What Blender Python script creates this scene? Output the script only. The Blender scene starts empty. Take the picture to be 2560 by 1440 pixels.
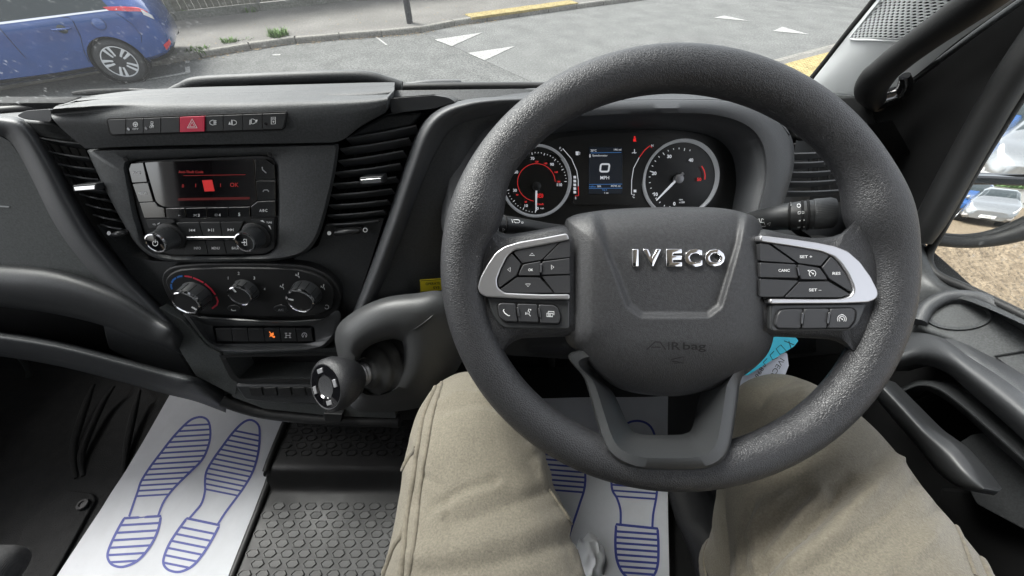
import bpy, bmesh, math, random
from mathutils import Vector as V, Matrix, noise
from mathutils.bvhtree import BVHTree
R = math.radians
rnd = random.Random(7)
sc = bpy.context.scene
col = sc.collection

# ------------------------------------------------------------------ camera
CH = 1.85            # camera height above the road
FL = 0.90            # cab floor height above the road
F = 924.0            # focal length in photo pixels (2560 wide)
PITCH = R(48)
cs, sn = math.cos(PITCH), math.sin(PITCH)
C0 = V((0, 0, CH))
cam = bpy.data.cameras.new('camera')
cam.sensor_width = 36.0
cam.lens = 36.0 * F / 2560
cam.clip_start = 0.01
cam.clip_end = 500
camo = bpy.data.objects.new('camera', cam)
camo.location = C0
camo.rotation_euler = (R(90) - PITCH, 0, 0)
col.objects.link(camo)
sc.camera = camo

# ------------------------------------------------------------------ sky and light (bright overcast day)
w = bpy.data.worlds.new('World')
sc.world = w
w.use_nodes = True
nt = w.node_tree
nt.nodes.clear()
sky = nt.nodes.new('ShaderNodeTexSky')
sky.sky_type = 'NISHITA'
sky.sun_disc = False
sky.sun_elevation = R(52)
sky.sun_rotation = R(-60)
sky.air_density = 1.0
sky.dust_density = 4.0
hs = nt.nodes.new('ShaderNodeHueSaturation')
hs.inputs['Saturation'].default_value = 0.22
bgn = nt.nodes.new('ShaderNodeBackground')
bgn.inputs['Strength'].default_value = 0.15
wo = nt.nodes.new('ShaderNodeOutputWorld')
nt.links.new(sky.outputs[0], hs.inputs['Color'])
nt.links.new(hs.outputs[0], bgn.inputs['Color'])
nt.links.new(bgn.outputs[0], wo.inputs['Surface'])
sl = bpy.data.lights.new('sun', 'SUN')
sl.energy = 1.5
sl.angle = R(25)
sl.color = (1.0, 0.97, 0.92)
so = bpy.data.objects.new('sun', sl)
sd = V((-math.sin(R(60)) * math.cos(R(52)), math.cos(R(60)) * math.cos(R(52)), math.sin(R(52))))
so.rotation_euler = sd.to_track_quat('Z', 'Y').to_euler()
so.location = (0, 0, 20)
col.objects.link(so)
sc.view_settings.view_transform = 'Standard'
sc.view_settings.look = 'None'
sc.view_settings.gamma = 1.0
sc.view_settings.exposure = 1.82
sc.view_settings.use_curve_mapping = False
sc.render.engine = 'CYCLES'
sc.cycles.use_denoising = True
sc.cycles.max_bounces = 10
sc.cycles.transparent_max_bounces = 16

# ------------------------------------------------------------------ pixel -> direction helpers
def ray(px, py):
    x = px - 1280.0
    u = 720.0 - py
    return V((x, F * cs + u * sn, -F * sn + u * cs)) / F
def aty(px, py, y):
    d = ray(px, py); return C0 + d * (y / d.y)
def atx(px, py, x):
    d = ray(px, py); return C0 + d * (x / d.x)
ZS = 0.0   # level of the part of the place being built (the street lies lower than the yard)
def atz(px, py, z):
    d = ray(px, py); return C0 + d * ((z + ZS - CH) / d.z) - V((0, 0, ZS))
def proj(p):
    q = V(p) - C0
    dep = q.y * cs - q.z * sn
    up = q.y * sn + q.z * cs
    return 1280 + F * q.x / dep, 720 - F * up / dep
class Pl:
    """a plane in the place; at() gives the point of it seen at a photo pixel"""
    def __init__(s, p, n):
        s.p = V(p); s.n = V(n).normalized()
    def at(s, px, py, off=0.0):
        d = ray(px, py)
        t = (s.p + s.n * off - C0).dot(s.n) / d.dot(s.n)
        return C0 + d * t
    def off(s, o):
        return Pl(s.p + s.n * o, s.n)
def elev(e, yaw=0):
    e = R(e); yw = R(yaw)
    return V((math.sin(yw) * math.cos(e), -math.cos(yw) * math.cos(e), math.sin(e)))
def cv(x0, y0, s):
    return lambda pts: [(x0 + a / s, y0 + b / s) for a, b in pts]

# ------------------------------------------------------------------ materials
MATS = {}
def pm(name, c, rough=.5, metal=0., b=None, var=0., vs=20., spec=.5, coat=0., emit=0., ec=None, c2=None, rv=0., trans=0., sheen=0., big=0.):
    """procedural Principled material; b = list of (kind, scale, strength, distance)"""
    m = bpy.data.materials.new(name); m.use_nodes = True
    t = m.node_tree; bs = t.nodes['Principled BSDF']; L = t.links.new
    bs.inputs['Roughness'].default_value = rough
    bs.inputs['Metallic'].default_value = metal
    bs.inputs['Specular IOR Level'].default_value = spec
    bs.inputs['Coat Weight'].default_value = coat
    bs.inputs['Coat Roughness'].default_value = .05
    bs.inputs['Transmission Weight'].default_value = trans
    if sheen:
        bs.inputs['Sheen Weight'].default_value = sheen
        bs.inputs['Sheen Roughness'].default_value = .5
    tc = t.nodes.new('ShaderNodeTexCoord')
    bs.inputs['Base Color'].default_value = (*c, 1)
    if var or c2:
        n = t.nodes.new('ShaderNodeTexNoise'); n.inputs['Scale'].default_value = vs; n.inputs['Detail'].default_value = 6
        n.inputs['Roughness'].default_value = .65
        L(tc.outputs['Object'], n.inputs['Vector'])
        r = t.nodes.new('ShaderNodeValToRGB')
        r.color_ramp.elements[0].position = .35; r.color_ramp.elements[1].position = .68
        lo = tuple(max(0, k * (1 - var)) for k in c); hi = c2 if c2 else tuple(min(1, k * (1 + var)) for k in c)
        r.color_ramp.elements[0].color = (*lo, 1); r.color_ramp.elements[1].color = (*hi, 1)
        L(n.outputs['Fac'], r.inputs['Fac']); L(r.outputs['Color'], bs.inputs['Base Color'])
        if big:      # slow stains over the fine grain
            n2 = t.nodes.new('ShaderNodeTexNoise'); n2.inputs['Scale'].default_value = big; n2.inputs['Detail'].default_value = 5
            L(tc.outputs['Object'], n2.inputs['Vector'])
            m2 = t.nodes.new('ShaderNodeMapRange'); m2.inputs['From Min'].default_value = .3; m2.inputs['From Max'].default_value = .7
            m2.inputs['To Min'].default_value = .80; m2.inputs['To Max'].default_value = 1.16
            L(n2.outputs['Fac'], m2.inputs['Value'])
            vm = t.nodes.new('ShaderNodeVectorMath'); vm.operation = 'SCALE'
            L(r.outputs['Color'], vm.inputs[0]); L(m2.outputs[0], vm.inputs['Scale']); L(vm.outputs[0], bs.inputs['Base Color'])
    if rv:
        n = t.nodes.new('ShaderNodeTexNoise'); n.inputs['Scale'].default_value = 9; n.inputs['Detail'].default_value = 8
        L(tc.outputs['Object'], n.inputs['Vector'])
        mr = t.nodes.new('ShaderNodeMapRange'); mr.inputs['From Min'].default_value = .3; mr.inputs['From Max'].default_value = .7
        mr.inputs['To Min'].default_value = max(0, rough - rv); mr.inputs['To Max'].default_value = min(1, rough + rv)
        L(n.outputs['Fac'], mr.inputs['Value']); L(mr.outputs[0], bs.inputs['Roughness'])
    prev = None
    for kind, s, st, di in (b or []):
        bp = t.nodes.new('ShaderNodeBump'); bp.inputs['Strength'].default_value = st; bp.inputs['Distance'].default_value = di
        if kind == 'voronoi':
            n = t.nodes.new('ShaderNodeTexVoronoi'); n.feature = 'DISTANCE_TO_EDGE'; n.inputs['Scale'].default_value = s
            mx = t.nodes.new('ShaderNodeMapping')
            no = t.nodes.new('ShaderNodeTexNoise'); no.inputs['Scale'].default_value = s * .6
            mixv = t.nodes.new('ShaderNodeMix'); mixv.data_type = 'VECTOR'; mixv.inputs['Factor'].default_value = 1.2 / s
            L(tc.outputs['Object'], no.inputs['Vector'])
            L(tc.outputs['Object'], mixv.inputs['A']); L(no.outputs['Color'], mixv.inputs['B'])
            L(mixv.outputs['Result'], n.inputs['Vector'])
            sm = t.nodes.new('ShaderNodeMapRange'); sm.inputs['From Max'].default_value = .22
            L(n.outputs['Distance'], sm.inputs['Value']); L(sm.outputs[0], bp.inputs['Height'])
        elif kind == 'pores':
            n = t.nodes.new('ShaderNodeTexVoronoi'); n.inputs['Scale'].default_value = s
            L(tc.outputs['Object'], n.inputs['Vector']); L(n.outputs['Distance'], bp.inputs['Height'])
        elif kind == 'wave':
            n = t.nodes.new('ShaderNodeTexWave'); n.inputs['Scale'].default_value = s; n.inputs['Distortion'].default_value = .6
            n.bands_direction = 'DIAGONAL'
            L(tc.outputs['Object'], n.inputs['Vector']); L(n.outputs['Fac'], bp.inputs['Height'])
        elif kind == 'wavex':
            n = t.nodes.new('ShaderNodeTexWave'); n.inputs['Scale'].default_value = s; n.inputs['Distortion'].default_value = .3
            n.bands_direction = 'X'
            L(tc.outputs['Object'], n.inputs['Vector']); L(n.outputs['Fac'], bp.inputs['Height'])
        else:
            n = t.nodes.new('ShaderNodeTexNoise'); n.inputs['Scale'].default_value = s; n.inputs['Detail'].default_value = 3
            L(tc.outputs['Object'], n.inputs['Vector']); L(n.outputs['Fac'], bp.inputs['Height'])
        if prev: L(prev.outputs['Normal'], bp.inputs['Normal'])
        prev = bp
    if prev: L(prev.outputs['Normal'], bs.inputs['Normal'])
    if emit:
        bs.inputs['Emission Color'].default_value = (*(ec or c), 1); bs.inputs['Emission Strength'].default_value = emit
    MATS[name] = m
    return m

M = {}
M['dash'] = pm('dash_plastic', (0.04634, 0.04933, 0.05158), .54, b=[('noise', 1000, .6, .0005)], var=.32, vs=480, rv=.06, spec=.38)
M['dash2'] = pm('dark_dash_plastic', (0.0284, 0.03035, 0.03214), .5, b=[('noise', 1500, .4, .0003)], var=.32, vs=480, rv=.07)
M['panel'] = pm('soft_panel', (0.0598, 0.06503, 0.06503), .6, b=[('noise', 1700, .3, .0003)], var=.32, vs=480, rv=.06)
M['roll'] = pm('woven_grain_roll', (0.04335, 0.0456, 0.04933), .47, b=[('wave', 900, .25, .0002), ('pores', 900, .4, .0003)], rv=.05)
M['black'] = pm('black_plastic', (0.00825, 0.00858, 0.009108), .55, b=[('noise', 700, .3, .0004)], rv=.08)
M['trimblack'] = pm('matt_black_trim', (.0042, .0043, .0046), .85, spec=.2, b=[('noise', 900, .3, .0003)])
M['void'] = pm('matt_black', (.004, .004, .0045), .85)
M['gloss'] = pm('gloss_black', (.004, .004, .005), .06, spec=1., coat=1., rv=.03)
M['key'] = pm('key_plastic', (0.01716, 0.01815, 0.01914), .42, b=[('noise', 1500, .15, .0003)], rv=.08)
M['keyw'] = pm('wheel_key_rubber', (0.0264, 0.02706, 0.0297), .5, b=[('noise', 1500, .15, .0003)], rv=.08)
M['leather'] = pm('grained_leather', (0.02484, 0.02538, 0.02786), .43, b=[('voronoi', 520, .46, .00048)], rv=.06, var=.3, vs=420)
M['hub'] = pm('hub_plastic', (0.02912, 0.02968, 0.03192), .48, b=[('noise', 1050, .7, .0006)], rv=.05, var=.3, vs=420)
M['softleather'] = pm('leatherette', (0.04537, 0.04702, 0.04868), .45, b=[('noise', 500, .3, .0006)], rv=.06)
M['silver'] = pm('satin_silver', (.55, .55, .57), .33, .85, b=[('noise', 2500, .1, .0002)])
M['chrome'] = pm('chrome', (.8, .8, .82), .08, 1.)
M['grey'] = pm('mid_grey_metal', (.3, .3, .31), .4, .6)
M['white'] = pm('white_print', (.75, .76, .77), .55)
M['dim'] = pm('grey_print', (.32, .33, .34), .55)
M['wlit'] = pm('backlit_white', (.7, .72, .74), .5, emit=.10, ec=(.9, .93, 1))
M['rlit'] = pm('backlit_red', (.4, .02, .02), .5, emit=.13, ec=(1, .05, .05))
M['rdim'] = pm('dim_red_display', (.1, .005, .005), .4, emit=.06, ec=(.8, .02, .02))
M['rcur'] = pm('red_cursor', (.3, .01, .01), .4, emit=.09, ec=(1, .03, .03))
M['rhot'] = pm('bright_red_display', (.5, .02, .02), .4, emit=.16, ec=(1, .03, .03))
M['olit'] = pm('backlit_orange', (.5, .12, .02), .5, emit=.25, ec=(1, .25, .05))
M['blit'] = pm('backlit_blue', (.05, .2, .5), .5, emit=.08, ec=(.1, .35, .9))
M['redkey'] = pm('red_key', (.55, .02, .06), .42, b=[('noise', 1500, .15, .0003)])
M['bluep'] = pm('blue_print', (.03, .16, .5), .5)
M['redp'] = pm('red_print', (.55, .03, .06), .5)
M['screen'] = pm('display_glass', (.006, .004, .005), .05, spec=1., coat=1., rv=.03)
M['lcd'] = pm('cluster_screen', (.012, .015, .022), .15, emit=.008, ec=(.2, .28, .4))
M['clusterface'] = pm('cluster_face', (.012, .013, .013), .3, var=.2, vs=30)
M['pillar'] = pm('light_grey_trim', (.60, .62, .63), .55, b=[('noise', 900, .35, .0005)])
M['ctrim'] = pm('console_bezel', (0.0326, 0.03432, 0.03604), .36, b=[('noise', 1200, .25, .0003)], rv=.06)
M['paper'] = pm('mat_paper', (0.5248, 0.5412, 0.574), .75, b=[('noise', 300, .15, .0006), ('noise', 14, .35, .006)], var=.07, vs=9)
M['print'] = pm('navy_ink', (.035, .05, .25), .6)
M['rubber'] = pm('mat_rubber', (.0095, .0098, .0103), .48, b=[('noise', 400, .4, .0006)], var=.25, vs=30, rv=.1)
M['slat'] = pm('vent_slat', (0.07, 0.0728, 0.077), .38, rv=.05)
M['carpet'] = pm('black_carpet', (.011, .0115, .012), .9, b=[('noise', 500, .8, .002)], var=.3, vs=40)
M['khaki'] = pm('khaki_cotton', (.132, .118, .089), .88, b=[('wavex', 420, .3, .0006), ('noise', 620, .6, .0009), ('noise', 40, .22, .003)], var=.18, vs=520, c2=(.172, .154, .118), sheen=.15)
M['khakiseam'] = pm('khaki_seam', (.128, .113, .085), .88, b=[('noise', 500, .7, .001)], var=.2, vs=200, sheen=.15)
M['boot'] = pm('dark_boot', (.012, .0125, .014), .55, b=[('noise', 300, .5, .0008)])
M['seat'] = pm('seat_fabric', (.05, .05, .052), .9, b=[('wavex', 300, .6, .001), ('noise', 600, .5, .001)], var=.25, vs=80)
M['yellow'] = pm('yellow_label', (.95, .78, .03), .4)
M['ink'] = pm('black_ink', (.01, .01, .012), .6)
M['bluetag'] = pm('blue_card', (.06, .60, .80), .6, var=.05, vs=60)
M['whitetag'] = pm('white_card', (.6, .63, .72), .6, var=.05, vs=60)
M['plasticbag'] = pm('white_film', (.93, .95, .97), .35)
M['asphalt'] = pm('asphalt', (.068, .070, .068), .92, b=[('noise', 60, .8, .01)], var=.4, vs=30, c2=(.140, .142, .137), big=2.2)
M['asphalt2'] = pm('worn_asphalt', (.088, .090, .087), .92, b=[('noise', 60, .8, .01)], var=.36, vs=30, c2=(.155, .157, .152), big=1.8)
M['pave'] = pm('pavement_asphalt', (0.125, 0.12, 0.1125), .95, b=[('noise', 40, .8, .01)], var=.32, vs=26, c2=(0.16, 0.1525, 0.14), big=1.1)
M['kerb'] = pm('kerb_concrete', (0.18, 0.1725, 0.155), .9, b=[('noise', 60, .7, .01)], var=.32, vs=26, big=1.1)
M['gravel'] = pm('yard_gravel', (0.17, 0.125, 0.0775), .95, b=[('noise', 45, 1., .02), ('pores', 30, .6, .02)], var=.32, vs=14, c2=(0.25, 0.195, 0.13), big=0.8)
M['tact'] = pm('yellow_tactile', (.26, .205, .085), .9, var=.25, vs=14, c2=(.33, .27, .12))
M['paint'] = pm('road_paint', (.30, .30, .285), .85, b=[('noise', 80, .5, .005)], var=.6, vs=22, c2=(.40, .40, .385))
M['cream'] = pm('faded_cream_paint', (0.275, 0.25, 0.19), .85, var=.25, vs=9)
M['fence'] = pm('weathered_boards', (0.11, 0.105, 0.085), .95, b=[('noise', 40, .6, .01)], var=.35, vs=7, c2=(0.155, 0.15, 0.125))
M['concrete'] = pm('mossy_concrete', (0.15, 0.15, 0.13), .95, b=[('noise', 40, .6, .01)], var=.32, vs=26, c2=(0.19, 0.19, 0.17), big=1.1)
M['iron'] = pm('black_iron', (.03, .03, .032), .6, b=[('noise', 90, .5, .004)], var=.4, vs=20)
M['rust'] = pm('rusty_iron', (.12, .075, .05), .8, b=[('noise', 90, .5, .004)], var=.4, vs=20)
M['weed'] = pm('weed_leaf', (0.072, 0.144, 0.021), .6, var=.45, vs=12)
M['litter'] = pm('dry_leaf_litter', (0.21, 0.15, 0.08), .9, var=.5, vs=9)
M['hedge'] = pm('hedge_leaf', (0.054, 0.114, 0.024), .7, var=.4, vs=5)
M['wallwhite'] = pm('painted_wall', (0.372, 0.372, 0.36), .9, var=.1, vs=2)
M['blue'] = pm('blue_car_paint', (.020, .064, .235), .22, .3, coat=1., var=.1, vs=3, rv=.06)
M['blue2'] = pm('light_blue_car_paint', (.012, .08, .26), .25, .3, coat=1.)
M['silvercar'] = pm('silver_car_paint', (.26, .27, .28), .25, .6, coat=1.)
M['tyre'] = pm('tyre_rubber', (.03, .03, .031), .75, b=[('noise', 90, .4, .004)], var=.3, vs=12)
M['alloy'] = pm('alloy_wheel', (.62, .63, .65), .32, .35)
M['glass'] = pm('dark_car_glass', (.02, .028, .03), .05, spec=.6)
M['lampred'] = pm('red_lamp', (.5, .015, .03), .15, coat=1., var=.3, vs=40)
M['lampclear'] = pm('clear_lamp', (.7, .7, .72), .1, .3, coat=1.)
M['plate'] = pm('number_plate', (.75, .75, .72), .5)
M['mirror'] = pm('mirror_glass', (.92, .93, .93), .015, 1.)

def glass_mat(name, dirt=.5, fx=0):
    """clear glass pane: lets light through, a little reflection, dried rain spots and dust"""
    m = bpy.data.materials.new(name); m.use_nodes = True
    t = m.node_tree; t.nodes.clear(); L = t.links.new
    o = t.nodes.new('ShaderNodeOutputMaterial')
    tr = t.nodes.new('ShaderNodeBsdfTransparent'); tr.inputs['Color'].default_value = (.95, .965, .96, 1)
    gl = t.nodes.new('ShaderNodeBsdfGlossy'); gl.inputs['Roughness'].default_value = .02
    fr = t.nodes.new('ShaderNodeFresnel'); fr.inputs['IOR'].default_value = 1.07
    mx = t.nodes.new('ShaderNodeMixShader')
    L(fr.outputs[0], mx.inputs['Fac']); L(tr.outputs[0], mx.inputs[1]); L(gl.outputs[0], mx.inputs[2])
    df = t.nodes.new('ShaderNodeBsdfDiffuse'); df.inputs['Color'].default_value = (.8, .82, .83, 1)
    tl = t.nodes.new('ShaderNodeBsdfTranslucent'); tl.inputs['Color'].default_value = (.8, .82, .83, 1)
    ad = t.nodes.new('ShaderNodeMixShader'); ad.inputs['Fac'].default_value = .6
    L(df.outputs[0], ad.inputs[1]); L(tl.outputs[0], ad.inputs[2])
    tc = t.nodes.new('ShaderNodeTexCoord')
    mp = t.nodes.new('ShaderNodeMapping'); mp.inputs['Scale'].default_value = (1, 1, .45); mp.inputs['Rotation'].default_value = (0, R(35), 0)
    L(tc.outputs['Object'], mp.inputs['Vector'])
    n = t.nodes.new('ShaderNodeTexVoronoi'); n.inputs['Scale'].default_value = 95
    L(mp.outputs[0], n.inputs['Vector'])
    r1 = t.nodes.new('ShaderNodeMapRange'); r1.inputs['From Min'].default_value = .20; r1.inputs['From Max'].default_value = .12
    L(n.outputs['Distance'], r1.inputs['Value'])
    ns = t.nodes.new('ShaderNodeTexNoise'); ns.inputs['Scale'].default_value = 26; ns.inputs['Detail'].default_value = 3
    L(tc.outputs['Object'], ns.inputs['Vector'])
    r2 = t.nodes.new('ShaderNodeMapRange'); r2.inputs['From Min'].default_value = .44; r2.inputs['From Max'].default_value = .58
    L(ns.outputs['Fac'], r2.inputs['Value'])
    mu = t.nodes.new('ShaderNodeMath'); mu.operation = 'MULTIPLY'
    L(r1.outputs[0], mu.inputs[0]); L(r2.outputs[0], mu.inputs[1])
    fac = mu.outputs[0]
    if fx:      # the dirt sits on the side the wiper does not reach
        sx = t.nodes.new('ShaderNodeSeparateXYZ'); L(tc.outputs['Object'], sx.inputs[0])
        r3 = t.nodes.new('ShaderNodeMapRange'); r3.inputs['From Min'].default_value = fx; r3.inputs['From Max'].default_value = fx - .35
        r3.inputs['To Min'].default_value = .12
        L(sx.outputs['X'], r3.inputs['Value'])
        m2 = t.nodes.new('ShaderNodeMath'); m2.operation = 'MULTIPLY'; L(fac, m2.inputs[0]); L(r3.outputs[0], m2.inputs[1]); fac = m2.outputs[0]
    m3 = t.nodes.new('ShaderNodeMath'); m3.operation = 'MULTIPLY_ADD'; m3.inputs[1].default_value = dirt; m3.inputs[2].default_value = .012
    L(fac, m3.inputs[0])
    mm = t.nodes.new('ShaderNodeMixShader')
    L(m3.outputs[0], mm.inputs['Fac']); L(mx.outputs[0], mm.inputs[1]); L(ad.outputs[0], mm.inputs[2])
    L(mm.outputs[0], o.inputs['Surface'])
    return m
M['windscreen'] = glass_mat('windscreen_glass', .6, -.45)
M['sideglass'] = glass_mat('side_window_glass', .15)

# ------------------------------------------------------------------ object helpers
WL = {}
def wl(o): return WL.get(o.name, V((0, 0, 0))) if o else V((0, 0, 0))
def link(o, par=None):
    col.objects.link(o)
    if par:
        o.parent = par
        o.matrix_parent_inverse = Matrix.Translation(-wl(par))
def thing(name, label, cat, loc, group=None):
    loc = V(loc) + V((0, 0, ZS))
    o = bpy.data.objects.new(name, None)
    o.location = loc; o.empty_display_size = .05
    col.objects.link(o)
    o['label'] = label; o['category'] = cat
    if group: o['group'] = group
    WL[o.name] = V(loc)
    return o
def tag(o, label, cat, group=None):
    o['label'] = label; o['category'] = cat
    if group: o['group'] = group
    return o
def mo(name, vs, fs, mat, par=None, ang=40, bev=0, recalc=True, sub=0, kind=None, seg=2):
    """one mesh object from world-space vertices, origin at its centre"""
    vs = [V(v) + V((0, 0, ZS)) for v in vs]
    lo = V([min(v[i] for v in vs) for i in range(3)]); hi = V([max(v[i] for v in vs) for i in range(3)])
    c = (lo + hi) / 2
    me = bpy.data.meshes.new(name)
    me.from_pydata([v - c for v in vs], [], fs)
    if recalc:
        bm = bmesh.new(); bm.from_mesh(me); bmesh.ops.recalc_face_normals(bm, faces=bm.faces[:]); bm.to_mesh(me); bm.free()
    me.materials.append(mat)
    me.polygons.foreach_set('use_smooth', [True] * len(me.polygons))
    me.set_sharp_from_angle(angle=R(ang))
    o = bpy.data.objects.new(name, me)
    o.location = c
    link(o, par)
    WL[o.name] = c
    if bev:
        b = o.modifiers.new('bevel', 'BEVEL'); b.width = bev; b.segments = seg; b.limit_method = 'ANGLE'; b.angle_limit = R(35)
        b.harden_normals = False
    if sub:
        s = o.modifiers.new('sub', 'SUBSURF'); s.levels = sub; s.render_levels = sub
    if kind: o['kind'] = kind
    return o
def cr(pts, n, closed=False):
    """Catmull-Rom resample to n points"""
    P = [V(p) for p in pts]; k = len(P)
    segs = k if closed else k - 1
    out = []
    for i in range(n):
        t = i / (n if closed else n - 1) * segs
        j = min(int(t), segs - 1); f = t - j
        g = lambda q: P[q % k] if closed else P[max(0, min(k - 1, q))]
        a, b_, c, d = g(j - 1), g(j), g(j + 1), g(j + 2)
        out.append(.5 * ((2 * b_) + (c - a) * f + (2 * a - 5 * b_ + 4 * c - d) * f * f + (3 * b_ - a - 3 * c + d) * f ** 3))
    return out
def resample(pts, n):
    """closed 2-D loop to n points by arc length"""
    P = [V(p) for p in pts] + [V(pts[0])]
    L = [0]
    for a, b_ in zip(P, P[1:]): L.append(L[-1] + (b_ - a).length)
    out = []; j = 0
    for i in range(n):
        s = L[-1] * i / n
        while L[j + 1] < s: j += 1
        f = (s - L[j]) / max(1e-9, L[j + 1] - L[j])
        out.append(P[j].lerp(P[j + 1], f))
    return out
def rp(pts, r, n=5):
    """round the corners of a 2-D polygon; r number or list"""
    P = [V(p) for p in pts]; k = len(P); out = []
    for i in range(k):
        a, b_, c = P[i - 1], P[i], P[(i + 1) % k]
        rr = r[i] if isinstance(r, (list, tuple)) else r
        if rr <= 0: out.append(b_); continue
        u = a - b_; v = c - b_
        q = min(rr, u.length * .48, v.length * .48)
        p0 = b_ + u.normalized() * q; p1 = b_ + v.normalized() * q
        for s in range(n + 1):
            t = s / n
            out.append((1 - t) ** 2 * p0 + 2 * t * (1 - t) * b_ + t * t * p1)
    return out
def slab(name, pts, pl, h, t, mat, par=None, r=0, bev=.0006, taper=0., kind=None, seg=2):
    """photo-pixel outline on plane pl: front face h above the plane, t thick"""
    q = rp(pts, r) if r else [V(p) for p in pts]
    f = [pl.at(p[0], p[1], h) for p in q]
    b_ = [p - pl.n * t for p in f]
    if taper:
        c = sum(f, V()) / len(f); f = [c + (p - c) * (1 - taper) for p in f]
    n = len(f)
    fs = [list(range(n)), list(range(2 * n - 1, n - 1, -1))] + [[i, (i + 1) % n, n + (i + 1) % n, n + i] for i in range(n)]
    return mo(name, f + b_, fs, mat, par, bev=bev, kind=kind, seg=seg)
def loops(name, rows, mat, par=None, n=64, cap_first=False, cap_last=False, ang=50, sub=0, kind=None, smooth=True):
    """bridge closed loops; each row = list of world points (resampled alike)"""
    vs, fs = [], []
    for r_ in rows:
        if smooth: q = cr(r_, n, True)
        else: q = resample(r_, n)
        vs += q
    for i in range(len(rows) - 1):
        for j in range(n):
            a, b_ = i * n + j, i * n + (j + 1) % n
            fs.append([a, b_, b_ + n, a + n])
    if cap_first: fs.append(list(range(n - 1, -1, -1)))
    if cap_last: fs.append([(len(rows) - 1) * n + j for j in range(n)])
    return mo(name, vs, fs, mat, par, ang=ang, sub=sub, kind=kind)
def surf(name, rows, mat, par=None, nu=24, nv=16, thick=.012, tdir=None, ang=60, kind=None, fine=None):
    """smooth sheet through rows of world points, given thickness away from the viewer"""
    R1 = [cr(r_, nu) for r_ in rows]
    cols = [cr([R1[i][j] for i in range(len(rows))], nv) for j in range(nu)]
    g = [[cols[j][i] for j in range(nu)] for i in range(nv)]
    if fine: g = [[fine(p, i / (nv - 1), j / (nu - 1)) for j, p in enumerate(r_)] for i, r_ in enumerate(g)]
    vs = [p for r_ in g for p in r_]; N = nu * nv
    if tdir is None:
        c = sum(vs, V()) / N; tdir = (c - C0).normalized()
    vs = vs + [p + V(tdir) * thick for p in vs]
    fs = []
    for i in range(nv - 1):
        for j in range(nu - 1):
            a = i * nu + j
            fs.append([a, a + 1, a + nu + 1, a + nu]); fs.append([N + a, N + a + nu, N + a + nu + 1, N + a + 1])
    for j in range(nu - 1):
        fs.append([j, N + j, N + j + 1, j + 1]); a = (nv - 1) * nu + j; fs.append([a, a + 1, N + a + 1, N + a])
    for i in range(nv - 1):
        a = i * nu; fs.append([a, a + nu, N + a + nu, N + a]); a = i * nu + nu - 1; fs.append([a, N + a, N + a + nu, a + nu])
    return mo(name, vs, fs, mat, par, ang=ang, kind=kind)
def tube(name, pts, rad, mat, par=None, n=16, seg=None, up=(0, 0, 1), flat=1., cap=True, ang=50):
    """round bar along points; rad number or list; flat squashes it along 'up'"""
    rr = rad if isinstance(rad, (list, tuple)) else [rad] * len(pts)
    q = [(*V(p), r_) for p, r_ in zip(pts, rr)]
    if seg: q = [tuple(v) for v in cr([V(a) for a in q], seg)]
    P = [V(a[:3]) for a in q]; vs = []; k = len(P)
    for i in range(k):
        t = (P[min(k - 1, i + 1)] - P[max(0, i - 1)]).normalized()
        s = t.cross(V(up))
        if s.length < 1e-4: s = t.cross(V((1, 0, 0)))
        s.normalize(); b_ = s.cross(t).normalized()
        for j in range(n):
            a = 2 * math.pi * j / n
            vs.append(P[i] + s * math.cos(a) * q[i][3] + b_ * math.sin(a) * q[i][3] * flat)
    fs = [[i * n + j, i * n + (j + 1) % n, (i + 1) * n + (j + 1) % n, (i + 1) * n + j] for i in range(k - 1) for j in range(n)]
    if cap: fs += [list(range(n - 1, -1, -1)), [(k - 1) * n + j for j in range(n)]]
    return mo(name, vs, fs, mat, par, ang=ang)
def lathe(name, prof, o, ax, mat, par=None, n=40, ang=40, knurl=0, ks=None, cap=True):
    """profile [(height, radius)] turned about axis ax at o; knurl = ridge depth"""
    ax = V(ax).normalized(); s = ax.cross(V((0, 0, 1)))
    if s.length < .01: s = ax.cross(V((1, 0, 0)))
    s.normalize(); b_ = ax.cross(s)
    vs = []
    for i, (h, r_) in enumerate(prof):
        for j in range(n):
            a = 2 * math.pi * j / n
            rr = r_ - (knurl if (j % 2 and ks and ks[0] <= i <= ks[1]) else 0)
            vs.append(V(o) + ax * h + s * math.cos(a) * rr + b_ * math.sin(a) * rr)
    k = len(prof)
    fs = [[i * n + j, i * n + (j + 1) % n, (i + 1) * n + (j + 1) % n, (i + 1) * n + j] for i in range(k - 1) for j in range(n)]
    if cap: fs += [list(range(n - 1, -1, -1)), [(k - 1) * n + j for j in range(n)]]
    return mo(name, vs, fs, mat, par, ang=ang)
def box(name, lo, hi, mat, par=None, bev=.004, kind=None):
    x0, y0, z0 = lo; x1, y1, z1 = hi
    vs = [(x, y, z) for z in (z0, z1) for y in (y0, y1) for x in (x0, x1)]
    fs = [[0, 2, 3, 1], [4, 5, 7, 6], [0, 1, 5, 4], [2, 6, 7, 3], [0, 4, 6, 2], [1, 3, 7, 5]]
    return mo(name, vs, fs, mat, par, bev=bev, kind=kind)

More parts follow.
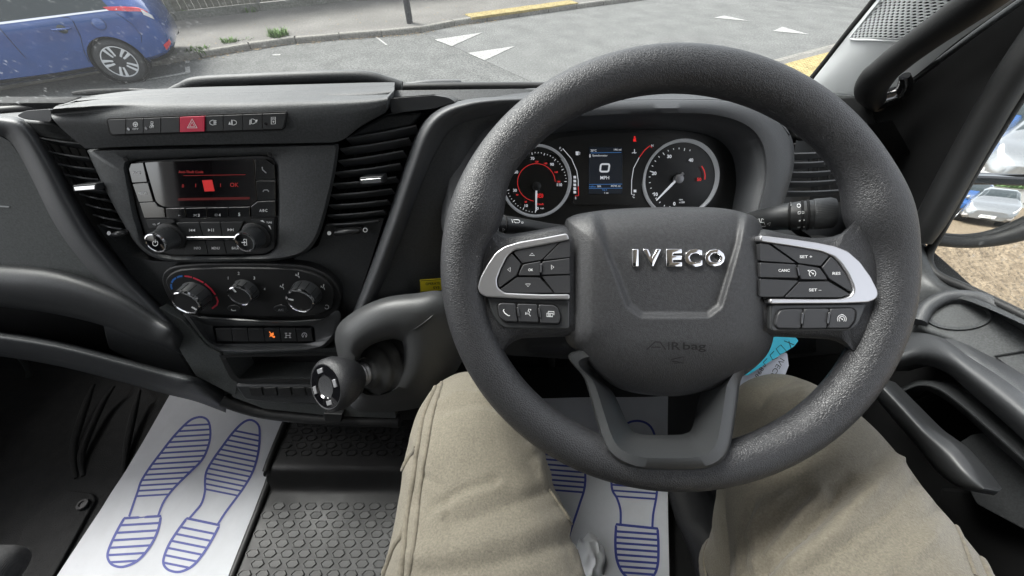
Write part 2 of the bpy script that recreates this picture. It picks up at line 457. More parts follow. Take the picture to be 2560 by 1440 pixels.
FONT = {}
def glyphs(s, bold=0.):
    """flat text mesh (verts, faces) from the built-in font, normalised to height 1 about its centre"""
    key = (s, bold)
    if key in FONT: return FONT[key]
    cu = bpy.data.curves.new('t', 'FONT'); cu.body = s; cu.size = 1; cu.offset = bold; cu.resolution_u = 3
    ob = bpy.data.objects.new('t', cu); col.objects.link(ob)
    dg = bpy.context.evaluated_depsgraph_get(); ev = ob.evaluated_get(dg); me = ev.to_mesh()
    vs = [v.co.copy() for v in me.vertices]; fs = [list(p.vertices) for p in me.polygons]
    ev.to_mesh_clear(); bpy.data.objects.remove(ob); bpy.data.curves.remove(cu)
    x0 = min(v.x for v in vs); x1 = max(v.x for v in vs); y0 = min(v.y for v in vs); y1 = max(v.y for v in vs)
    h = y1 - y0
    vs = [((v.x - (x0 + x1) / 2) / h, (v.y - (y0 + y1) / 2) / h) for v in vs]
    FONT[key] = (vs, fs, (x1 - x0) / h)
    return FONT[key]
def arc(cx, cy, r_, a0, a1, n=12, ry=None):
    """photo-pixel arc, angles in degrees, 0 = right, 90 = up"""
    ry = ry or r_
    return [(cx + r_ * math.cos(R(a0 + (a1 - a0) * i / n)), cy - ry * math.sin(R(a0 + (a1 - a0) * i / n))) for i in range(n + 1)]
def marks(name, pl, off, mat, par, strokes=(), fills=(), texts=(), label=None, deep=0.):
    """printed marks on a plane: strokes (pts, width px), fills, texts (string, px, py, height px[, width px, rot deg, bold])"""
    vs, fs = [], []
    def add(p2, faces):
        b0 = len(vs); vs.extend(pl.at(a, b_, off) for a, b_ in p2); fs.extend([[b0 + i for i in f] for f in faces])
    for st in strokes:
        p, wd = [V(a) for a in st[0]], st[1]
        if len(st) > 2 and st[2]: p = p + [p[0]]
        L_, R_ = [], []
        k = len(p)
        for i in range(k):
            if (p[0] - p[-1]).length < 1e-6:
                t = p[(i + 1) if i < k - 1 else 1] - p[(i - 1) if i > 0 else k - 2]
            else: t = p[min(k - 1, i + 1)] - p[max(0, i - 1)]
            t = t.normalized() if t.length > 1e-9 else V((1, 0))
            nn = V((-t.y, t.x)) * wd / 2
            L_.append(p[i] + nn); R_.append(p[i] - nn)
        add([tuple(a) for a in L_ + R_], [[i, i + 1, k + i + 1, k + i] for i in range(k - 1)])
    for f in fills:
        add([tuple(V(a)) for a in f], [list(range(len(f)))])
    for tx in texts:
        s, px, py, h = tx[:4]; wd = tx[4] if len(tx) > 4 else None; rot = R(tx[5]) if len(tx) > 5 else 0; bo = tx[6] if len(tx) > 6 else .012
        g, gf, asp = glyphs(s, bo)
        sx = h if not wd else wd / asp
        p2 = []
        for a, b_ in g:
            u, v_ = a * sx, b_ * h
            p2.append((px + u * math.cos(rot) - v_ * math.sin(rot), py - (u * math.sin(rot) + v_ * math.cos(rot))))
        add(p2, gf)
    o = mo(name, vs, fs, mat, par, recalc=False)
    # make every face look at the viewer's side of the plane
    me = o.data
    bm = bmesh.new(); bm.from_mesh(me)
    fl = [f for f in bm.faces if f.normal.dot(pl.n) < 0]
    bmesh.ops.reverse_faces(bm, faces=fl)
    if deep:
        r_ = bmesh.ops.extrude_face_region(bm, geom=bm.faces[:])
        bmesh.ops.translate(bm, verts=[e for e in r_['geom'] if isinstance(e, bmesh.types.BMVert)], vec=pl.n * deep)
        bmesh.ops.recalc_face_normals(bm, faces=bm.faces[:])
    bm.to_mesh(me); bm.free()
    if label: o['label'] = label
    return o
def words(name, pl, off, mat, par, texts):
    for t_ in texts: marks(name, pl, off, mat, par, texts=[t_])
def icons(name, pl, off, mat, par, groups):
    """groups = list of (strokes, fills), one object each"""
    for st, fi in groups: marks(name, pl, off, mat, par, st, fi)
def copy_tree(o, par=None):
    c = o.copy(); col.objects.link(c); c.parent = par
    if par: c.matrix_parent_inverse = o.matrix_parent_inverse.copy()
    for ch in list(o.children): copy_tree(ch, c)
    return c

# ================================================================== THE STREET OUTSIDE
ZS = -.55
def sheet(name, pts, z, mat, par=None, t=.05, kind='structure'):
    """flat ground polygon (x, y) with its top at z"""
    n = len(pts)
    vs = [(x, y, z) for x, y in pts] + [(x, y, z - t) for x, y in pts]
    fs = [list(range(n)), list(range(2 * n - 1, n - 1, -1))] + [[i, n + i, n + (i + 1) % n, (i + 1) % n] for i in range(n)]
    o = mo(name, vs, fs, mat, par)
    if kind and not par: o['kind'] = kind
    return o
KD = V((.884, .468, 0)); KN = V((-.468, .884, 0))      # along the kerb / away across the pavement
road = sheet('road', [(-120, -120), (120, -120), (120, 120), (-120, 120)], 0, M['asphalt'])
hump = sheet('resurfaced_strip', [tuple(atz(*p, 0).xy) for p in [(1056, 82), (1331, 206), (1700, 214), (2100, 140), (2350, 40), (1700, -20), (1500, 4), (1300, 36)]], .004, M['asphalt2'], road, t=.003)
def paint(name, pts, mat=None, z=.008):
    q = [atz(a, b_, z) for a, b_ in pts]
    return sheet(name, [(p.x, p.y) for p in q], z, mat or M['paint'], road, t=.003)
c3 = cv(1000, 0, 2.327)
for t_ in ([(200, 230), (300, 268), (482, 188)], [(395, 308), (492, 350), (670, 268)], [(1825, 103), (1885, 90), (2035, 122)], [(2170, 180), (2225, 155), (2380, 200)]):
    paint('painted_triangle', c3(t_), z=.012)
paint('bay_line', [(357, 199), (358, 202), (476, 182), (475, 178)])
paint('bay_tick', [(462, 168), (474, 166), (476, 179), (464, 181)], z=.012)
paint('bay_tick', [(464, 152), (474, 150), (473, 156), (463, 158)])
paint('edge_line', [(-60, 226), (-60, 236), (252, 182), (252, 177)], M['cream'])
paint('edge_line', [(385, 161), (385, 164), (466, 149), (466, 147)], M['cream'])
paint('worn_tick', [(936, 91), (941, 91), (970, 112), (964, 112)])
paint('worn_mark', [(680, 136), (701, 135), (701, 138), (682, 139)])

# far pavement with its kerb
kerbpx = [(360, 152), (560, 119), (700, 97), (880, 82), (1025, 72), (1060, 66), (1150, 49), (1350, 22), (1560, -5), (1720, -26)]
kp = [atz(a, b_, .11) for a, b_ in kerbpx]
k0 = kp[0] + (kp[0] - kp[1]).normalized() * .15
far = [(k0 + KN * 7), (kp[-1] + KN * 7)]
lift = [p + KN * .13 for p in kp]
pav = sheet('pavement', [(p.x, p.y) for p in [k0 + KN * .1] + lift] + [(kp[-1] + KN * 14).xy.to_tuple(), (k0 + KN * 14 - KD * 3).xy.to_tuple()], .11, M['pave'], t=.3)
# kerb stones, one by one along the line
def along(P, s):
    for a, b_ in zip(P, P[1:]):
        L_ = (b_ - a).length
        if s <= L_: return a + (b_ - a) * (s / L_), (b_ - a).normalized()
        s -= L_
    return P[-1] + (P[-1] - P[-2]).normalized() * s, (P[-1] - P[-2]).normalized()
tot = sum((b_ - a).length for a, b_ in zip(kp, kp[1:]))
s = 0.
while s < tot:
    a, d = along(kp, s); b_, _ = along(kp, min(tot, s + .9 - .012)); d = (b_ - a).normalized(); nn = V((-d.y, d.x, 0))
    j = rnd.uniform(-.006, .006)
    vs = []
    for p in (a, b_):
        for o_, z in ((0, -.1), (0, .085 + j), (.02, .112 + j), (.135, .114 + j), (.135, -.1)):
            vs.append(V((p.x, p.y, 0)) + nn * o_ + V((0, 0, z)))
    mo('kerb_stone', vs, [[0, 1, 2, 3, 4], [9, 8, 7, 6, 5]] + [[i, 5 + i, 5 + (i + 1) % 5, (i + 1) % 5] for i in range(5)], M['kerb'], pav, bev=.008)
    s += .9
# return kerb behind the parked car
a = kp[0]
for i in range(4):
    p0 = a + KN * (.02 + i * .9) ; p1 = a + KN * (.9 + i * .9)
    vs = []
    for p in (p0, p1):
        for o_, z in ((0, -.1), (0, .085), (.02, .112), (.13, .113), (.13, -.1)):
            vs.append(V((p.x, p.y, 0)) - KD * .13 + KD * o_ + V((0, 0, z)))
    mo('kerb_stone', vs, [[0, 1, 2, 3, 4], [9, 8, 7, 6, 5]] + [[i, 5 + i, 5 + (i + 1) % 5, (i + 1) % 5] for i in range(5)], M['kerb'], pav, bev=.008)
# near pavement at the right of the crossing
na, nb = atz(1924, 150, .1), atz(2098, 105, .1)
nd = (nb - na).normalized(); nnn = V((nd.y, -nd.x, 0))
n0 = na - nd * 12; n1 = nb + nd * 20
npav = sheet('near_pavement', [(p.x, p.y) for p in (n0 + nnn * .12, n1 + nnn * .12, n1 + nnn * 2.6, n0 + nnn * 2.6)], .1, M['pave'], t=.3)
for i in range(8):
    p0 = na - nd * (2.7 - i * .9); p1 = p0 + nd * .888
    vs = []
    for p in (p0, p1):
        for o_, z in ((0, -.1), (0, .08), (.02, .1), (.14, .103), (.14, -.1)):
            vs.append(V((p.x, p.y, 0)) + nnn * o_ + V((0, 0, z)))
    mo('kerb_stone', vs, [[0, 1, 2, 3, 4], [9, 8, 7, 6, 5]] + [[q, 5 + q, 5 + (q + 1) % 5, (q + 1) % 5] for q in range(5)], M['kerb'], npav, bev=.008)
# tactile paving: square blistered slabs
def tactile(parent, o, u, v_, nu, nv, z, sz=.4):
    proto = None
    bm = bmesh.new()
    bmesh.ops.create_cube(bm, size=1, matrix=Matrix.Diagonal((sz - .008, sz - .008, .05, 1)))
    for i in range(6):
        for j in range(6):
            x = (i - 2.5) * sz / 6; y = (j - 2.5) * sz / 6
            bmesh.ops.create_cone(bm, segments=6, radius1=.017, radius2=.01, depth=.008, cap_ends=True, matrix=Matrix.Translation((x, y, .029)))
    me = bpy.data.meshes.new('tactile_slab'); bm.to_mesh(me); bm.free(); me.materials.append(M['tact'])
    ang = math.atan2(u.y, u.x)
    for i in range(nu):
        for j in range(nv):
            ob = bpy.data.objects.new('tactile_slab', me)
            p = o + u * (i + .5) * sz + v_ * (j + .5) * sz
            ob.location = (p.x, p.y, ZS + z - .018 + rnd.uniform(-.002, .002)); ob.rotation_euler = (0, 0, ang)
            link(ob, parent)
tq = atz(1181, 47, .11)
td = (atz(1464, 7.7, .11) - tq); tl = td.length; td.normalize()
tw_ = (atz(1146, 39.5, .11) - tq).dot(V((-td.y, td.x, 0)))
tactile(pav, tq + V((-td.y, td.x, 0)) * .05, td, V((-td.y, td.x, 0)), int(tl / .4), max(1, round(tw_ / .4)), .12)
tactile(npav, na + nd * -.25 + nnn * .30, nd, nnn, 6, 3, .11)
# yard of brown gravel round the van
e0, e1 = n0 + nnn * 2.62, n1 + nnn * 2.62
b0_, b1_ = n0 + nnn * 3.9, n1 + nnn * 3.9
yv = [V((p.x, p.y, z)) for p, z in ((e0, .09), (e1, .09), (b1_, .55), (b0_, .55))] + [V((40, -60, .55)), V((-60, -60, .55))]
yv2 = [V((v_.x, v_.y, -.2)) for v_ in yv]
yo = mo('yard', yv + yv2, [[0, 1, 2, 3], [3, 2, 4, 5], [11, 10, 8, 9], [9, 8, 7, 6], [0, 6, 7, 1], [1, 7, 8, 2], [2, 8, 10, 4], [4, 10, 11, 5], [5, 11, 9, 3], [3, 9, 6, 0]], M['gravel'], ang=5)
yo['kind'] = 'structure'

# fence beside the pavement
fq = [atz(a, b_, .11) for a, b_ in ((415.5, 54.7), (667, 22), (845, 5.5))]
fd = (fq[2] - fq[0]).normalized(); fn = V((-fd.y, fd.x, 0)); f0 = fq[0] - fd * 1.6
fence = thing('board_fence', 'weathered vertical board fence with concrete base panels along the pavement', 'fence', f0)
def bar(name, o, u, lu, n_, ln, z0, z1, mat, par, bev=.006):
    vs = [o + u * a + n_ * b_ + V((0, 0, z)) for z in (z0, z1) for b_ in (0, ln) for a in (0, lu)]
    return mo(name, vs, [[0, 2, 3, 1], [4, 5, 7, 6], [0, 1, 5, 4], [2, 6, 7, 3], [0, 4, 6, 2], [1, 3, 7, 5]], mat, par, bev=bev)
f0z = V((f0.x, f0.y, .11))
for i in range(7):
    bar('base_panel', f0z + fd * (i * 1.83), fd, 1.815, fn, .05, -.02, .16 + rnd.uniform(-.01, .01), M['concrete'], fence)
    bar('post', f0z + fd * (i * 1.83 - .06) + fn * .03, fd, .11, fn, .1, -.02, 1.95, M['concrete'], fence)
for i in range(int(7 * 1.83 / .135)):
    bar('board', f0z + fd * (i * .135) + fn * (.028 + .012 * (i % 2)), fd, .13, fn, .018, .17, 1.85 + rnd.uniform(-.02, .02), M['fence'], fence, bev=.003)

# black post at the kerb
pp = atz(1025, 58, .11)
post = thing('street_post', 'black iron post standing on the pavement beside the kerb', 'post', pp)
lathe('shaft', [(0, .075), (.02, .075), (.9, .072), (1.0, .05), (3.2, .045)], pp, (0, 0, 1), M['iron'], post, n=20)
lathe('cap', [(3.2, .055), (3.24, .055), (3.27, .02)], pp, (0, 0, 1), M['iron'], post, n=20)

# drain grating in the gutter
ga, gb = atz(628, 122, .01), atz(690, 109, .01)
gd = (gb - ga).normalized(); gn = V((-gd.y, gd.x, 0)); gl_ = (gb - ga).length
grate = thing('drain_grating', 'rusty iron drain grating in the gutter under the weeds', 'drain', ga)
bar('frame', ga + V((0, 0, -.008)), gd, gl_, gn, .22, 0, .006, M['void'], grate, bev=0)
ng = 11
for i in range(ng):
    bar('grate_bar', ga + gd * (gl_ * (i + .15) / ng) + V((0, 0, .0)), gd, gl_ / ng * .55, gn, .22, 0, .016, M['rust'], grate, bev=.003)

def weed(px, py, hgt, rad, n, label, z=.02):
    o = atz(px, py, z); vs, fs = [], []
    for i in range(n):
        a = rnd.uniform(0, 6.283); rr = rad * math.sqrt(rnd.random()); b0 = o + V((math.cos(a) * rr, math.sin(a) * rr, 0))
        ln = hgt * rnd.uniform(.45, 1.); le = rnd.uniform(.2, .8) * ln; a2 = rnd.uniform(0, 6.283); wd = rnd.uniform(.008, .016)
        d = V((math.cos(a2), math.sin(a2), 0)); sd_ = V((-d.y, d.x, 0)) * wd
        m_ = b0 + d * le * .4 + V((0, 0, ln * .65)); t_ = b0 + d * le + V((0, 0, ln * .9))
        k = len(vs); vs += [b0 - sd_ * .6, b0 + sd_ * .6, m_ + sd_, m_ - sd_, t_]
        fs += [[k, k + 1, k + 2, k + 3], [k + 3, k + 2, k + 4]]
    ob = mo('weed_clump', vs, fs, M['weed'], recalc=False)
    return tag(ob, label, 'weed', 'weeds along the kerb')
weed(700, 101, .26, .2, 260, 'tallest bright green weed clump over the drain grating')
weed(581, 117, .2, .13, 130, 'small green weed clump at the kerb before the drain grating')
weed(624, 112, .13, .16, 130, 'low wide weed clump against the drain grating')
weed(500, 137, .17, .2, 110, 'sparse straggling weeds in the gutter')
weed(458, 143, .12, .2, 100, 'flat yellowish weeds in the gutter near the white bay tick')
weed(385, 152, .18, .22, 180, 'weeds at the kerb corner behind the blue car')
weed(452, 42, .35, .2, 150, 'weeds growing up the concrete base of the fence', z=.11)
weed(620, 27, .14, .3, 120, 'low weeds along the foot of the fence', z=.11)
weed(905, -4, .2, .3, 120, 'weeds at the far end of the fence foot', z=.11)
# dry leaves in the gutter and on the pavement
vs, fs = [], []
for i in range(420):
    t_ = rnd.random()
    p, d = along(kp, tot * (.02 + .52 * t_)); nn = V((-d.y, d.x, 0))
    p = p - nn * abs(rnd.gauss(0, .09)) if rnd.random() < .75 else p + nn * rnd.uniform(.1, 1.8)
    z = .012 if (p - along(kp, tot * (.02 + .52 * t_))[0]).dot(nn) < 0 else .125
    a = rnd.uniform(0, 6.28); q = rnd.uniform(.012, .03)
    k = len(vs)
    vs += [V((p.x + math.cos(a + j * 1.57) * q * (1, .5, 1, .5)[j], p.y + math.sin(a + j * 1.57) * q * (1, .5, 1, .5)[j], z + rnd.uniform(0, .012))) for j in range(4)]
    fs.append([k, k + 1, k + 2, k + 3])
lt = mo('leaf_litter', vs, fs, M['litter'], recalc=False); lt['kind'] = 'stuff'; lt['label'] = 'dry fallen leaves scattered along the kerb'; lt['category'] = 'leaf litter'

# ------------------------------------------------------------------ hatchback cars
ST = [(-.82, .42, .56, .74, .53, .80, .48), (-.79, .36, .68, .84, .64, .93, .56), (-.68, .29, .80, .97, .77, 1.10, .62), (-.5, .25, .865, 1.0, .83, 1.28, .61),
      (-.2, .235, .885, 1.0, .85, 1.41, .60), (.3, .22, .885, .985, .855, 1.46, .6), (.9, .2, .885, .965, .855, 1.475, .6), (1.5, .2, .885, .95, .855, 1.45, .59),
      (2.0, .2, .885, .935, .85, 1.28, .62), (2.4, .21, .885, .92, .84, 1.07, .72), (2.65, .22, .88, .9, .83, .97, .74), (3.0, .24, .86, .84, .79, .89, .68), (3.3, .26, .78, .72, .71, .77, .6), (3.43, .31, .6, .58, .56, .64, .46)]
def sect(x):
    i = 0
    while i < len(ST) - 2 and ST[i + 1][0] < x: i += 1
    a, b_ = ST[i], ST[i + 1]; p0 = ST[max(0, i - 1)]; p3 = ST[min(len(ST) - 1, i + 2)]
    f = max(0, min(1, (x - a[0]) / (b_[0] - a[0])))
    g = [.5 * (2 * a[k] + (b_[k] - p0[k]) * f + (2 * p0[k] - 5 * a[k] + 4 * b_[k] - p3[k]) * f * f + (3 * a[k] - p0[k] - 3 * b_[k] + p3[k]) * f ** 3) for k in range(1, 7)]
    zb, wd, zbelt, wbelt, ztop, wtop = g
    return [(0, zb), (wd * .84, zb), (wd * .985, zb + .1), (wd, .58 if zbelt > .7 else (zb + zbelt) / 2), (wbelt + .008, zbelt - .035), (wbelt, zbelt), (wtop + .045, ztop - .11 if ztop - zbelt > .2 else (ztop + zbelt) / 2), (wtop * .8, ztop - .012), (0, ztop)]
def bodyp(x, v):
    s_ = sect(x); j = min(int(v), 7); f = v - j
    b_, c = s_[j], s_[j + 1]
    return (b_[0] + (c[0] - b_[0]) * f, b_[1] + (c[1] - b_[1]) * f)
def make_car(label, group, paint, T, scale=1., rear=True, front=True, plate=None):
    W = lambda x, y, z: T @ V((x * scale, y * scale, z * scale))
    base = W(1.3, 0, 0)
    c = thing('parked_car', label, 'car', base, group)
    xs = [-.82 + 4.25 * (i / 60) for i in range(61)]
    vsmp = [0, 1, 1.5, 2, 2.35, 2.7, 3, 3.35, 3.7, 4, 5, 5.35, 5.7, 6, 6.35, 6.7, 7, 7.5, 8]
    prof = lambda x: [bodyp(x, v) for v in vsmp] 
    vs, fs = [], []; nn = 2 * len(vsmp) - 2
    for x in xs:
        p = prof(x); ring = [(y, z) for y, z in p] + [(-y, z) for y, z in p[-2:0:-1]]
        vs += [W(x, y, z) for y, z in ring]
    for i in range(len(xs) - 1):
        for j in range(nn): fs.append([i * nn + j, i * nn + (j + 1) % nn, (i + 1) * nn + (j + 1) % nn, (i + 1) * nn + j])
    fs += [list(range(nn - 1, -1, -1)), [(len(xs) - 1) * nn + j for j in range(nn)]]
    body = mo('body', vs, fs, paint, c, ang=55)
    # wheel arches are cut out of the body
    for wx in (0, 2.6):
        cu = mo('cutter', [W(wx + .365 * math.cos(a * math.pi / 16), y, .33 + .365 * math.sin(a * math.pi / 16)) for y in (1.05, -1.05) for a in range(32)],
                [list(range(32)), list(range(63, 31, -1))] + [[a, 32 + a, 32 + (a + 1) % 32, (a + 1) % 32] for a in range(32)], M['void'])
        md = body.modifiers.new('arch', 'BOOLEAN'); md.object = cu; md.operation = 'DIFFERENCE'; md.solver = 'EXACT'
        dg = bpy.context.evaluated_depsgraph_get()
        me = bpy.data.meshes.new_from_object(body.evaluated_get(dg)); body.modifiers.clear(); body.data = me
        bpy.data.objects.remove(cu)
    me = body.data; me.polygons.foreach_set('use_smooth', [True] * len(me.polygons)); me.set_sharp_from_angle(angle=R(40))
    def patch(name, x0, x1, v0, v1, side, mat, off=.006, nx=14, nv=6, th=.01, shape=None):
        P = []
        for i in range(nv + 1):
            for j in range(nx + 1):
                fv, fx = i / nv, j / nx
                x = x0 + (x1 - x0) * fx
                if shape: x = shape(x0, x1, fx, fv)
                y, z = bodyp(x, v0 + (v1 - v0) * fv); y2, z2 = bodyp(x, min(8, v0 + (v1 - v0) * fv + .08))
                ny, nz = z2 - z, -(y2 - y); L_ = math.hypot(ny, nz) or 1
                P.append((x, (y + ny / L_ * off) * side, z + nz / L_ * off))
        vs = [W(*p) for p in P] + [W(p[0], p[1] - side * th, p[2] - th * .3) for p in P]; N = len(P); fs = []
        for i in range(nv):
            for j in range(nx):
                a = i * (nx + 1) + j; fs.append([a, a + 1, a + nx + 2, a + nx + 1]); fs.append([N + a, N + a + nx + 1, N + a + nx + 2, N + a + 1])
        for j in range(nx):
            fs.append([j, N + j, N + j + 1, j + 1]); a = nv * (nx + 1) + j; fs.append([a, a + 1, N + a + 1, N + a])
        for i in range(nv):
            a = i * (nx + 1); fs.append([a, a + nx + 1, N + a + nx + 1, N + a]); a += nx; fs.append([a, N + a, N + a + nx + 1, a + nx + 1])
        return mo(name, vs, fs, mat, c, ang=50)
    def seam(pts, wd=.006):
        """thin dark shut line on the flank, pts = (x, v)"""
        for sd_ in (1, -1):
            P = [W(x, bodyp(x, v)[0] * sd_ + .0015 * sd_, bodyp(x, v)[1]) for x, v in pts]
            tube('shut_line', P, wd * .5 * scale, M['void'], c, n=5)
    for sd_ in (1, -1):
        patch('side_window', -.32, 1.04, 5.06, 5.96, sd_, M['glass'], .004, shape=lambda a, b_, fx, fv: a + (b_ - a) * fx + .12 * fv * (1 - fx))
        patch('side_window', 1.1, 2.15, 5.06, 5.96, sd_, M['glass'], .004, shape=lambda a, b_, fx, fv: a + (b_ - a) * fx - .45 * fv * fx)
        patch('window_trim', -.4, 2.2, 4.93, 5.05, sd_, M['chrome'], .008, nv=2)
        patch('sill', .36, 2.24, 1.35, 1.9, sd_, M['void'], .006, nv=2)
        for wx in (0, 2.6):
            o = W(wx, .80 * sd_, .33); ax = (W(0, sd_, 0) - W(0, 0, 0)).normalized(); k = scale
            lathe('wheel_arch', [(-.34 * k, .36 * k), (-.015 * k, .36 * k), (-.015 * k, .352 * k), (-.33 * k, .352 * k)], W(wx, .87 * sd_, .33), ax, M['void'], c, n=32, cap=False)
            wh = lathe('wheel', [(-.14 * k, .2 * k), (-.13 * k, .28 * k), (-.1 * k, .318 * k), (-.02 * k, .326 * k), (.04 * k, .316 * k), (.068 * k, .285 * k), (.07 * k, .24 * k), (.055 * k, .222 * k)], o, ax, M['tyre'], c, n=48)
            lathe('rim', [(.052 * k, .226 * k), (.066 * k, .226 * k), (.067 * k, .214 * k), (.03 * k, .205 * k), (.0, .2 * k)], o, ax, M['alloy'], wh, n=48, cap=False)
            lathe('brake_disc', [(-.01 * k, .2 * k), (.0, .2 * k), (.004 * k, .05 * k)], o, ax, M['iron'], wh, n=32)
            e1 = (W(1, 0, 0) - W(0, 0, 0)).normalized(); e2 = V((0, 0, 1))
            for q in range(10):
                a = q * math.pi / 5 + (.14 if q % 2 else -.14) + .3; b0 = a - (.1 if q % 2 else -.1)
                u = e1 * math.cos(a) + e2 * math.sin(a); v_ = e1 * -math.sin(a) + e2 * math.cos(a); u0 = e1 * math.cos(b0) + e2 * math.sin(b0)
                P = []
                for r_, wd, uu, dp in ((.035, .018, u0, .052), (.13, .0145, (u0 + u).normalized(), .058), (.216, .022, u, .061)):
                    for sgn in (-1, 1): P += [o + (uu * r_ + v_ * wd * sgn) * k + ax * dp * k, o + (uu * r_ + v_ * wd * sgn) * k + ax * (dp - .03) * k]
                fs = []
                for i in range(2):
                    b0_ = i * 4; fs += [[b0_, b0_ + 2, b0_ + 6, b0_ + 4], [b0_ + 1, b0_ + 5, b0_ + 7, b0_ + 3], [b0_, b0_ + 4, b0_ + 5, b0_ + 1], [b0_ + 2, b0_ + 3, b0_ + 7, b0_ + 6]]
                mo('spoke', P, fs + [[8, 10, 11, 9], [0, 1, 3, 2]], M['alloy'], wh, bev=.004 * k)
            lathe('hub_cap', [(.02 * k, .045 * k), (.046 * k, .042 * k), (.052 * k, .02 * k)], o, ax, M['alloy'], wh, n=24)
        # door handles
        for hx in (.42, 1.4):
            y, z = bodyp(hx, 4.0); y2, _ = bodyp(hx, 3.6)
            yy = (y + y2) / 2
            lathe('handle_cup', [(0, .06 * scale), (.004 * scale, .055 * scale), (.005 * scale, .01 * scale)], W(hx - .02, yy * sd_ + .004 * sd_, z - .11), (W(0, sd_, 0) - W(0, 0, 0)), M['glass'], c, n=20)
            tube('door_handle', [W(hx - .12, yy * sd_ + .002 * sd_, z - .105), W(hx - .08, yy * sd_ + .035 * sd_, z - .105), W(hx + .06, yy * sd_ + .035 * sd_, z - .103), W(hx + .1, yy * sd_ + .002 * sd_, z - .1)], .015 * scale, paint, c, n=10, seg=10)
    seam([(.30, 4.9), (.23, 4.3), (.21, 3.9), (.25, 3.4), (.34, 2.8), (.37, 2.3), (.42, 1.85), (1.04, 1.8)], .009)
    seam([(1.07, 4.9), (1.07, 4), (1.06, 3), (1.05, 1.8)], .008)
    seam([(2.15, 4.9), (2.2, 4), (2.2, 3), (2.2, 1.8)], .008)
    if rear:
        for sd_ in (1, -1):
            patch('tail_light', -.72, -.22, 4.05, 5.15, sd_, M['lampred'], .008, shape=lambda a, b_, fx, fv: a + (b_ - a) * (fx * (.35 + .65 * fv)) - .02 * fv)
            patch('tail_lens', -.765, -.68, 3.9, 4.9, sd_, M['lampclear'], .009, nx=5)
            patch('reflector', -.8, -.7, 1.95, 2.4, sd_, M['lampred'], .008, nx=6, nv=3)
        seam([(-.36, 4.1), (-.47, 3.6), (-.50, 3.2), (-.45, 2.9)], .008)
        patch('lower_bumper', -.79, -.4, 1.0, 1.6, 1, M['black'], .006); patch('lower_bumper', -.79, -.4, 1.0, 1.6, -1, M['black'], .006)
        y, z = bodyp(-.08, 3.75)
        lathe('flap_gap', [(-.003, .084), (.0022, .084), (.0022, .078)], W(-.07, y + .001, z - .01), W(0, 1, 0) - W(0, 0, 0) + V((0, 0, .12)), M['void'], c, n=32)
        lathe('fuel_flap', [(-.004, .078), (.003, .078), (.0045, .07), (.005, .02)], W(-.07, y + .001, z - .01), W(0, 1, 0) - W(0, 0, 0) + V((0, 0, .12)), paint, c, n=32)
    if front:
        for sd_ in (1, -1):
            patch('headlight', 2.95, 3.36, 4.1, 5.6, sd_, M['lampclear'], .008, shape=lambda a, b_, fx, fv: a + (b_ - a) * (.45 * (1 - fv) + (1 - .45 * (1 - fv)) * fx))
            patch('fog_light', 3.3, 3.41, 1.9, 2.6, sd_, M['lampclear'], .01, nx=5, nv=4)
            patch('windscreen', 1.72, 2.5, 6.1, 8, sd_, M['glass'], .006, shape=lambda a, b_, fx, fv: 2.0 + (fx * .62 - .38) * 1.0)
        def fbar(name, z0, z1, hw, mat, dx, bev=.02):
            P = [W(3.40 + dx - .06 * (abs(y) / max(.01, hw)) ** 2 * (hw / .6), y, z) for z in (z0, z1) for y in [hw * (i / 5 - 1) for i in range(11)]]
            Q = [p - (W(.05, 0, 0) - W(0, 0, 0)) for p in P]; n_ = 11; N = 22
            fs = []
            for j in range(10): fs += [[j, j + 1, n_ + j + 1, n_ + j], [N + j, N + n_ + j, N + n_ + j + 1, N + j + 1], [j, N + j, N + j + 1, j + 1], [n_ + j, n_ + j + 1, N + n_ + j + 1, N + n_ + j]]
            fs += [[0, n_, N + n_, N], [10, N + 10, N + 20 + 1, 21]]
            return mo(name, P + Q, fs, mat, c, bev=.006)
        fbar('grille', .58, .66, .5, M['black'], .012)
        fbar('lower_grille', .3, .45, .5, M['black'], .035)
        if plate:
            fbar('number_plate', .36, .47, .26, M['plate'], .055)
            P0 = W(3.46, 0, .415); pl = None
            g, gf, asp = glyphs(plate, .02)
            mo('plate_lettering', [W(3.459 - .02 * (a * .065 / .26) ** 2, -a * -.065, .415 + b_ * .07) for a, b_ in g], gf, M['ink'], c, recalc=False)
        for sd_ in (1, -1):
            lathe('door_mirror', [(-.09 * scale, .03 * scale), (-.06 * scale, .075 * scale), (.03 * scale, .07 * scale), (.05 * scale, .04 * scale)], W(1.98, .98 * sd_, .98), W(1, 0, 0) - W(0, 0, 0), paint, c, n=20)
    return c
def place(p, heading):
    """transform that puts the rear axle centre at p, nose towards heading"""
    h = V((heading[0], heading[1], 0)).normalized(); l = V((-h.y, h.x, 0))
    return Matrix(((h.x, l.x, 0, p[0]), (h.y, l.y, 0, p[1]), (0, 0, 1, p[2] if len(p) > 2 else 0), (0, 0, 0, 1)))
wc = atz(338, 205, 0)
rw = wc + KN * .80
make_car('blue hatchback parked at the kerb beyond the dashboard, red tail lights', 'parked cars', M['blue'], place((rw.x, rw.y, 0), -KD), 1., True, True)
ZS = 0.0

# ================================================================== THE VAN CAB
def rel(x, y, z): return V((x, y, CH + z))
PC = Pl(rel(0, .406, -.28), elev(20))                       # face of the centre console
PK = Pl(PC.at(625, 735, -.004), elev(14))                   # climate panel
PCL = Pl(rel(.25, .46, -.277), elev(36))                    # instrument face
PW = Pl(rel(.15, .235, -.235), elev(46))                    # steering wheel plane
def rows(pl, off, pts): return [pl.at(a, b_, off) for a, b_ in pts]
def rowe(pl, off, pts, eo=-.06): return [pl.at(a, b_, off if i < len(pts) - 1 else eo) for i, (a, b_) in enumerate(pts)]

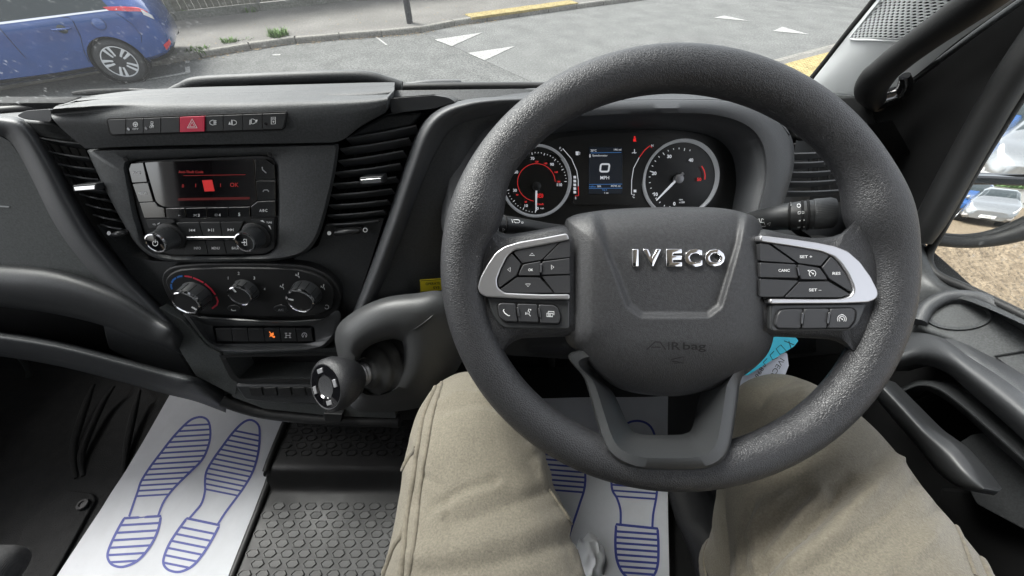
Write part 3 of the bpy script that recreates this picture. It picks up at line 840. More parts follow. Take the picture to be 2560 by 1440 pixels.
# ---- floor, toe board, cab sides (black carpet)
fl = box('cab_floor', (-1.5, -.9, FL - .06), (.72, .62, FL), M['carpet']); fl['kind'] = 'structure'
def wallbox(name, lo, hi, mat=None, par=None):
    o = box(name, lo, hi, mat or M['carpet'], par); 
    if not par: o['kind'] = 'structure'
    return o
surf('toe_board', [[V((x, .50, FL - .01)) for x in (-1.5, -.9, -.3, .3, .72)], [V((x, .58, FL + .03)) for x in (-1.5, -.9, -.3, .3, .72)], [V((x, .70, FL + .25)) for x in (-1.5, -.9, -.3, .3, .72)],
     [V((x, .74, FL + .66)) for x in (-1.5, -.9, -.3, .3, .72)]], M['carpet'], fl, nu=20, nv=14, thick=.03, tdir=(0, 1, 0))
wallbox('cab_side', (-1.56, -.9, FL - .06), (-1.5, .8, FL + .62))
tube('sill_trim', [aty(a, b_, y) for a, b_, y in ((50, 892, .52), (72, 930, .52), (66, 985, .50), (38, 1045, .46), (8, 1120, .41), (-6, 1200, .36))], .006, M['panel'], fl, n=10, seg=24)
for q in ([(190, 1195), (183, 1120), (215, 1010), (235, 960)], [(208, 1190), (205, 1130), (250, 1020), (285, 965)], [(310, 1180), (318, 1110), (335, 1030), (350, 975)]):
    tube('carpet_fold', [atz(a, b_, FL + .001 + .012 * i) for i, (a, b_) in enumerate(q)], [.004, .007, .007, .003], M['carpet'], fl, n=10, seg=14)
PLT = Pl(rel(0, 0, FL - CH + .012), (0, 0, 1))
kp_ = slab('scuff_plate', [(60, 1310), (168, 1225), (228, 1232), (238, 1248), (110, 1480), (0, 1480)], PLT, -.004, .02, M['carpet'], fl, r=8, bev=.002)
lathe('bolt', [(0, .012), (.004, .011), (.005, .006), (.002, .005)], PLT.at(208, 1261), (0, 0, 1), M['iron'], fl, n=14)

# ---- windscreen and its surround
def wsy(x): return .87 - (.13 * x * x if x < 0 else .13 * x * x)
wsr = []
for k, (dy, z) in enumerate(((.0, -.315), (-.16, -.05), (-.33, .22), (-.47, .45))):
    wsr.append([rel(x * (1 - .04 * k), wsy(x) + dy, z) for x in (-1.45, -1.1, -.75, -.4, 0, .3, .5, .66)])
ws = surf('windscreen', wsr, M['windscreen'], nu=40, nv=16, thick=.005, tdir=(0, .8, .6))
tag(ws, 'raked glass windscreen with dried rain spots above the dashboard', 'windscreen')

dash = thing('dashboard', 'black grained plastic van dashboard with centre console and storage trays', 'dashboard', rel(-.3, .6, -.55))
# top deck from the glass to the front crest
dk = []
for y, z in ((0, -.309), (-.1, -.29), (-.22, -.262), (-.33, -.25), (-.40, -.265), (-.42, -.36), (-.40, -.55)):
    dk.append([rel(x, wsy(x) + y * k, z) for x, k in ((-1.46, .5), (-1.1, .62), (-.7, .82), (-.3, .97), (.1, .95), (.4, .72), (.62, .5))])
surf('dash_top', dk, M['dash'], dash, nu=44, nv=26, thick=.03, tdir=(0, .6, -.8))
tube('glass_seal', [rel(x, wsy(x) - .01, -.303) for x in (-1.4, -1, -.6, -.2, .2, .5, .64)], .009, M['black'], dash, n=10, seg=30)
# body mass behind everything so that no gap opens
slab('console_core', [(60, 280), (1250, 262), (1250, 700), (1160, 1020), (1000, 1052), (640, 1030), (540, 985), (470, 940), (430, 800), (330, 690), (220, 560), (120, 390)], PC, -.05, .16, M['void'], dash, bev=0)

# console hood that carries the upper switch row
hood = surf('console_hood', [
    [aty(a, b_ + 12, .56) for a, b_ in ((150, 261), (280, 244), (430, 235), (600, 230), (780, 225), (890, 222), (940, 221), (972, 221))],
    [atz(a, b_, CH - .1775) for a, b_ in ((150, 262), (280, 245), (430, 236), (600, 231), (780, 226), (890, 223), (940, 222), (972, 222))],
    [atz(a, b_, CH - .1725) for a, b_ in ((139, 266), (280, 251), (440, 242), (600, 238), (780, 233), (890, 229), (940, 228), (972, 227))],
    [atz(a, b_, CH - .1715) for a, b_ in ((132, 273), (280, 261), (440, 252), (600, 248), (780, 243), (890, 239), (940, 236), (971, 234))],
    rows(PC, .0125, ((128, 284), (280, 274), (440, 265), (600, 261), (780, 255), (888, 250), (938, 246), (970, 242))),
    rows(PC, .0165, ((134, 300), (280, 300), (440, 293), (600, 288), (780, 282), (880, 275), (932, 267), (968, 256))),
    rows(PC, .014, ((165, 332), (292, 340), (440, 334), (600, 329), (778, 324), (862, 316), (916, 296), (966, 270))),
    rows(PC, .010, ((214, 371), (310, 367), (440, 363), (600, 360), (780, 357), (850, 352), (902, 316), (963, 282)))], M['dash'], dash, nu=70, nv=44, thick=.03, tdir=(0, 1, -.1))
# storage tray on top, open towards the cab, with a raised rim
tr_rim = [(424, 238), (455, 222), (500, 206), (640, 198), (760, 193), (880, 190), (930, 194), (965, 204), (1005, 217)]
tube('tray_rim', [aty(a, b_, .72) for a, b_ in tr_rim], .0095, M['dash'], dash, n=14, seg=50)
tri = [aty(a, b_ + 4, .72) for a, b_ in tr_rim]
surf('tray_wall', [tri, [aty(a, max(b_ + 10, 236), .70) for a, b_ in tr_rim], [aty(a, 262, .58) for a, b_ in tr_rim]], M['void'], dash, nu=30, nv=10, thick=.01)
# lids and filler panels either side of the hood
for pts, nm in (([(40, 289), (62, 277), (128, 272), (129, 306), (60, 298)], 'dash_lid'), ([(974, 246), (1085, 238), (1122, 244), (1140, 256), (1080, 272), (978, 284)], 'dash_lid')):
    slab(nm, pts, PC, .001, .05, M['ctrim'], dash, r=9, bev=.005, seg=3)
slab('vent_filler', [(50, 300), (130, 305), (200, 345), (205, 362), (100, 345)], PC, -.012, .03, M['dash'], dash, bev=.003)
slab('vent_filler', [(965, 286), (1055, 280), (1030, 316), (866, 346), (900, 322)], PC, -.012, .03, M['dash2'], dash, bev=.003)
slab('dash_ledge', [(976, 226), (1300, 222), (1500, 230), (1380, 246), (1140, 250), (1085, 236), (976, 244)], Pl(aty(1150, 236, .5), elev(60)), 0, .04, M['dash'], dash, r=4, bev=.004)

# fascia round the radio
fo = [(216, 373), (530, 363), (849, 358), (838, 440), (817, 530), (797, 596), (765, 636), (700, 652), (560, 657), (430, 656), (378, 644), (338, 610), (292, 530), (250, 448)]
radio_out = [(322, 422), (328, 408), (345, 402), (520, 395), (655, 389), (678, 393), (689, 410), (691, 520), (689, 605), (681, 627), (660, 636), (520, 638), (430, 638), (388, 630), (366, 600), (345, 530)]
def grow(pts, k):
    c = sum((V(p) for p in pts), V((0, 0))) / len(pts)
    return [tuple(c + (V(p) - c) * (1 + k / (V(p) - c).length)) for p in pts]
N_ = 160
fo = [tuple(v_) for v_ in rp(fo, [4, 0, 6, 40, 40, 60, 60, 60, 40, 40, 40, 40, 40, 40])]
radio_out = [tuple(v_) for v_ in rp(radio_out, 14)]
fr = [resample(fo, N_), resample(fo, N_), resample(grow(fo, -9), N_)]
def al(loop, ref):   # start the inner loop at the point nearest the outer loop's start
    L = resample(loop, N_); c = sum(L, V((0, 0))) / N_; a0 = math.atan2(*(ref[0] - sum(ref, V((0, 0))) / N_))
    i0 = min(range(N_), key=lambda i: abs((math.atan2(*(L[i] - c)) - a0 + math.pi) % (2 * math.pi) - math.pi))
    return L[i0:] + L[:i0]
i2 = al(grow(radio_out, 16), fr[0]); i1 = al(grow(radio_out, 3), fr[0])
loops('radio_fascia', [[PC.at(p.x, p.y, -.03) for p in fr[0]], [PC.at(p.x, p.y, -.002) for p in fr[1]], [PC.at(p.x, p.y, .006) for p in fr[2]], [PC.at(p.x, p.y, .005) for p in i2], [PC.at(p.x, p.y, -.001) for p in i1], [PC.at(p.x, p.y, -.03) for p in i1]], M['dash'], dash, n=N_, smooth=False, ang=60)
for p in ((315, 398), (675, 387)):
    lathe('release_hole', [(0, .0028), (.0006, .0028)], PC.at(*p, .0058), PC.n, M['void'], dash, n=14)
# lower console skin
lc = [(240, 560), (330, 640), (378, 652), (560, 662), (720, 655), (795, 615), (815, 560), (960, 545), (925, 660), (880, 790), (864, 830), (862, 882), (560, 886), (515, 868), (455, 850), (440, 800), (330, 690)]
slab('console_skin', lc, PC, -.012, .05, M['dash2'], dash, r=6, bev=.003)
slab('console_flank', [(395, 768), (455, 800), (520, 868), (552, 884), (594, 958), (588, 990), (490, 940), (452, 880)], PC, .001, .05, M['panel'], dash, r=6, bev=.003)
slab('console_flank', [(556, 876), (700, 876), (862, 868), (862, 890), (700, 889), (560, 892)], PC, .001, .05, M['panel'], dash, r=2, bev=.002)
slab('console_foot', [(582, 952), (848, 950), (862, 905), (985, 1000), (990, 1046), (830, 1040), (660, 1022), (580, 992)], PC, .0, .05, M['panel'], dash, r=4, bev=.003)
# bottom lip and bracket
tube('bottom_lip', rows(PC, -.01, ((560, 1000), (660, 1030), (830, 1046), (1000, 1052))), .012, M['black'], dash, n=12, seg=20)
slab('bracket', [(808, 1034), (856, 1036), (852, 1056), (812, 1054)], PC, .012, .03, M['black'], dash, r=3, bev=.002)

# climate recess and switch bezel
rec = [(404, 700), (420, 672), (470, 662), (560, 659), (705, 661), (775, 670), (825, 695), (850, 730), (848, 775), (830, 800), (740, 806), (640, 805), (530, 800), (470, 790), (425, 752)]
slab('climate_surround', [tuple(v_) for v_ in cr(rec, 90, True)], PK, .002, .03, M['black'], dash, bev=.002)
bez = [(452, 778), (490, 790), (640, 800), (740, 802), (820, 795), (846, 770), (854, 790), (842, 835), (820, 866), (790, 875), (600, 881), (545, 878), (515, 858)]
bl = resample(rp(bez, 8), 80)
bin_ = resample(rp([(530, 815), (785, 815), (790, 858), (540, 860)], 3), 80)
ii = min(range(80), key=lambda i: (bin_[i] - bl[0]).length); bin_ = bin_[ii:] + bin_[:ii]
loops('switch_bezel', [[PC.at(p.x, p.y, -.02) for p in bl], [PC.at(p.x, p.y, .010) for p in bl], [PC.at(*(p.lerp(q, .22)), .012) for p, q in zip(bl, bin_)], [PC.at(*(p.lerp(q, .6)), .003) for p, q in zip(bl, bin_)], [PC.at(p.x, p.y, .002) for p in bin_], [PC.at(p.x, p.y, -.012) for p in bin_]], M['ctrim'], dash, n=80, smooth=False, ang=60)
# cubby
cub_o = [(548, 888), (700, 884), (850, 880), (864, 905), (850, 952), (770, 956), (590, 956), (575, 945)]
cub_i = [(563, 894), (700, 891), (838, 888), (848, 905), (838, 945), (765, 947), (597, 947), (588, 938)]
loops('cubby', [[PC.at(*p, -.01) for p in resample(cub_o, 60)], [PC.at(*p, .006) for p in resample(cub_o, 60)], [PC.at(*p, .006) for p in resample(cub_i, 60)], [PC.at(*p, -.048) for p in resample(cub_i, 60)]], M['black'], dash, n=60, smooth=False, cap_last=True, ang=30)
slab('cubby_sill', [(585, 962), (845, 962), (850, 1012), (690, 1010), (610, 1000)], PC, .005, .03, M['dash2'], dash, r=10, bev=.005)
for i in range(5):
    x = 622 + i * 36
    slab('sill_groove', [(x, 970), (x + 31, 969), (x + 36, 990), (x + 6, 990)], PC, .0065, .004, M['black'], dash, r=2, bev=.0005)

# ---- passenger side
roll = surf('grain_roll', [
    rows(PC, -.03, ((-60, 283), (0, 288), (55, 297), (97, 330), (137, 395), (190, 490), (245, 583), (315, 665), (385, 742), (452, 815))),
    rows(PC, .004, ((-60, 288), (0, 292), (52, 302), (90, 340), (130, 405), (183, 505), (237, 597), (307, 682), (376, 752), (446, 822))),
    rows(PC, .014, ((-60, 300), (0, 304), (42, 318), (77, 357), (115, 425), (165, 525), (218, 612), (290, 697), (360, 762), (436, 826))),
    rows(PC, .010, ((-60, 325), (0, 328), (30, 342), (60, 382), (95, 448), (143, 545), (198, 628), (268, 706), (345, 770), (425, 828))),
    rows(PC, -.004, ((-60, 345), (0, 345), (18, 355), (45, 395), (78, 460), (125, 555), (180, 636), (250, 712), (330, 775), (415, 830)))], M['roll'], dash, nu=70, nv=22, thick=.02)
slab('passenger_panel', [(-1250, 335), (0, 340), (22, 352), (52, 392), (87, 455), (135, 550), (190, 632), (260, 708), (335, 768), (360, 790), (290, 728), (150, 678), (0, 664), (-1250, 660)], PC, .002, .03, M['panel'], dash, bev=.004)
slab('airbag_seam', [(-40, 512), (22, 516), (22, 519), (-40, 515)], PC, .0028, .004, M['dim'], dash, bev=0)
surf('shelf_brow', [
    rowe(PC, -.01, ((-120, 652), (0, 657), (150, 672), (300, 722), (400, 782), (452, 822), (497, 856))),
    rowe(PC, .012, ((-120, 664), (0, 669), (150, 684), (295, 732), (393, 790), (446, 828), (491, 862))),
    rowe(PC, .024, ((-120, 700), (0, 705), (145, 718), (280, 757), (375, 806), (438, 838), (483, 872))),
    rowe(PC, .018, ((-120, 742), (0, 747), (135, 762), (265, 793), (362, 832), (430, 862), (475, 896))),
    rowe(PC, -.01, ((-120, 760), (0, 765), (132, 782), (258, 812), (352, 848), (428, 872), (473, 906))),
    rowe(PC, -.09, ((-120, 762), (0, 767), (132, 784), (258, 814), (352, 850), (428, 874), (473, 908)))], M['dash2'], dash, nu=50, nv=30, thick=.02)
slab('shelf_back', [(-1250, 740), (100, 750), (300, 790), (470, 860), (480, 940), (300, 900), (100, 860), (-1250, 840)], PC, -.10, .02, M['black'], dash, bev=0)
slab('shelf_end', [(255, 806), (300, 800), (440, 846), (450, 885), (490, 945), (425, 932), (330, 902), (270, 872)], PC, -.02, .02, M['dash2'], dash, r=8, bev=.004)
lip0 = ((-120, 822), (0, 831), (150, 856), (300, 894), (410, 924), (490, 944), (565, 972))
surf('shelf_lip', [
    rowe(PC, -.10, [(a, b_ - 3) for a, b_ in lip0]), rowe(PC, .0, lip0),
    rowe(PC, .02, [(a, b_ + 8) for a, b_ in lip0]), rowe(PC, .022, [(a, b_ + 22) for a, b_ in lip0]),
    rowe(PC, .006, [(a, b_ + 42) for a, b_ in lip0]), rowe(PC, -.03, [(a, b_ + 52) for a, b_ in lip0]), rowe(PC, -.10, [(a, b_ + 60) for a, b_ in lip0])], M['dash'], dash, nu=50, nv=36, thick=.015)

# the same mouldings run on straight to the passenger door
def run_on(name, px, prof, mat):
    surf(name, [[PC.at(-1250 + (px + 1250) * i / 3, y_, o_) for i in range(4)] for y_, o_ in prof], mat, dash, nu=4, nv=24, thick=.015)
run_on('grain_roll', -58, ((283, -.03), (288, .004), (300, .014), (325, .010), (345, -.004)), M['roll'])
run_on('shelf_brow', -118, ((652, -.01), (664, .012), (700, .024), (742, .018), (760, -.01), (762, -.09)), M['dash2'])
run_on('shelf_lip', -118, ((819, -.10), (822, .0), (830, .02), (844, .022), (864, .006), (874, -.03), (882, -.10)), M['dash'])

# ---- driver's side panel, cowl and knee trim
surf('driver_roll', [
    rows(PC, -.03, ((1340, 240), (1240, 242), (1160, 250), (1092, 272), (1048, 318), (1010, 418), (966, 548), (915, 690), (868, 812))),
    rows(PC, .010, ((1340, 243), (1242, 245), (1164, 254), (1098, 276), (1054, 324), (1016, 424), (972, 556), (920, 698), (872, 818))),
    rows(PC, .020, ((1340, 252), (1246, 255), (1172, 266), (1112, 290), (1072, 338), (1036, 432), (990, 566), (934, 712), (882, 824))),
    rows(PC, .008, ((1345, 285), (1256, 287), (1190, 300), (1135, 322), (1098, 372), (1058, 456), (1010, 586), (952, 728), (895, 830)))], M['roll'], dash, nu=60, nv=18, thick=.02)
surf('knee_panel', [
    rows(PC, .010, ((1345, 282), (1256, 284), (1190, 297), (1135, 318), (1096, 370), (1056, 454), (1008, 584), (950, 726), (893, 830))),
    rows(PC, .002, ((1300, 292), (1245, 298), (1205, 318), (1175, 355), (1150, 420), (1115, 500), (1070, 620), (1010, 760), (950, 850))),
    rows(PC, -.03, ((1270, 302), (1240, 312), (1222, 345), (1208, 400), (1205, 480), (1200, 570), (1190, 680), (1140, 800), (1080, 880)))], M['dash2'], dash, nu=40, nv=20, thick=.02)
slab('lower_knee_trim', [(990, 735), (1150, 660), (1400, 600), (2100, 600), (2250, 700), (2200, 880), (1900, 905), (1500, 905), (1250, 890), (1120, 840)], Pl(PC.at(1100, 740, -.01), elev(25)), 0, .03, M['black'], dash, r=20, bev=.004)
PCO = PCL.off(.055)
o_edge = [(1215, 600), (1200, 500), (1212, 400), (1262, 335), (1360, 303), (1520, 290), (1660, 286), (1780, 290), (1860, 315), (1900, 360), (1912, 430), (1900, 500), (1870, 580), (1780, 640), (1560, 660), (1330, 650)]
o_out = [(1120, 600), (1110, 480), (1128, 360), (1175, 285), (1300, 258), (1500, 249), (1680, 247), (1820, 249), (1915, 275), (1975, 335), (1985, 410), (1962, 500), (1930, 590), (1800, 680), (1560, 700), (1300, 690)]
deep = [(1250, 560), (1238, 480), (1250, 405), (1300, 355), (1390, 333), (1510, 324), (1620, 323), (1720, 328), (1790, 347), (1828, 385), (1840, 440), (1836, 490), (1815, 560), (1740, 600), (1560, 610), (1350, 600)]
loops('cowl', [[PCO.at(a, b_, -.10) + V((0, .05, 0)) for a, b_ in o_out], [PCO.at(a, b_, -.012) for a, b_ in o_out], [PCO.at(*(V(p).lerp(V(q), .14)), -.001) for p, q in zip(o_out, o_edge)], [PCO.at(*(V(p).lerp(V(q), .6)), .004) for p, q in zip(o_out, o_edge)], [PCO.at(*(V(p).lerp(V(q), .92)), .001) for p, q in zip(o_out, o_edge)], [PCO.at(*p, -.006) for p in o_edge],
     [PCO.at(*(V(p).lerp(V(q), .3)), -.012) for p, q in zip(o_edge, deep)], [PCL.at(*p, .0) for p in deep]], M['roll'], dash, n=120, ang=60)
surf('cowl_top', [[PCO.at(a, b_, -.006) for a, b_ in ((1128, 360), (1175, 287), (1300, 260), (1500, 251), (1680, 249), (1820, 251), (1915, 277), (1975, 337))],
     [PCO.at(a, b_, -.03) + V((0, .05, .0)) for a, b_ in ((1110, 365), (1160, 290), (1300, 262), (1500, 253), (1680, 251), (1820, 253), (1930, 279), (1990, 340))],
     [rel(x, .66, -.27) for x in (.0, .02, .08, .17, .27, .36, .45, .52)]], M['roll'], dash, nu=40, nv=14, thick=.01, tdir=(0, .3, -1))

# right-hand end of the dash
surf('dash_end', [
    rows(PCL, -.02, ((1915, 600), (1950, 510), (1978, 420), (1990, 350))), rows(PCL, -.03, ((1950, 610), (1985, 515), (2010, 420), (2020, 350))),
    [aty(a, b_, .56) for a, b_ in ((2150, 600), (2150, 500), (2140, 400), (2130, 320))], [aty(a, b_, .53) for a, b_ in ((2300, 640), (2300, 560), (2290, 420), (2230, 300))]], M['black'], dash, nu=16, nv=14, thick=.02)
slab('dash_corner', [(2000, 250), (2140, 238), (2180, 260), (2200, 330), (2060, 380), (1990, 340)], Pl(aty(2090, 290, .57), elev(50)), 0, .05, M['black'], dash, r=14, bev=.004)
slab('pillar_foot', [(2070, 236), (2146, 240), (2150, 262), (2096, 258)], Pl(aty(2110, 250, .6), elev(55)), .006, .01, M['panel'], dash, r=3, bev=.001)

# ---- air vents
def vent(label, outline, slats, tabpx, wheel, dots, lev=.0, pl=PC):
    c0 = pl.at(*[sum(v) / len(outline) for v in zip(*outline)])
    v = thing('air_vent', label, 'air vent', c0, 'dashboard air vents')
    slab('duct', outline, pl, -.047, .01, M['void'], v, bev=0)
    for (a, b_) in slats:
        P0 = [pl.at(*a, -.006), pl.at(*[(p + q) / 2 + d for p, q, d in zip(a, b_, (0, 2))], -.001), pl.at(*b_, -.006)]
        q = cr(P0, 10); up = pl.n.cross(V((1, 0, 0))).normalized()
        if up.z < 0: up = -up
        vs = []
        for p in q:
            for dn, du in ((0, .0), (-.0006, .0016), (-.015, -.0078), (-.015, -.0092), (-.0015, -.0012)): vs.append(p + pl.n * dn + up * du)
        n = 5; k = len(q)
        mo('slat', vs, [[i * n + j, i * n + (j + 1) % n, (i + 1) * n + (j + 1) % n, (i + 1) * n + j] for i in range(k - 1) for j in range(n)] + [list(range(n)), [(k - 1) * n + j for j in range(n)]], M['slat'], v, ang=30)
    for j in range(4):
        a = [slats[0][0][k] * (1 - (j + 1) / 5) + slats[0][1][k] * (j + 1) / 5 for k in (0, 1)]; b_ = [slats[-1][0][k] * (1 - (j + 1) / 5) + slats[-1][1][k] * (j + 1) / 5 for k in (0, 1)]
        tube('rear_blade', [pl.at(*a, -.042), pl.at(*b_, -.042)], .0012, M['black'], v, n=6)
    if tabpx:
        x0, y0, x1, y1 = tabpx
        slab('vent_tab', [(x0, y0 + 4), (x1, y0), (x1 + 2, y1 - 3), (x0 + 3, y1)], pl, .012, .02, M['ctrim'], v, r=4, bev=.002)
        slab('tab_chrome', [(x0 + 3, y0 + 9), (x1 - 4, y0 + 5), (x1 - 3, y1 - 6), (x0 + 6, y1 - 2)], pl, .0135, .004, M['chrome'], v, r=2, bev=.001)
    if wheel:
        x0, y0, x1, y1 = wheel
        slab('vent_wheel_slot', [(x0 - 5, y0), (x1 + 6, y0 - 6), (x1 + 3, y1 - 4), (x0 - 2, y1 + 2)], pl, .001, .01, M['void'], v, r=5, bev=0)
        tube('vent_wheel', [pl.at(x0, (y0 + y1) / 2, .0), pl.at((x0 + x1) / 2, (y0 + y1) / 2 - 2, .004), pl.at(x1, (y0 + y1) / 2 - 5, .0)], [.002, .004, .002], M['key'], v, n=12, seg=12)
    if dots:
        marks('vent_symbol', pl, .0025, M['white'], v, (), [arc(*dots[0], 5.2, 0, 345, 12)])
        if len(dots) > 1: marks('vent_symbol', pl, .0025, M['white'], v, [(arc(*dots[1], 5, 0, 360, 14), 2.)])
    return v
vent('tall slatted air vent between the radio fascia and the instrument cowl', [(872, 343), (1048, 308), (1010, 430), (968, 545), (945, 572), (812, 575), (838, 440)],
     [((866, 348), (1040, 316)), ((850, 374), (1022, 347)), ((846, 404), (1008, 379)), ((836, 433), (1000, 411)), ((830, 462), (990, 444)), ((826, 489), (978, 474)), ((822, 515), (968, 502)), ((819, 540), (958, 528)), ((816, 563), (946, 553))],
     (898, 440, 956, 462), (838, 575, 898, 588), ((823, 583), (913, 575)))
vent('tall slatted air vent between the passenger panel and the radio fascia', [(85, 345), (205, 358), (225, 400), (292, 545), (310, 585), (250, 575), (190, 490), (130, 395)],
     [((92, 345), (208, 361)), ((120, 380), (222, 396)), ((140, 410), (234, 424)), ((160, 437), (245, 450)), ((185, 470), (256, 477)), ((198, 486), (268, 501)), ((214, 512), (279, 526)), ((232, 538), (290, 551)), ((250, 562), (303, 574))],
     (181, 459, 240, 479), (282, 581, 315, 592), ((272, 583),))
PV = Pl(aty(2010, 430, .455), elev(24, 6))
vent('short slatted air vent at the door end of the dashboard', [(1965, 365), (2080, 345), (2110, 420), (2105, 505), (1945, 505)],
     [((1985, 385), (2085, 378)), ((1980, 408), (2090, 402)), ((1972, 432), (2095, 427)), ((1964, 456), (2100, 451)), ((1956, 480), (2104, 476))], None, None, None, pl=PV)

# ---- upper switch row on the hood
sw = thing('upper_switch_row', 'row of nine console push switches with a red hazard key above the radio', 'switch row', PC.at(490, 310, .016))
slab('switch_bed', [(265, 300), (270, 295), (716, 278), (719, 284), (712, 318), (704, 326), (280, 340), (272, 334)], PC, .0172, .012, M['void'], sw, r=4, bev=.0004)
ty = lambda x: 298.5 - 17 * (x - 269) / 446
by = lambda x: 337 - 14 * (x - 277) / 430
xb = [268, 314.5, 358, 402, 449, 511, 558, 607, 656, 716]
for i in range(9):
    a, b_ = xb[i] + .8, xb[i + 1] - .8
    pts = [(a, ty(a) + 1), (b_, ty(b_) + 1), (b_ + (0 if i < 8 else -7), by(b_) - 1), (a + (0 if i else 9), by(a) - 1)]
    slab('push_switch', pts, PC, .0195 + (.0012 if i == 4 else 0), .01, M['redkey'] if i == 4 else M['key'], sw, r=[4 if i == 0 else 1, 4 if i == 8 else 1, 9 if i == 8 else 1, 9 if i == 0 else 1], bev=.0007)
ck = cv(260, 260, 5.333)
hz = ck([(1175, 200), (1240, 318), (1112, 318)])
hzi = ck([(1175, 240), (1208, 300), (1142, 300)])
marks('hazard_symbol', PC, .0210, M['white'], sw, [(hz, 2.4, True), (hzi, 1.8, True)])
def dlamp(x, y, s_=1): return [(ck([(x - 30 * s_, y - 32), (x - 8 * s_, y - 32)]) + ck([(x + 22 * s_, y - 18), (x + 26 * s_, y), (x + 22 * s_, y + 18), (x - 8 * s_, y + 32), (x - 30 * s_, y + 32)]), 1.5, True)]
icons('switch_symbol', PC, .0199, M['white'], sw, [
    ([(arc(*ck([(418, 272)])[0], 5.6, 0, 360, 18), 1.9), (ck([(392, 268), (444, 268)]), 2.4), (ck([(418, 270), (418, 300)]), 2)], []),
    ([(ck([(625, 235), (655, 240), (655, 262), (622, 258)]), 1.5, True), (ck([(615, 285), (640, 270), (660, 290)]), 1.6), (ck([(630, 296), (650, 280)]), 1.2)], []),
    (dlamp(1436, 248, -1) + [(ck([(1466, 225), (1500, 225)]), 1.4), (ck([(1466, 247), (1500, 247)]), 1.4), (ck([(1466, 268), (1500, 268)]), 1.4), (ck([(1483, 215), (1480, 280)]), 1.3)], []),
    (dlamp(1740, 248, 1) + [(ck([(1700 + 8 * i, 210), (1694 + 10 * i, 280)]), 1.2) for i in (0, 1)], [ck([(1660, 275), (1675, 232), (1690, 275)])]),
    (dlamp(1995, 232, 1) + [(ck([(1945 + 10 * i, 210), (1940 + 12 * i, 275)]), 1.2) for i in (0, 1)], [ck([(2022, 212), (2048, 210), (2034, 255)])]),
    ([(ck([(2230, 178), (2285, 174), (2285, 264), (2230, 268)]), 1.6, True), (ck([(2245, 192), (2270, 190), (2270, 212), (2245, 214)]), 1.3, True)], [ck([(2245, 230), (2272, 230), (2258, 252)])])])
words('switch_lettering', PC, .0199, M['white'], sw, [('CITY', *ck([(420, 333)])[0], 4.6, 15), ('OFF', *ck([(636, 305)])[0], 6, 11)])
for p in ((330, 335), (566, 325), (2160, 262)):
    lathe('tell_tale', [(0, .0017), (.0005, .0015)], PC.at(*ck([p])[0], .0196), PC.n, M['gloss'], sw, n=12)

# ---- radio
rd = thing('car_radio', 'gloss black van radio with red display, two chrome-ringed knobs and keys', 'radio', PC.at(510, 520))
slab('radio_body', radio_out, PC, .0, .06, M['black'], rd, r=8, bev=.001)
c1 = cv(300, 360, 4.8)
def key(pts, h=.003, mat='key', r=2.5, name='key', conv=c1, pl=PC, par=None, bev=.0005): return slab(name, conv(pts), pl, h, .006, M[mat], par or rd, r=r, bev=bev)
slab('display', c1([(292, 222), (400, 212), (1600, 180), (1640, 690), (1560, 747), (520, 757), (430, 700)]), PC, .0028, .006, M['screen'], rd, r=[4, 8, 2, 8, 6, 10, 12], bev=.0006)
for k_ in ([(105, 300), (130, 235), (275, 222), (325, 455), (145, 465)], [(148, 478), (335, 470), (400, 692), (225, 698)], [(232, 708), (415, 700), (450, 750), (525, 770), (545, 885), (290, 888)],
           [(545, 775), (775, 770), (790, 890), (555, 892)], [(785, 772), (1035, 765), (1045, 888), (800, 892)], [(1045, 765), (1290, 760), (1300, 885), (1055, 888)], [(1300, 760), (1555, 755), (1558, 875), (1305, 885)],
           [(1572, 752), (1645, 692), (1860, 682), (1864, 870), (1572, 878)], [(1612, 185), (1740, 183), (1850, 260), (1860, 430), (1628, 430)], [(1632, 442), (1861, 442), (1861, 673), (1645, 673)]):
    key(k_, .0032, 'gloss', r=2)
for k_ in ([(670, 945), (945, 940), (990, 1105), (790, 1110)], [(955, 940), (1195, 938), (1225, 1105), (1000, 1105)], [(1203, 938), (1480, 935), (1425, 1050), (1400, 1100), (1233, 1103)],
           [(800, 1165), (1015, 1162), (1055, 1318), (770, 1318)], [(1022, 1162), (1240, 1160), (1275, 1318), (1062, 1318)], [(1248, 1160), (1410, 1160), (1500, 1295), (1480, 1316), (1283, 1318)],
           [(305, 905), (640, 905), (660, 940), (480, 1000), (350, 1020)], [(1560, 905), (1850, 890), (1850, 1250), (1780, 1290), (1800, 1050)]):
    key(k_, .0026, 'key')
slab('chrome_bar', c1([(785, 1117), (1405, 1115), (1405, 1148), (790, 1150)]), PC, .0055, .006, M['chrome'], rd, r=3, bev=.0008)
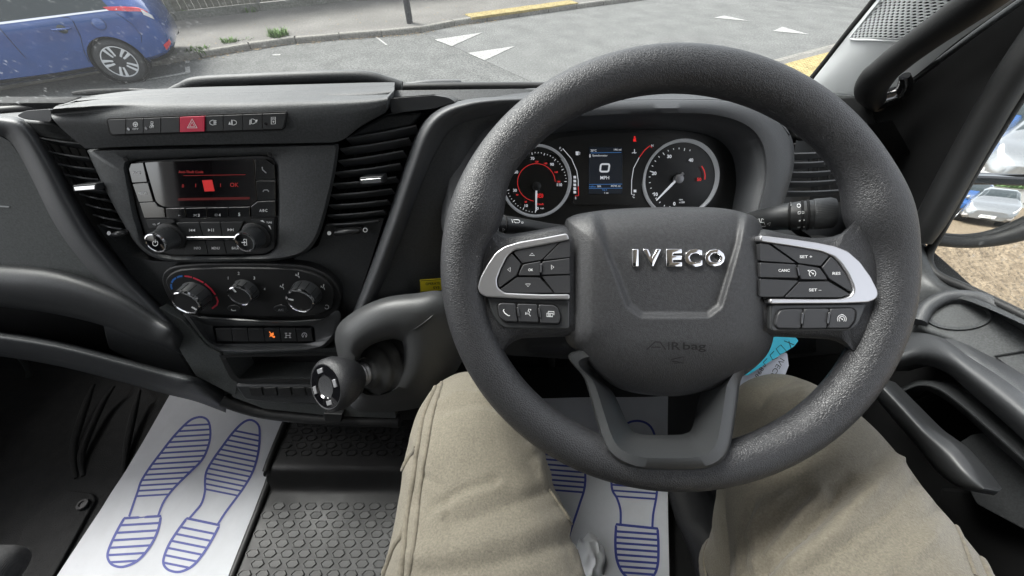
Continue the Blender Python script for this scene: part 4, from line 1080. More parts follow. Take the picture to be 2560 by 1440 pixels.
for (px, py), nm in (((431, 590), 'l'), ((643, 588), 'r')):
    o = PC.at(px, py, .002)
    lathe('knob_base', [(0, .0185), (.003, .0182), (.004, .0165)], o, PC.n, M['black'], rd, n=40)
    kn = lathe('knob', [(.003, .0135), (.006, .0145), (.024, .0135), (.026, .0128), (.0265, .0120)], o, PC.n, M['ctrim'], rd, n=120, knurl=.0005, ks=(1, 2), ang=25)
    lathe('knob_ring', [(.0255, .0130), (.0275, .0126), (.0278, .0114), (.0265, .0110)], o, PC.n, M['chrome'], kn, n=48, cap=False)
    lathe('knob_face', [(.0262, .0115), (.0268, .0112), (.0272, .004)], o, PC.n, M['gloss'], kn, n=40)
    p_ = PC.off(.0296); x, y = proj(o + PC.n * .0273)
    if nm == 'l':
        marks('knob_symbol', p_, 0, M['white'], kn, [(arc(x, y, 6.5, 120, 420, 16), 1.8), ([(x, y - 9), (x, y - 1)], 2)])
    else:
        marks('knob_symbol', p_, 0, M['white'], kn, [([(x - 2, y - 5), (x - 1, y - 8), (x + 5, y - 8), (x + 6, y + 7), (x, y + 7), (x - 1, y + 4)], 1.8), ([(x - 7, y), (x, y)], 2.4)], [[(x - 1, y - 4), (x + 4, y), (x - 1, y + 4)]])
icons('key_symbol', PC, .0036, M['dim'], rd, [([(c1([(1705, 275), (1712, 310), (1755, 348)]), 2.6)], []), ([(c1([(1715, 572), (1730, 552), (1770, 552), (1785, 572)]), 2.4)], []), ([(c1([(1140, 842), (1168, 842), (1168, 862), (1140, 862)]), 1.2, True)], []),
      ([(c1([(882, 842), (925, 868)]), 1.4), (c1([(882, 868), (925, 842)]), 1.4)], []), ([], [c1([(700, 848), (700, 866), (725, 857)])])])
words('key_lettering', PC, .0036, M['white'], rd,
      [('RADIO', *c1([(200, 345)])[0], 7, 19), ('MEDIA', *c1([(275, 590)])[0], 7, 20), ('3', *c1([(945, 855)])[0], 7), ('4', *c1([(1195, 852)])[0], 7), ('5', *c1([(1430, 845)])[0], 8), ('A·B·C', *c1([(1720, 798)])[0], 7, 20),
       ('INFO', *c1([(928, 1250)])[0], 6.5, 17), ('MENU', *c1([(1148, 1250)])[0], 6.5, 20), ('BACK', *c1([(1385, 1248)])[0], 6.5, 18), ('TUNE', *c1([(1790, 942)])[0], 4.5, 14), ('VOL', *c1([(410, 965)])[0], 4, 8)])
icons('key_symbol', PC, .0036, M['white'], rd, [([(c1([(832, 1018), (832, 1052)]), 1.4)], [c1([(868, 1018), (868, 1052), (836, 1035)]), c1([(900, 1018), (900, 1052), (870, 1035)])]),
      ([(c1([(1100, 1016), (1100, 1050)]), 1.6), (c1([(1122, 1016), (1122, 1050)]), 1.6)], [c1([(1056, 1016), (1056, 1050), (1088, 1033)])]),
      ([(c1([(1360, 1012), (1360, 1046)]), 1.4)], [c1([(1290, 1012), (1290, 1046), (1324, 1029)]), c1([(1324, 1012), (1324, 1046), (1356, 1029)])]),
      ([], [c1([(1680, 922), (1712, 912), (1740, 945)])]), ([], [c1([(1775, 975), (1800, 980), (1815, 1030)])]), ([], [c1([(440, 965), (480, 938), (470, 960)])])])
marks('display_text', PC, .0031, M['rdim'], rd, [(c1([(760, 380), (1505, 368)]), 1.)], [], [('Anti-Theft Code', *c1([(850, 335)])[0], 6.5, 62), ('0', *c1([(755, 503)])[0], 8), ('1', *c1([(908, 498)])[0], 9), ('1', *c1([(1205, 495)])[0], 9), ('OK', *c1([(1372, 490)])[0], 10.5)])
marks('display_cursor', PC, .0031, M['rcur'], rd, [], [c1([(985, 435), (1105, 430), (1135, 565), (1015, 570)])])
marks('display_band', PC, .0030, pm('red_band', (.03, .008, .008), .1, emit=.02, ec=(.8, .15, .15)), rd, [], [c1([(700, 650), (1555, 635), (1555, 665), (690, 680)])])

# ---- climate panel
cl = thing('climate_panel', 'oval heater control panel with three chrome-ringed knobs', 'heater controls', PK.at(625, 735))
slab('face', [tuple(v_) for v_ in cr([(416, 711), (419, 692), (436, 680), (463, 674), (555, 670), (702, 672), (766, 680), (809, 698), (831, 723), (834, 751), (827, 771), (794, 786), (739, 792), (647, 792), (537, 789), (482, 778), (445, 760)], 100, True)], PK, .006, .01, M['black'], cl, bev=.0015)
c2_ = cv(390, 650, 5.447)
FK = PK.off(.0064)
for (px, py), rr, hh, ia in (((492, 735), .0205, .023, -50), ((616, 724), .0172, .0165, 110), ((768, 731), .0205, .0225, 165)):
    o = PK.at(px, py, .006)
    kn = lathe('knob', [(0, rr * 1.03), (.002, rr), (hh - .004, rr * .93), (hh - .002, rr * .9)], o, PK.n, M['ctrim'], cl, n=48)
    lathe('knob_ring', [(hh - .0035, rr * .96), (hh, rr * .93), (hh + .0006, rr * .84), (hh - .0015, rr * .8)], o, PK.n, M['chrome'], kn, n=56, cap=False)
    lathe('knob_face', [(hh - .002, rr * .84), (hh - .001, rr * .82), (hh - .0005, rr * .3)], o, PK.n, M['black'], kn, n=48)
    ux = V((1, 0, 0)); uy = PK.n.cross(ux).normalized()
    if uy.z < 0: uy = -uy
    for q in range(12):
        a = 2 * math.pi * q / 12; d = ux * math.cos(a) + uy * math.sin(a)
        tube('grip_line', [o + d * rr * 1.0 + PK.n * .003, o + d * rr * .945 + PK.n * (hh - .004)], .00045, M['void'], kn, n=5)
    d = ux * math.cos(R(ia)) + uy * math.sin(R(ia)); s_ = PK.n.cross(d) * .0011; z_ = PK.n * (hh + .0002)
    mo('pointer', [o + z_ + d * rr * .42 - s_, o + z_ + d * rr * .42 + s_, o + z_ + d * rr * .76 + s_, o + z_ + d * rr * .76 - s_] + [o + d * rr * .42 - s_, o + d * rr * .42 + s_, o + d * rr * .76 + s_, o + d * rr * .76 - s_], [[0, 1, 2, 3], [4, 7, 6, 5], [0, 4, 5, 1], [1, 5, 6, 2], [2, 6, 7, 3], [3, 7, 4, 0]], M['white'], kn)
marks('cold_scale', FK, 0, M['bluep'], cl, [(c2_(p), 4.5) for p in ([(218, 400), (205, 360), (208, 325)], [(212, 310), (235, 270), (272, 245)], [(285, 238), (320, 222), (360, 220)])])
marks('hot_scale', FK, 0, M['redp'], cl, [(c2_(p), 4.) for p in ([(388, 220), (440, 224), (488, 236)], [(505, 242), (580, 272), (645, 308)], [(665, 322), (745, 390), (808, 472)], [(820, 500), (842, 560), (830, 610), (762, 662)])])
def airman(x, y): return [(c2_([(x - 25, y - 10), (x - 5, y + 15), (x + 20, y + 20), (x + 25, y + 45)]), 1.5), (c2_([(x + 15, y - 30), (x + 10, y + 5)]), 2.2), (c2_([(x - 30, y + 10), (x - 15, y + 5)]), 1.2)]
icons('dial_symbol', FK, 0, M['white'], cl, [(airman(1925, 200), []), (airman(1715, 355), []), (airman(2270, 360), []), ([(arc(*c2_([(2325, 640)])[0], 5, 200, 500, 14), 1.2)], [])])
words('dial_number', FK, 0, M['white'], cl, [('1', *c2_([(982, 245)])[0], 7), ('2', *c2_([(1125, 182)])[0], 7.5), ('3', *c2_([(1338, 245)])[0], 7.5), ('4', *c2_([(1478, 395)])[0], 6)])
for p, tx in (([(965, 660), (985, 625), (1060, 612), (1130, 635), (1160, 680), (1140, 710), (1010, 705)], 0), ([(1590, 665), (1620, 628), (1700, 612), (1770, 635), (1800, 690), (1770, 715), (1640, 708)], 1)):
    slab('round_key', c2_(p), PK, .0075, .004, M['key'], cl, r=5, bev=.0008)
marks('key_symbol', PK.off(.0078), 0, M['white'], cl, [(c2_([(1030, 668), (1025, 680), (1050, 690), (1088, 686)]), 1.8)])
marks('key_lettering', PK.off(.0078), 0, M['dim'], cl, texts=[('A/C', *c2_([(1700, 680)])[0], 5.5, 14)])

# ---- lower switch row
lw = thing('lower_switch_row', 'row of six flat black push switches with an orange lit symbol', 'switch row', PC.at(660, 838))
slab('switch_bed', [(533, 817), (783, 817), (789, 857), (540, 858)], PC, -.004, .006, M['void'], lw, bev=0)
for i in range(6):
    a = 538 + i * 40.3
    slab('push_switch', [(a, 821.5), (a + 38.6, 821.5), (a + 43.5, 853), (a + 4.5, 853)], PC, .003, .006, M['key'], lw, r=1.5, bev=.0006)
lq = lambda x, y: (x, y)
marks('lit_symbol', PC, .0034, M['olit'], lw, [([(673, 829), (678, 835), (684, 832)], 2.4), ([(675, 836), (682, 842), (686, 843)], 2.6), ([(674, 842), (680, 836)], 2)], [arc(681, 836, 3.4, 0, 345, 10), arc(685, 842, 2.6, 0, 345, 10)])
icons('switch_symbol', PC, .0034, M['white'], lw, [([([(715, 833), (715, 844)], 1.4), ([(725, 833), (725, 844)], 1.4), ([(715, 838.5), (725, 838.5)], 1.4), ([(712, 833), (718, 833)], 1.4), ([(722, 833), (728, 833)], 1.4), ([(712, 844), (718, 844)], 1.4), ([(722, 844), (728, 844)], 1.4)], []),
      ([(arc(761, 838, 6, -60, 240, 16), 1.5), ([(758, 842), (761, 834), (765, 842)], 1.3)], [])])

# ---- instrument cluster
M['dialring'] = pm('dial_ring_white', (.48, .49, .51), .4, emit=.03, ec=(.8, .85, .9))
ic = thing('instrument_cluster', 'black instrument cluster with two white-ringed dials and a small screen', 'instrument cluster', PCL.at(1520, 450))
slab('face', [(1225, 590), (1215, 470), (1230, 390), (1290, 345), (1390, 330), (1510, 321), (1620, 320), (1730, 326), (1805, 350), (1845, 400), (1850, 480), (1830, 590)], PCL, -.002, .02, M['clusterface'], ic, r=12, bev=.001)
slab('hump', [(1300, 400), (1345, 365), (1400, 343), (1510, 330), (1600, 330), (1670, 350), (1640, 380), (1610, 430), (1600, 490), (1580, 512), (1430, 512), (1440, 460), (1420, 410), (1380, 380)], PCL, .002, .006, M['clusterface'], ic, r=8, bev=.002)
pc4 = cv(1230, 320, 4.267)
def dial(cx, cy, r0, r1, name):
    o = PCL.at(cx, cy); kx = (PCL.at(cx + 50, cy) - PCL.at(cx - 50, cy)).length / 100
    lathe('dial_ring', [(-.002, r0 * kx), (.004, r0 * kx), (.0055, (r0 + r1) / 2 * kx), (.003, r1 * kx), (-.004, (r1 - 2) * kx)], o, PCL.n, M['dialring'], ic, n=80, cap=False)
    lathe('dial_face', [(-.004, r1 * kx), (-.001, r1 * kx), (-.0012, .5 * kx)], o, PCL.n, M['clusterface'], ic, n=60)
    return kx
kL = dial(1340, 454, 88, 82, 'l'); kR = dial(1700.5, 448, 94.5, 88.5, 'r')
wst, rst, wtx, rtx = [], [], [], []
cx, cy = 1341, 456
for i in range(45):
    a = 268 - i * (268 - 2) / 44 if False else 268 - i * 6.05
    L_ = 6 if i % 4 == 0 else 2.6
    wst.append(([(cx + 76 * math.cos(R(a)), cy - 76 * math.sin(R(a))), (cx + (76 - L_) * math.cos(R(a)), cy - (76 - L_) * math.sin(R(a)))], 1.6))
rst.append((arc(cx, cy, 47, 262, 2, 40), 1.3))
for s_, p in (('70', (432, 325)), ('90', (640, 388)), ('110', (720, 605)), ('30', (245, 665)), ('10', (365, 828)), ('0', (487, 858)), ('50', (258, 470))): wtx.append((s_, *pc4([p])[0], 7.5, None, 0, .03))
wtx.append(('mph', *pc4([(535, 858)])[0], 5))
for s_, p in (('120', (478, 360)), ('140', (572, 378)), ('160', (685, 470)), ('180', (712, 572)), ('40', (268, 712)), ('20', (360, 788)), ('0 km/h', (515, 812))): rtx.append((s_, *pc4([p])[0], 4.6, None, 0, .03))
rx, ry = 1694, 448
for i in range(21):
    a = 250 - i * 10.6
    L_ = 7 if i % 4 == 0 else 4
    if i < 18: wst.append(([(rx + 77 * math.cos(R(a)) + 5, ry - 79 * math.sin(R(a))), (rx + (77 - L_) * math.cos(R(a)) + 5, ry - (79 - L_) * math.sin(R(a)))], 1.8))
rst.append((pc4([(2236, 405), (2262, 450), (2274, 500), (2270, 550)]), 2.6))
for s_, p in (('10', (1748, 707)), ('20', (1730, 483)), ('30', (1892, 303)), ('40', (2122, 342)), ('0', (1945, 808))): wtx.append((s_, *pc4([p])[0], 9, None, 0, .04))
wtx += [('rpm', *pc4([(2015, 768)])[0], 4.2), ('x100', *pc4([(2025, 792)])[0], 5)]
rtx.append(('50', *pc4([(2210, 548)])[0], 8.5, None, 0, .04))
wst += [(pc4([(735, 245), (755, 220), (850, 330), (905, 460), (920, 560), (920, 620)]), 1.7), (pc4([(1570, 315), (1510, 430), (1490, 560), (1488, 708), (1522, 708)]), 1.7)]
rst += [(pc4([(920, 622), (924, 720), (886, 724)]), 1.7), (pc4([(1706, 212), (1685, 188), (1630, 235), (1572, 312)]), 1.7)]
wtx += [('F', *pc4([(728, 215)])[0], 5.5), ('E', *pc4([(893, 746)])[0], 5.5), ('H', *pc4([(1710, 188)])[0], 6), ('C', *pc4([(1511, 732)])[0], 6)]
fl_ = [pc4([(868, y - 14), (896, y - 14), (898, y + 13), (870, y + 13)]) for y in (525, 567, 607, 647, 685)] + [pc4([(1510, 658), (1540, 658), (1540, 686), (1512, 686)])]
fl_ += [pc4([(892, 250), (925, 250), (922, 290), (894, 290)]), pc4([(1516, 226), (1524, 226), (1524, 262), (1516, 262)])]
wst += [(pc4([(928, 255), (938, 262), (934, 285)]), 1.2), (pc4([(1492, 268), (1508, 262), (1524, 268), (1540, 262)]), 1.6)]
IO = PCL.off(.0024)
zone = lambda x: 0 if x < 1398 else (2 if x > 1632 or (x > 1612 and False) else 1)
for zz in range(3):
    w1 = [q for q in wst if zone(q[0][0][0]) == zz]; f1 = [q for q in fl_ if zone(q[0][0]) == zz]; t1 = [q for q in wtx if zone(q[1]) == zz]
    marks('white_dial_print', PCL, .0026, M['wlit'], ic, w1, f1, t1)
    r1 = [q for q in rst if zone(q[0][0][0]) == zz]; t2 = [q for q in rtx if zone(q[1]) == zz]
    marks('red_dial_print', PCL, .0027, M['rlit'], ic, r1, [], t2)
bx_, by_ = pc4([(1522, 118)])[0]
marks('warning_light', PCL, .0029, M['rhot'], ic, [([(bx_ - 3, by_ + 6), (bx_ + 3, by_ - 2)], 1.6), ([(bx_ - 4, by_ + 2), (bx_ + 4, by_ + 6)], 1.6)], [arc(bx_, by_ - 5, 2.4, 0, 340, 10), [(bx_ - 3.5, by_ + 6), (bx_ - 2.5, by_ - 2), (bx_ + 2.5, by_ - 2), (bx_ + 3.5, by_ + 6)]])
px_, py_ = pc4([(512, 722)])[0]
marks('warning_light', PCL, .0029, M['rhot'], ic, [(arc(px_, py_, 4.6, 0, 360, 16), 1.5), (arc(px_, py_, 7.4, -45, 45, 6), 1.5), (arc(px_, py_, 7.4, 135, 225, 6), 1.5)], [], [('P', px_, py_, 5)])
sc_ = slab('info_screen', pc4([(1035, 205), (1392, 205), (1390, 702), (1033, 702)]), PCL, .0032, .004, M['lcd'], ic, bev=.0003)
marks('screen_text', PCL, .0036, M['wlit'], ic, [([tuple(v_) for v_ in rp(pc4([(1162, 385), (1254, 385), (1243, 465), (1152, 465)]), 5)], 4.4, True)], [pc4([(1045, 276), (1056, 294), (1034, 294)]), pc4([(1034, 300), (1056, 300), (1045, 318)])],
      [('20°C', *pc4([(1083, 240)])[0], 5.6), ('146 mi', *pc4([(1340, 230)])[0], 5.2), ('Speedometer', *pc4([(1152, 296)])[0], 6, 38), ('MPH', *pc4([(1203, 530)])[0], 8.5, 22), ('38%', *pc4([(1143, 622)])[0], 4.4), ('44745 mi', *pc4([(1318, 618)])[0], 4.4, 24), ('1 mi', *pc4([(1220, 692)])[0], 4.4)])
for q in ([(1055, 266), (1380, 260)], [(1035, 602), (1390, 598)], [(1035, 645), (1390, 641)]): marks('screen_line', PCL, .0036, M['blit'], ic, [(pc4(q), 1.1)])
words('screen_text', PCL, .0036, M['blit'], ic, [('AdBlue', *pc4([(1070, 625)])[0], 4.2), ('Trip A', *pc4([(1200, 662)])[0], 4.6)])
def needle(cx, cy, tx, ty, wd, tail=None):
    p0, p1 = PCL.at(cx, cy, .006), PCL.at(tx, ty, .0055)
    tube('needle', [p0, p0.lerp(p1, .3), p1], [wd * .8, wd, wd * .55], M['wlit'], ic, n=8, up=PCL.n, flat=.5)
    lathe('needle_hub', [(.0, .0062), (.0075, .006), (.0085, .003)], PCL.at(cx, cy), PCL.n, M['key'] if tail is None else M['grey'], ic, n=24)
    if tail: tube('needle_tail', [p0, PCL.at(*tail, .006)], [.0018, .0024], M['grey'], ic, n=8)
needle(1341, 466, 1340, 528, .0014)
needle(1693, 448, 1641, 501, .0017, (1708, 433))

# ---- steering wheel
stw = thing('steering_wheel', 'black leather-rimmed steering wheel with silver spoke trims and chrome lettering', 'steering wheel', rel(.15, .235, -.235))
kW = .000359
cx, cy, A_, B_ = 1697, 671, 544, 508
def rimr(t):   # tube radius in photo pixels by angle (thumb grips at ten and two)
    g = lambda a0, w_: math.exp(-(((t - a0 + math.pi) % (2 * math.pi) - math.pi) / w_) ** 2)
    return 53 + 15 * g(R(17), .17) + 15 * g(R(163), .17) + 3 * g(R(90), .7)
NR, NS = 220, 36
vs, fs = [], []
P0 = [PW.at(cx + A_ * math.cos(2 * math.pi * i / NR), cy - B_ * math.sin(2 * math.pi * i / NR)) for i in range(NR)]
for i in range(NR):
    t = 2 * math.pi * i / NR
    tg = (P0[(i + 1) % NR] - P0[i - 1]).normalized(); out = tg.cross(PW.n).normalized()
    c_ = PW.p
    if out.dot(P0[i] - c_) < 0: out = -out
    r_ = rimr(t) * kW
    inw = r_ - 53 * kW                     # the grips swell inwards only
    for j in range(NS):
        a = 2 * math.pi * j / NS
        vs.append(P0[i] - out * inw * .9 + out * math.cos(a) * r_ + PW.n * math.sin(a) * r_ * .92 - PW.n * .004)
fs = [[i * NS + j, i * NS + (j + 1) % NS, ((i + 1) % NR) * NS + (j + 1) % NS, ((i + 1) % NR) * NS + j] for i in range(NR) for j in range(NS)]
mo('rim', vs, fs, M['leather'], stw, ang=80)
# horizontal spokes: leather shoulder that grows out of the rim
def spoke(name, outer, top=.0, deep=-.045):
    L_ = resample(rp(outer, 22), 72); c_ = sum(L_, V((0, 0))) / 72
    sh = lambda k: [c_ + (p - c_) * k for p in L_]
    rows_ = [[PW.at(*p, deep) for p in sh(.96)], [PW.at(*p, -.022) for p in L_], [PW.at(*p, -.008) for p in sh(.975)], [PW.at(*p, top) for p in sh(.90)], [PW.at(*p, top + .001) for p in sh(.5)]]
    return loops(name, rows_, M['leather'], stw, n=72, smooth=False, cap_first=True, cap_last=True, ang=80)
spoke('spoke', [(1150, 470), (1196, 505), (1222, 566), (1262, 588), (1330, 577), (1420, 560), (1470, 600), (1470, 840), (1300, 845), (1268, 862), (1245, 905), (1168, 920), (1118, 760)])
spoke('spoke', [(2240, 470), (2172, 500), (2136, 548), (2105, 588), (2040, 597), (1960, 585), (1890, 566), (1850, 620), (1850, 838), (2080, 848), (2118, 866), (2142, 905), (2215, 920), (2275, 760)])
c5 = cv(1190, 570, 5.539); c6 = cv(1890, 570, 5.5375)
so_l = [(1262, 70), (950, 130), (600, 190), (400, 250), (270, 340), (160, 500), (60, 680), (20, 820), (50, 910), (130, 955), (400, 970), (800, 990), (1300, 992)]
si_l = [(1300, 918), (900, 920), (400, 900), (300, 830), (285, 720), (340, 570), (430, 390), (520, 310), (1000, 220), (1300, 160)]
so_r = [(60, 100), (500, 150), (850, 200), (1100, 250), (1280, 320), (1450, 470), (1600, 680), (1690, 860), (1700, 930), (1660, 990), (1560, 1030), (1200, 1045), (200, 1050)]
si_r = [(200, 985), (900, 990), (1200, 985), (1310, 950), (1360, 880), (1350, 800), (1280, 640), (1180, 490), (1080, 390), (900, 320), (500, 250), (60, 185)]
slab('silver_trim', c5(so_l + si_l), PW, .0085, .012, M['silver'], stw, r=7, bev=.0028, seg=4)
slab('silver_trim', c6(so_r + si_r), PW, .0085, .012, M['silver'], stw, r=7, bev=.0028, seg=4)
slab('key_bed', c5([(1300, 150), (1000, 210), (515, 300), (425, 385), (330, 565), (275, 720), (290, 835), (400, 912), (900, 930), (1300, 930)]), PW, .0035, .01, M['void'], stw, r=6, bev=0)
slab('key_bed', c6([(60, 170), (500, 240), (905, 310), (1090, 385), (1190, 485), (1290, 635), (1360, 800), (1370, 885), (1315, 962), (1200, 995), (900, 1000), (100, 1000)]), PW, .0035, .01, M['void'], stw, r=6, bev=0)
def wk(conv, pts, r=3, h=.0072): return slab('wheel_key', conv(pts), PW, h, .006, M['keyw'], stw, r=r, bev=.0008)
for k_ in ([(522, 338), (600, 302), (1155, 192), (908, 438), (645, 482)], [(498, 356), (622, 496), (562, 655), (322, 828), (296, 740), (350, 572), (434, 412)], [(655, 506), (895, 460), (882, 658), (592, 658), (606, 602)], [(922, 464), (1300, 415), (1300, 640), (908, 652)],
           [(340, 850), (578, 682), (880, 686), (1068, 896), (560, 898), (405, 888)], [(930, 440), (1180, 190), (1300, 165), (1300, 400)], [(918, 672), (1300, 655), (1300, 900), (1098, 900)]): wk(c5, k_)
for k_ in ([(222, 222), (600, 276), (895, 330), (1012, 382), (893, 522), (592, 484)], [(1042, 394), (1126, 474), (1244, 642), (1332, 820), (1326, 892), (1018, 702), (918, 547)], [(596, 506), (886, 556), (980, 692), (984, 714), (626, 709), (598, 620)], [(60, 478), (556, 506), (584, 694), (60, 684)],
           [(606, 746), (998, 741), (1300, 916), (1180, 958), (404, 958)], [(60, 215), (176, 226), (545, 484), (60, 452)], [(60, 705), (586, 731), (376, 950), (60, 950)]): wk(c6, k_)
slab('lower_pod', c5([(150, 962), (1300, 1000), (1300, 1405), (400, 1395), (300, 1320), (225, 1190)]), PW, .0045, .02, M['ctrim'], stw, r=10, bev=.002, seg=3)
slab('lower_pod', c6([(200, 1060), (1545, 1050), (1420, 1340), (1300, 1425), (200, 1432)]), PW, .0045, .02, M['ctrim'], stw, r=10, bev=.002, seg=3)
slab('pod_bed', c5([(280, 1060), (340, 1022), (1085, 1050), (1150, 1100), (1190, 1230), (1160, 1345), (400, 1315), (310, 1235)]), PW, .0052, .004, M['void'], stw, r=8, bev=0)
slab('pod_bed', c6([(255, 1335), (290, 1190), (335, 1128), (420, 1112), (1345, 1098), (1400, 1150), (1385, 1290), (1295, 1402), (295, 1408)]), PW, .0052, .004, M['void'], stw, r=8, bev=0)
for k_ in ([(300, 1062), (345, 1038), (546, 1046), (576, 1300), (400, 1295), (322, 1230)], [(572, 1050), (846, 1056), (868, 1308), (594, 1302)], [(868, 1060), (1078, 1068), (1136, 1112), (1172, 1230), (1148, 1325), (892, 1318)]): wk(c5, k_, 5, .0072)
for k_ in ([(274, 1330), (304, 1200), (342, 1144), (420, 1128), (650, 1124), (618, 1394), (302, 1390)], [(674, 1122), (1016, 1118), (978, 1390), (638, 1394)], [(1038, 1118), (1336, 1112), (1380, 1152), (1366, 1280), (1288, 1384), (998, 1390)]): wk(c6, k_, 5, .0072)
for conv, q in ((c5, ((905, 490, 895, 620), (575, 1100, 590, 1230), (868, 1110, 885, 1240))), (c6, ((578, 540, 600, 660), (655, 1175, 640, 1330), (1022, 1170, 1000, 1325)))):
    for a, b_, c_, d_ in q:
        slab('finger_ridge', conv([(a - 12, b_), (a + 14, b_), (c_ + 14, d_), (c_ - 12, d_)]), PW, .0085, .004, M['gloss'], stw, r=2, bev=.0006)
sy = PW.off(.0076)
icons('key_symbol', sy, 0, M['white'], stw, [
      ([(c5([(740, 380), (775, 348), (812, 380)]), 1.3, True)], []), ([(c5([(475, 545), (438, 575), (472, 608)]), 1.3, True)], []), ([(c5([(1042, 510), (1078, 542), (1045, 575)]), 1.3, True)], []), ([(c5([(685, 775), (755, 775), (720, 810)]), 1.3, True)], []),
      ([(c5([(388, 1125), (378, 1145), (400, 1180), (450, 1215), (470, 1212)]), 2.2)], []),
      ([(c5([(735, 1120), (720, 1155), (745, 1160), (730, 1190), (755, 1220)]), 1.4), (c5([(690, 1165), (688, 1200)]), 1.2), (c5([(708, 1172), (706, 1196)]), 1.2), (arc(*c5([(755, 1132)])[0], 1.2, 0, 360, 8), 1.2)], []),
      ([(c5([(980, 1180), (1062, 1182), (1060, 1228), (980, 1225)]), 1.5, True), (c5([(1000, 1175), (1000, 1155), (1080, 1158), (1078, 1205)]), 1.5), (c5([(992, 1195), (1040, 1197)]), 1.1), (c5([(992, 1210), (1040, 1212)]), 1.1)], []),
      ([(arc(*c6([(782, 630)])[0], 8.2, -55, 235, 18), 1.6), (c6([(755, 605), (790, 632)]), 1.5)], [c6([(708, 585), (742, 580), (735, 606)]), arc(*c6([(790, 632)])[0], 2, 0, 340, 8)]),
      ([(arc(*c6([(1188, 1262)])[0], 7, -50, 230, 16), 1.5), (arc(*c6([(1188, 1262)])[0], 11, -30, 210, 18), 1.4), (c6([(1165, 1240), (1195, 1264)]), 1.4)], [arc(*c6([(1195, 1264)])[0], 2, 0, 340, 8), c6([(1182, 1190), (1215, 1198), (1185, 1210)])])])
words('key_lettering', sy, 0, M['white'], stw, [('OK', *c5([(757, 580)])[0], 6.5, 12), ('SET +', *c6([(692, 397)])[0], 7, 31), ('CANC', *c6([(390, 587)])[0], 7, 28), ('RES', *c6([(1115, 628)])[0], 7, 20), ('SET –', *c6([(820, 857)])[0], 7, 31)])

# airbag cover: domed, with the recessed shield
ho = [(1411, 566), (1428, 541), (1480, 529), (1560, 521), (1697, 517), (1800, 520), (1860, 532), (1896, 550), (1912, 590), (1928, 640), (1937, 700), (1937, 800), (1930, 860), (1905, 902), (1850, 945), (1790, 970), (1700, 990), (1610, 986), (1545, 970), (1495, 935), (1450, 885), (1415, 850), (1408, 780), (1407, 680)]
hl = cr(ho, 180, True)
hc = V((1675, 750))
trap = [V(p) for p in ((1476, 480), (1868, 480), (1846, 610), (1800, 765), (1770, 788), (1604, 788), (1572, 765), (1512, 610))]
def sdist(p, poly):
    d = 1e9; ins = False; n = len(poly)
    for i in range(n):
        a, b_ = poly[i], poly[(i + 1) % n]; ab = b_ - a; t = max(0, min(1, (p - a).dot(ab) / ab.dot(ab))); d = min(d, (p - a - ab * t).length)
        if (a.y > p.y) != (b_.y > p.y) and p.x < (b_.x - a.x) * (p.y - a.y) / (b_.y - a.y) + a.x: ins = not ins
    return -d if ins else d
def hubh(p, s_):
    h = .026 * (1 - max(0, s_) ** 5) ** .6 if s_ < 1 else 0
    h += -.012
    d = sdist(p, trap); st = max(0, min(1, (10 - d) / 20)); st = st * st * (3 - 2 * st)
    h -= .0065 * st
    # crease lines from the top corners, slightly falling shoulders
    h -= .006 * max(0, (abs(p.x - 1672) - 190) / 70) ** 1.3 * (1 if p.y < 860 else 1)
    h -= .008 * max(0, (p.y - 850) / 140) ** 1.5
    return h
NRG = 70; vs, fs = [], []
for k in range(NRG):
    s_ = 1 - (k / NRG) ** 1.0
    s_ = max(0.0, s_)
    for q in hl:
        p = hc + (q - hc) * s_
        vs.append(PW.at(p.x, p.y, hubh(p, s_)))
n_ = 180; vs.append(PW.at(hc.x, hc.y, hubh(hc, 0)))
base = [PW.at(q.x, q.y, -.05) for q in [hc + (q - hc) * .97 for q in hl]]
fs = [[k * n_ + j, k * n_ + (j + 1) % n_, (k + 1) * n_ + (j + 1) % n_, (k + 1) * n_ + j] for k in range(NRG - 1) for j in range(n_)]
fs += [[(NRG - 1) * n_ + j, (NRG - 1) * n_ + (j + 1) % n_, NRG * n_] for j in range(n_)]
b0 = len(vs); vs += base; fs += [[j, b0 + j, b0 + (j + 1) % n_, (j + 1) % n_] for j in range(n_)] + [[b0 + j for j in range(n_)]]
mo('airbag_cover', vs, fs, M['hub'], stw, ang=50)
hz_ = hubh(V((1695, 645)), .5)
for lt_ in (('I', 1586, 645, 44, 15, 0, .06), ('V', 1627, 645, 44, 46, 0, .05), ('E', 1682, 645, 44, 40, 0, .06), ('C', 1729, 645, 44, 44, 0, .05), ('O', 1783, 645, 44, 50, 0, .05)):
    let = marks('chrome_letter', PW, hz_ - .0003, M['chrome'], stw, [], [], [lt_], deep=.0034)
    bv = let.modifiers.new('bevel', 'BEVEL'); bv.width = .0007; bv.segments = 2; bv.limit_method = 'ANGLE'
HUBO = [c for c in stw.children if c.name.startswith('airbag_cover')][0]
HB = BVHTree.FromPolygons([v.co + wl(HUBO) for v in HUBO.data.vertices], [list(p.vertices) for p in HUBO.data.polygons])
class OnMesh:
    """stand-in plane that lands photo pixels on a mesh"""
    def __init__(s, bv, n, fallback): s.bv = bv; s.n = n; s.fb = fallback
    def at(s, px, py, off=0.0):
        d = ray(px, py).normalized(); h = s.bv.ray_cast(C0, d)
        return (h[0] - d * off) if h[0] else s.fb.at(px, py, off)
OH = OnMesh(HB, PW.n, PW)
marks('embossed_lettering', OH, .0026, M['void'], stw, [([(1617, 874), (1637, 855), (1650, 855), (1664, 874)], 2.6), ([(1628, 868), (1652, 868)], 2.2)], [], [('I', 1672, 865, 19, 2.4), ('R', 1690, 865, 19, 22), ('bag', 1736, 868, 24, 58)])
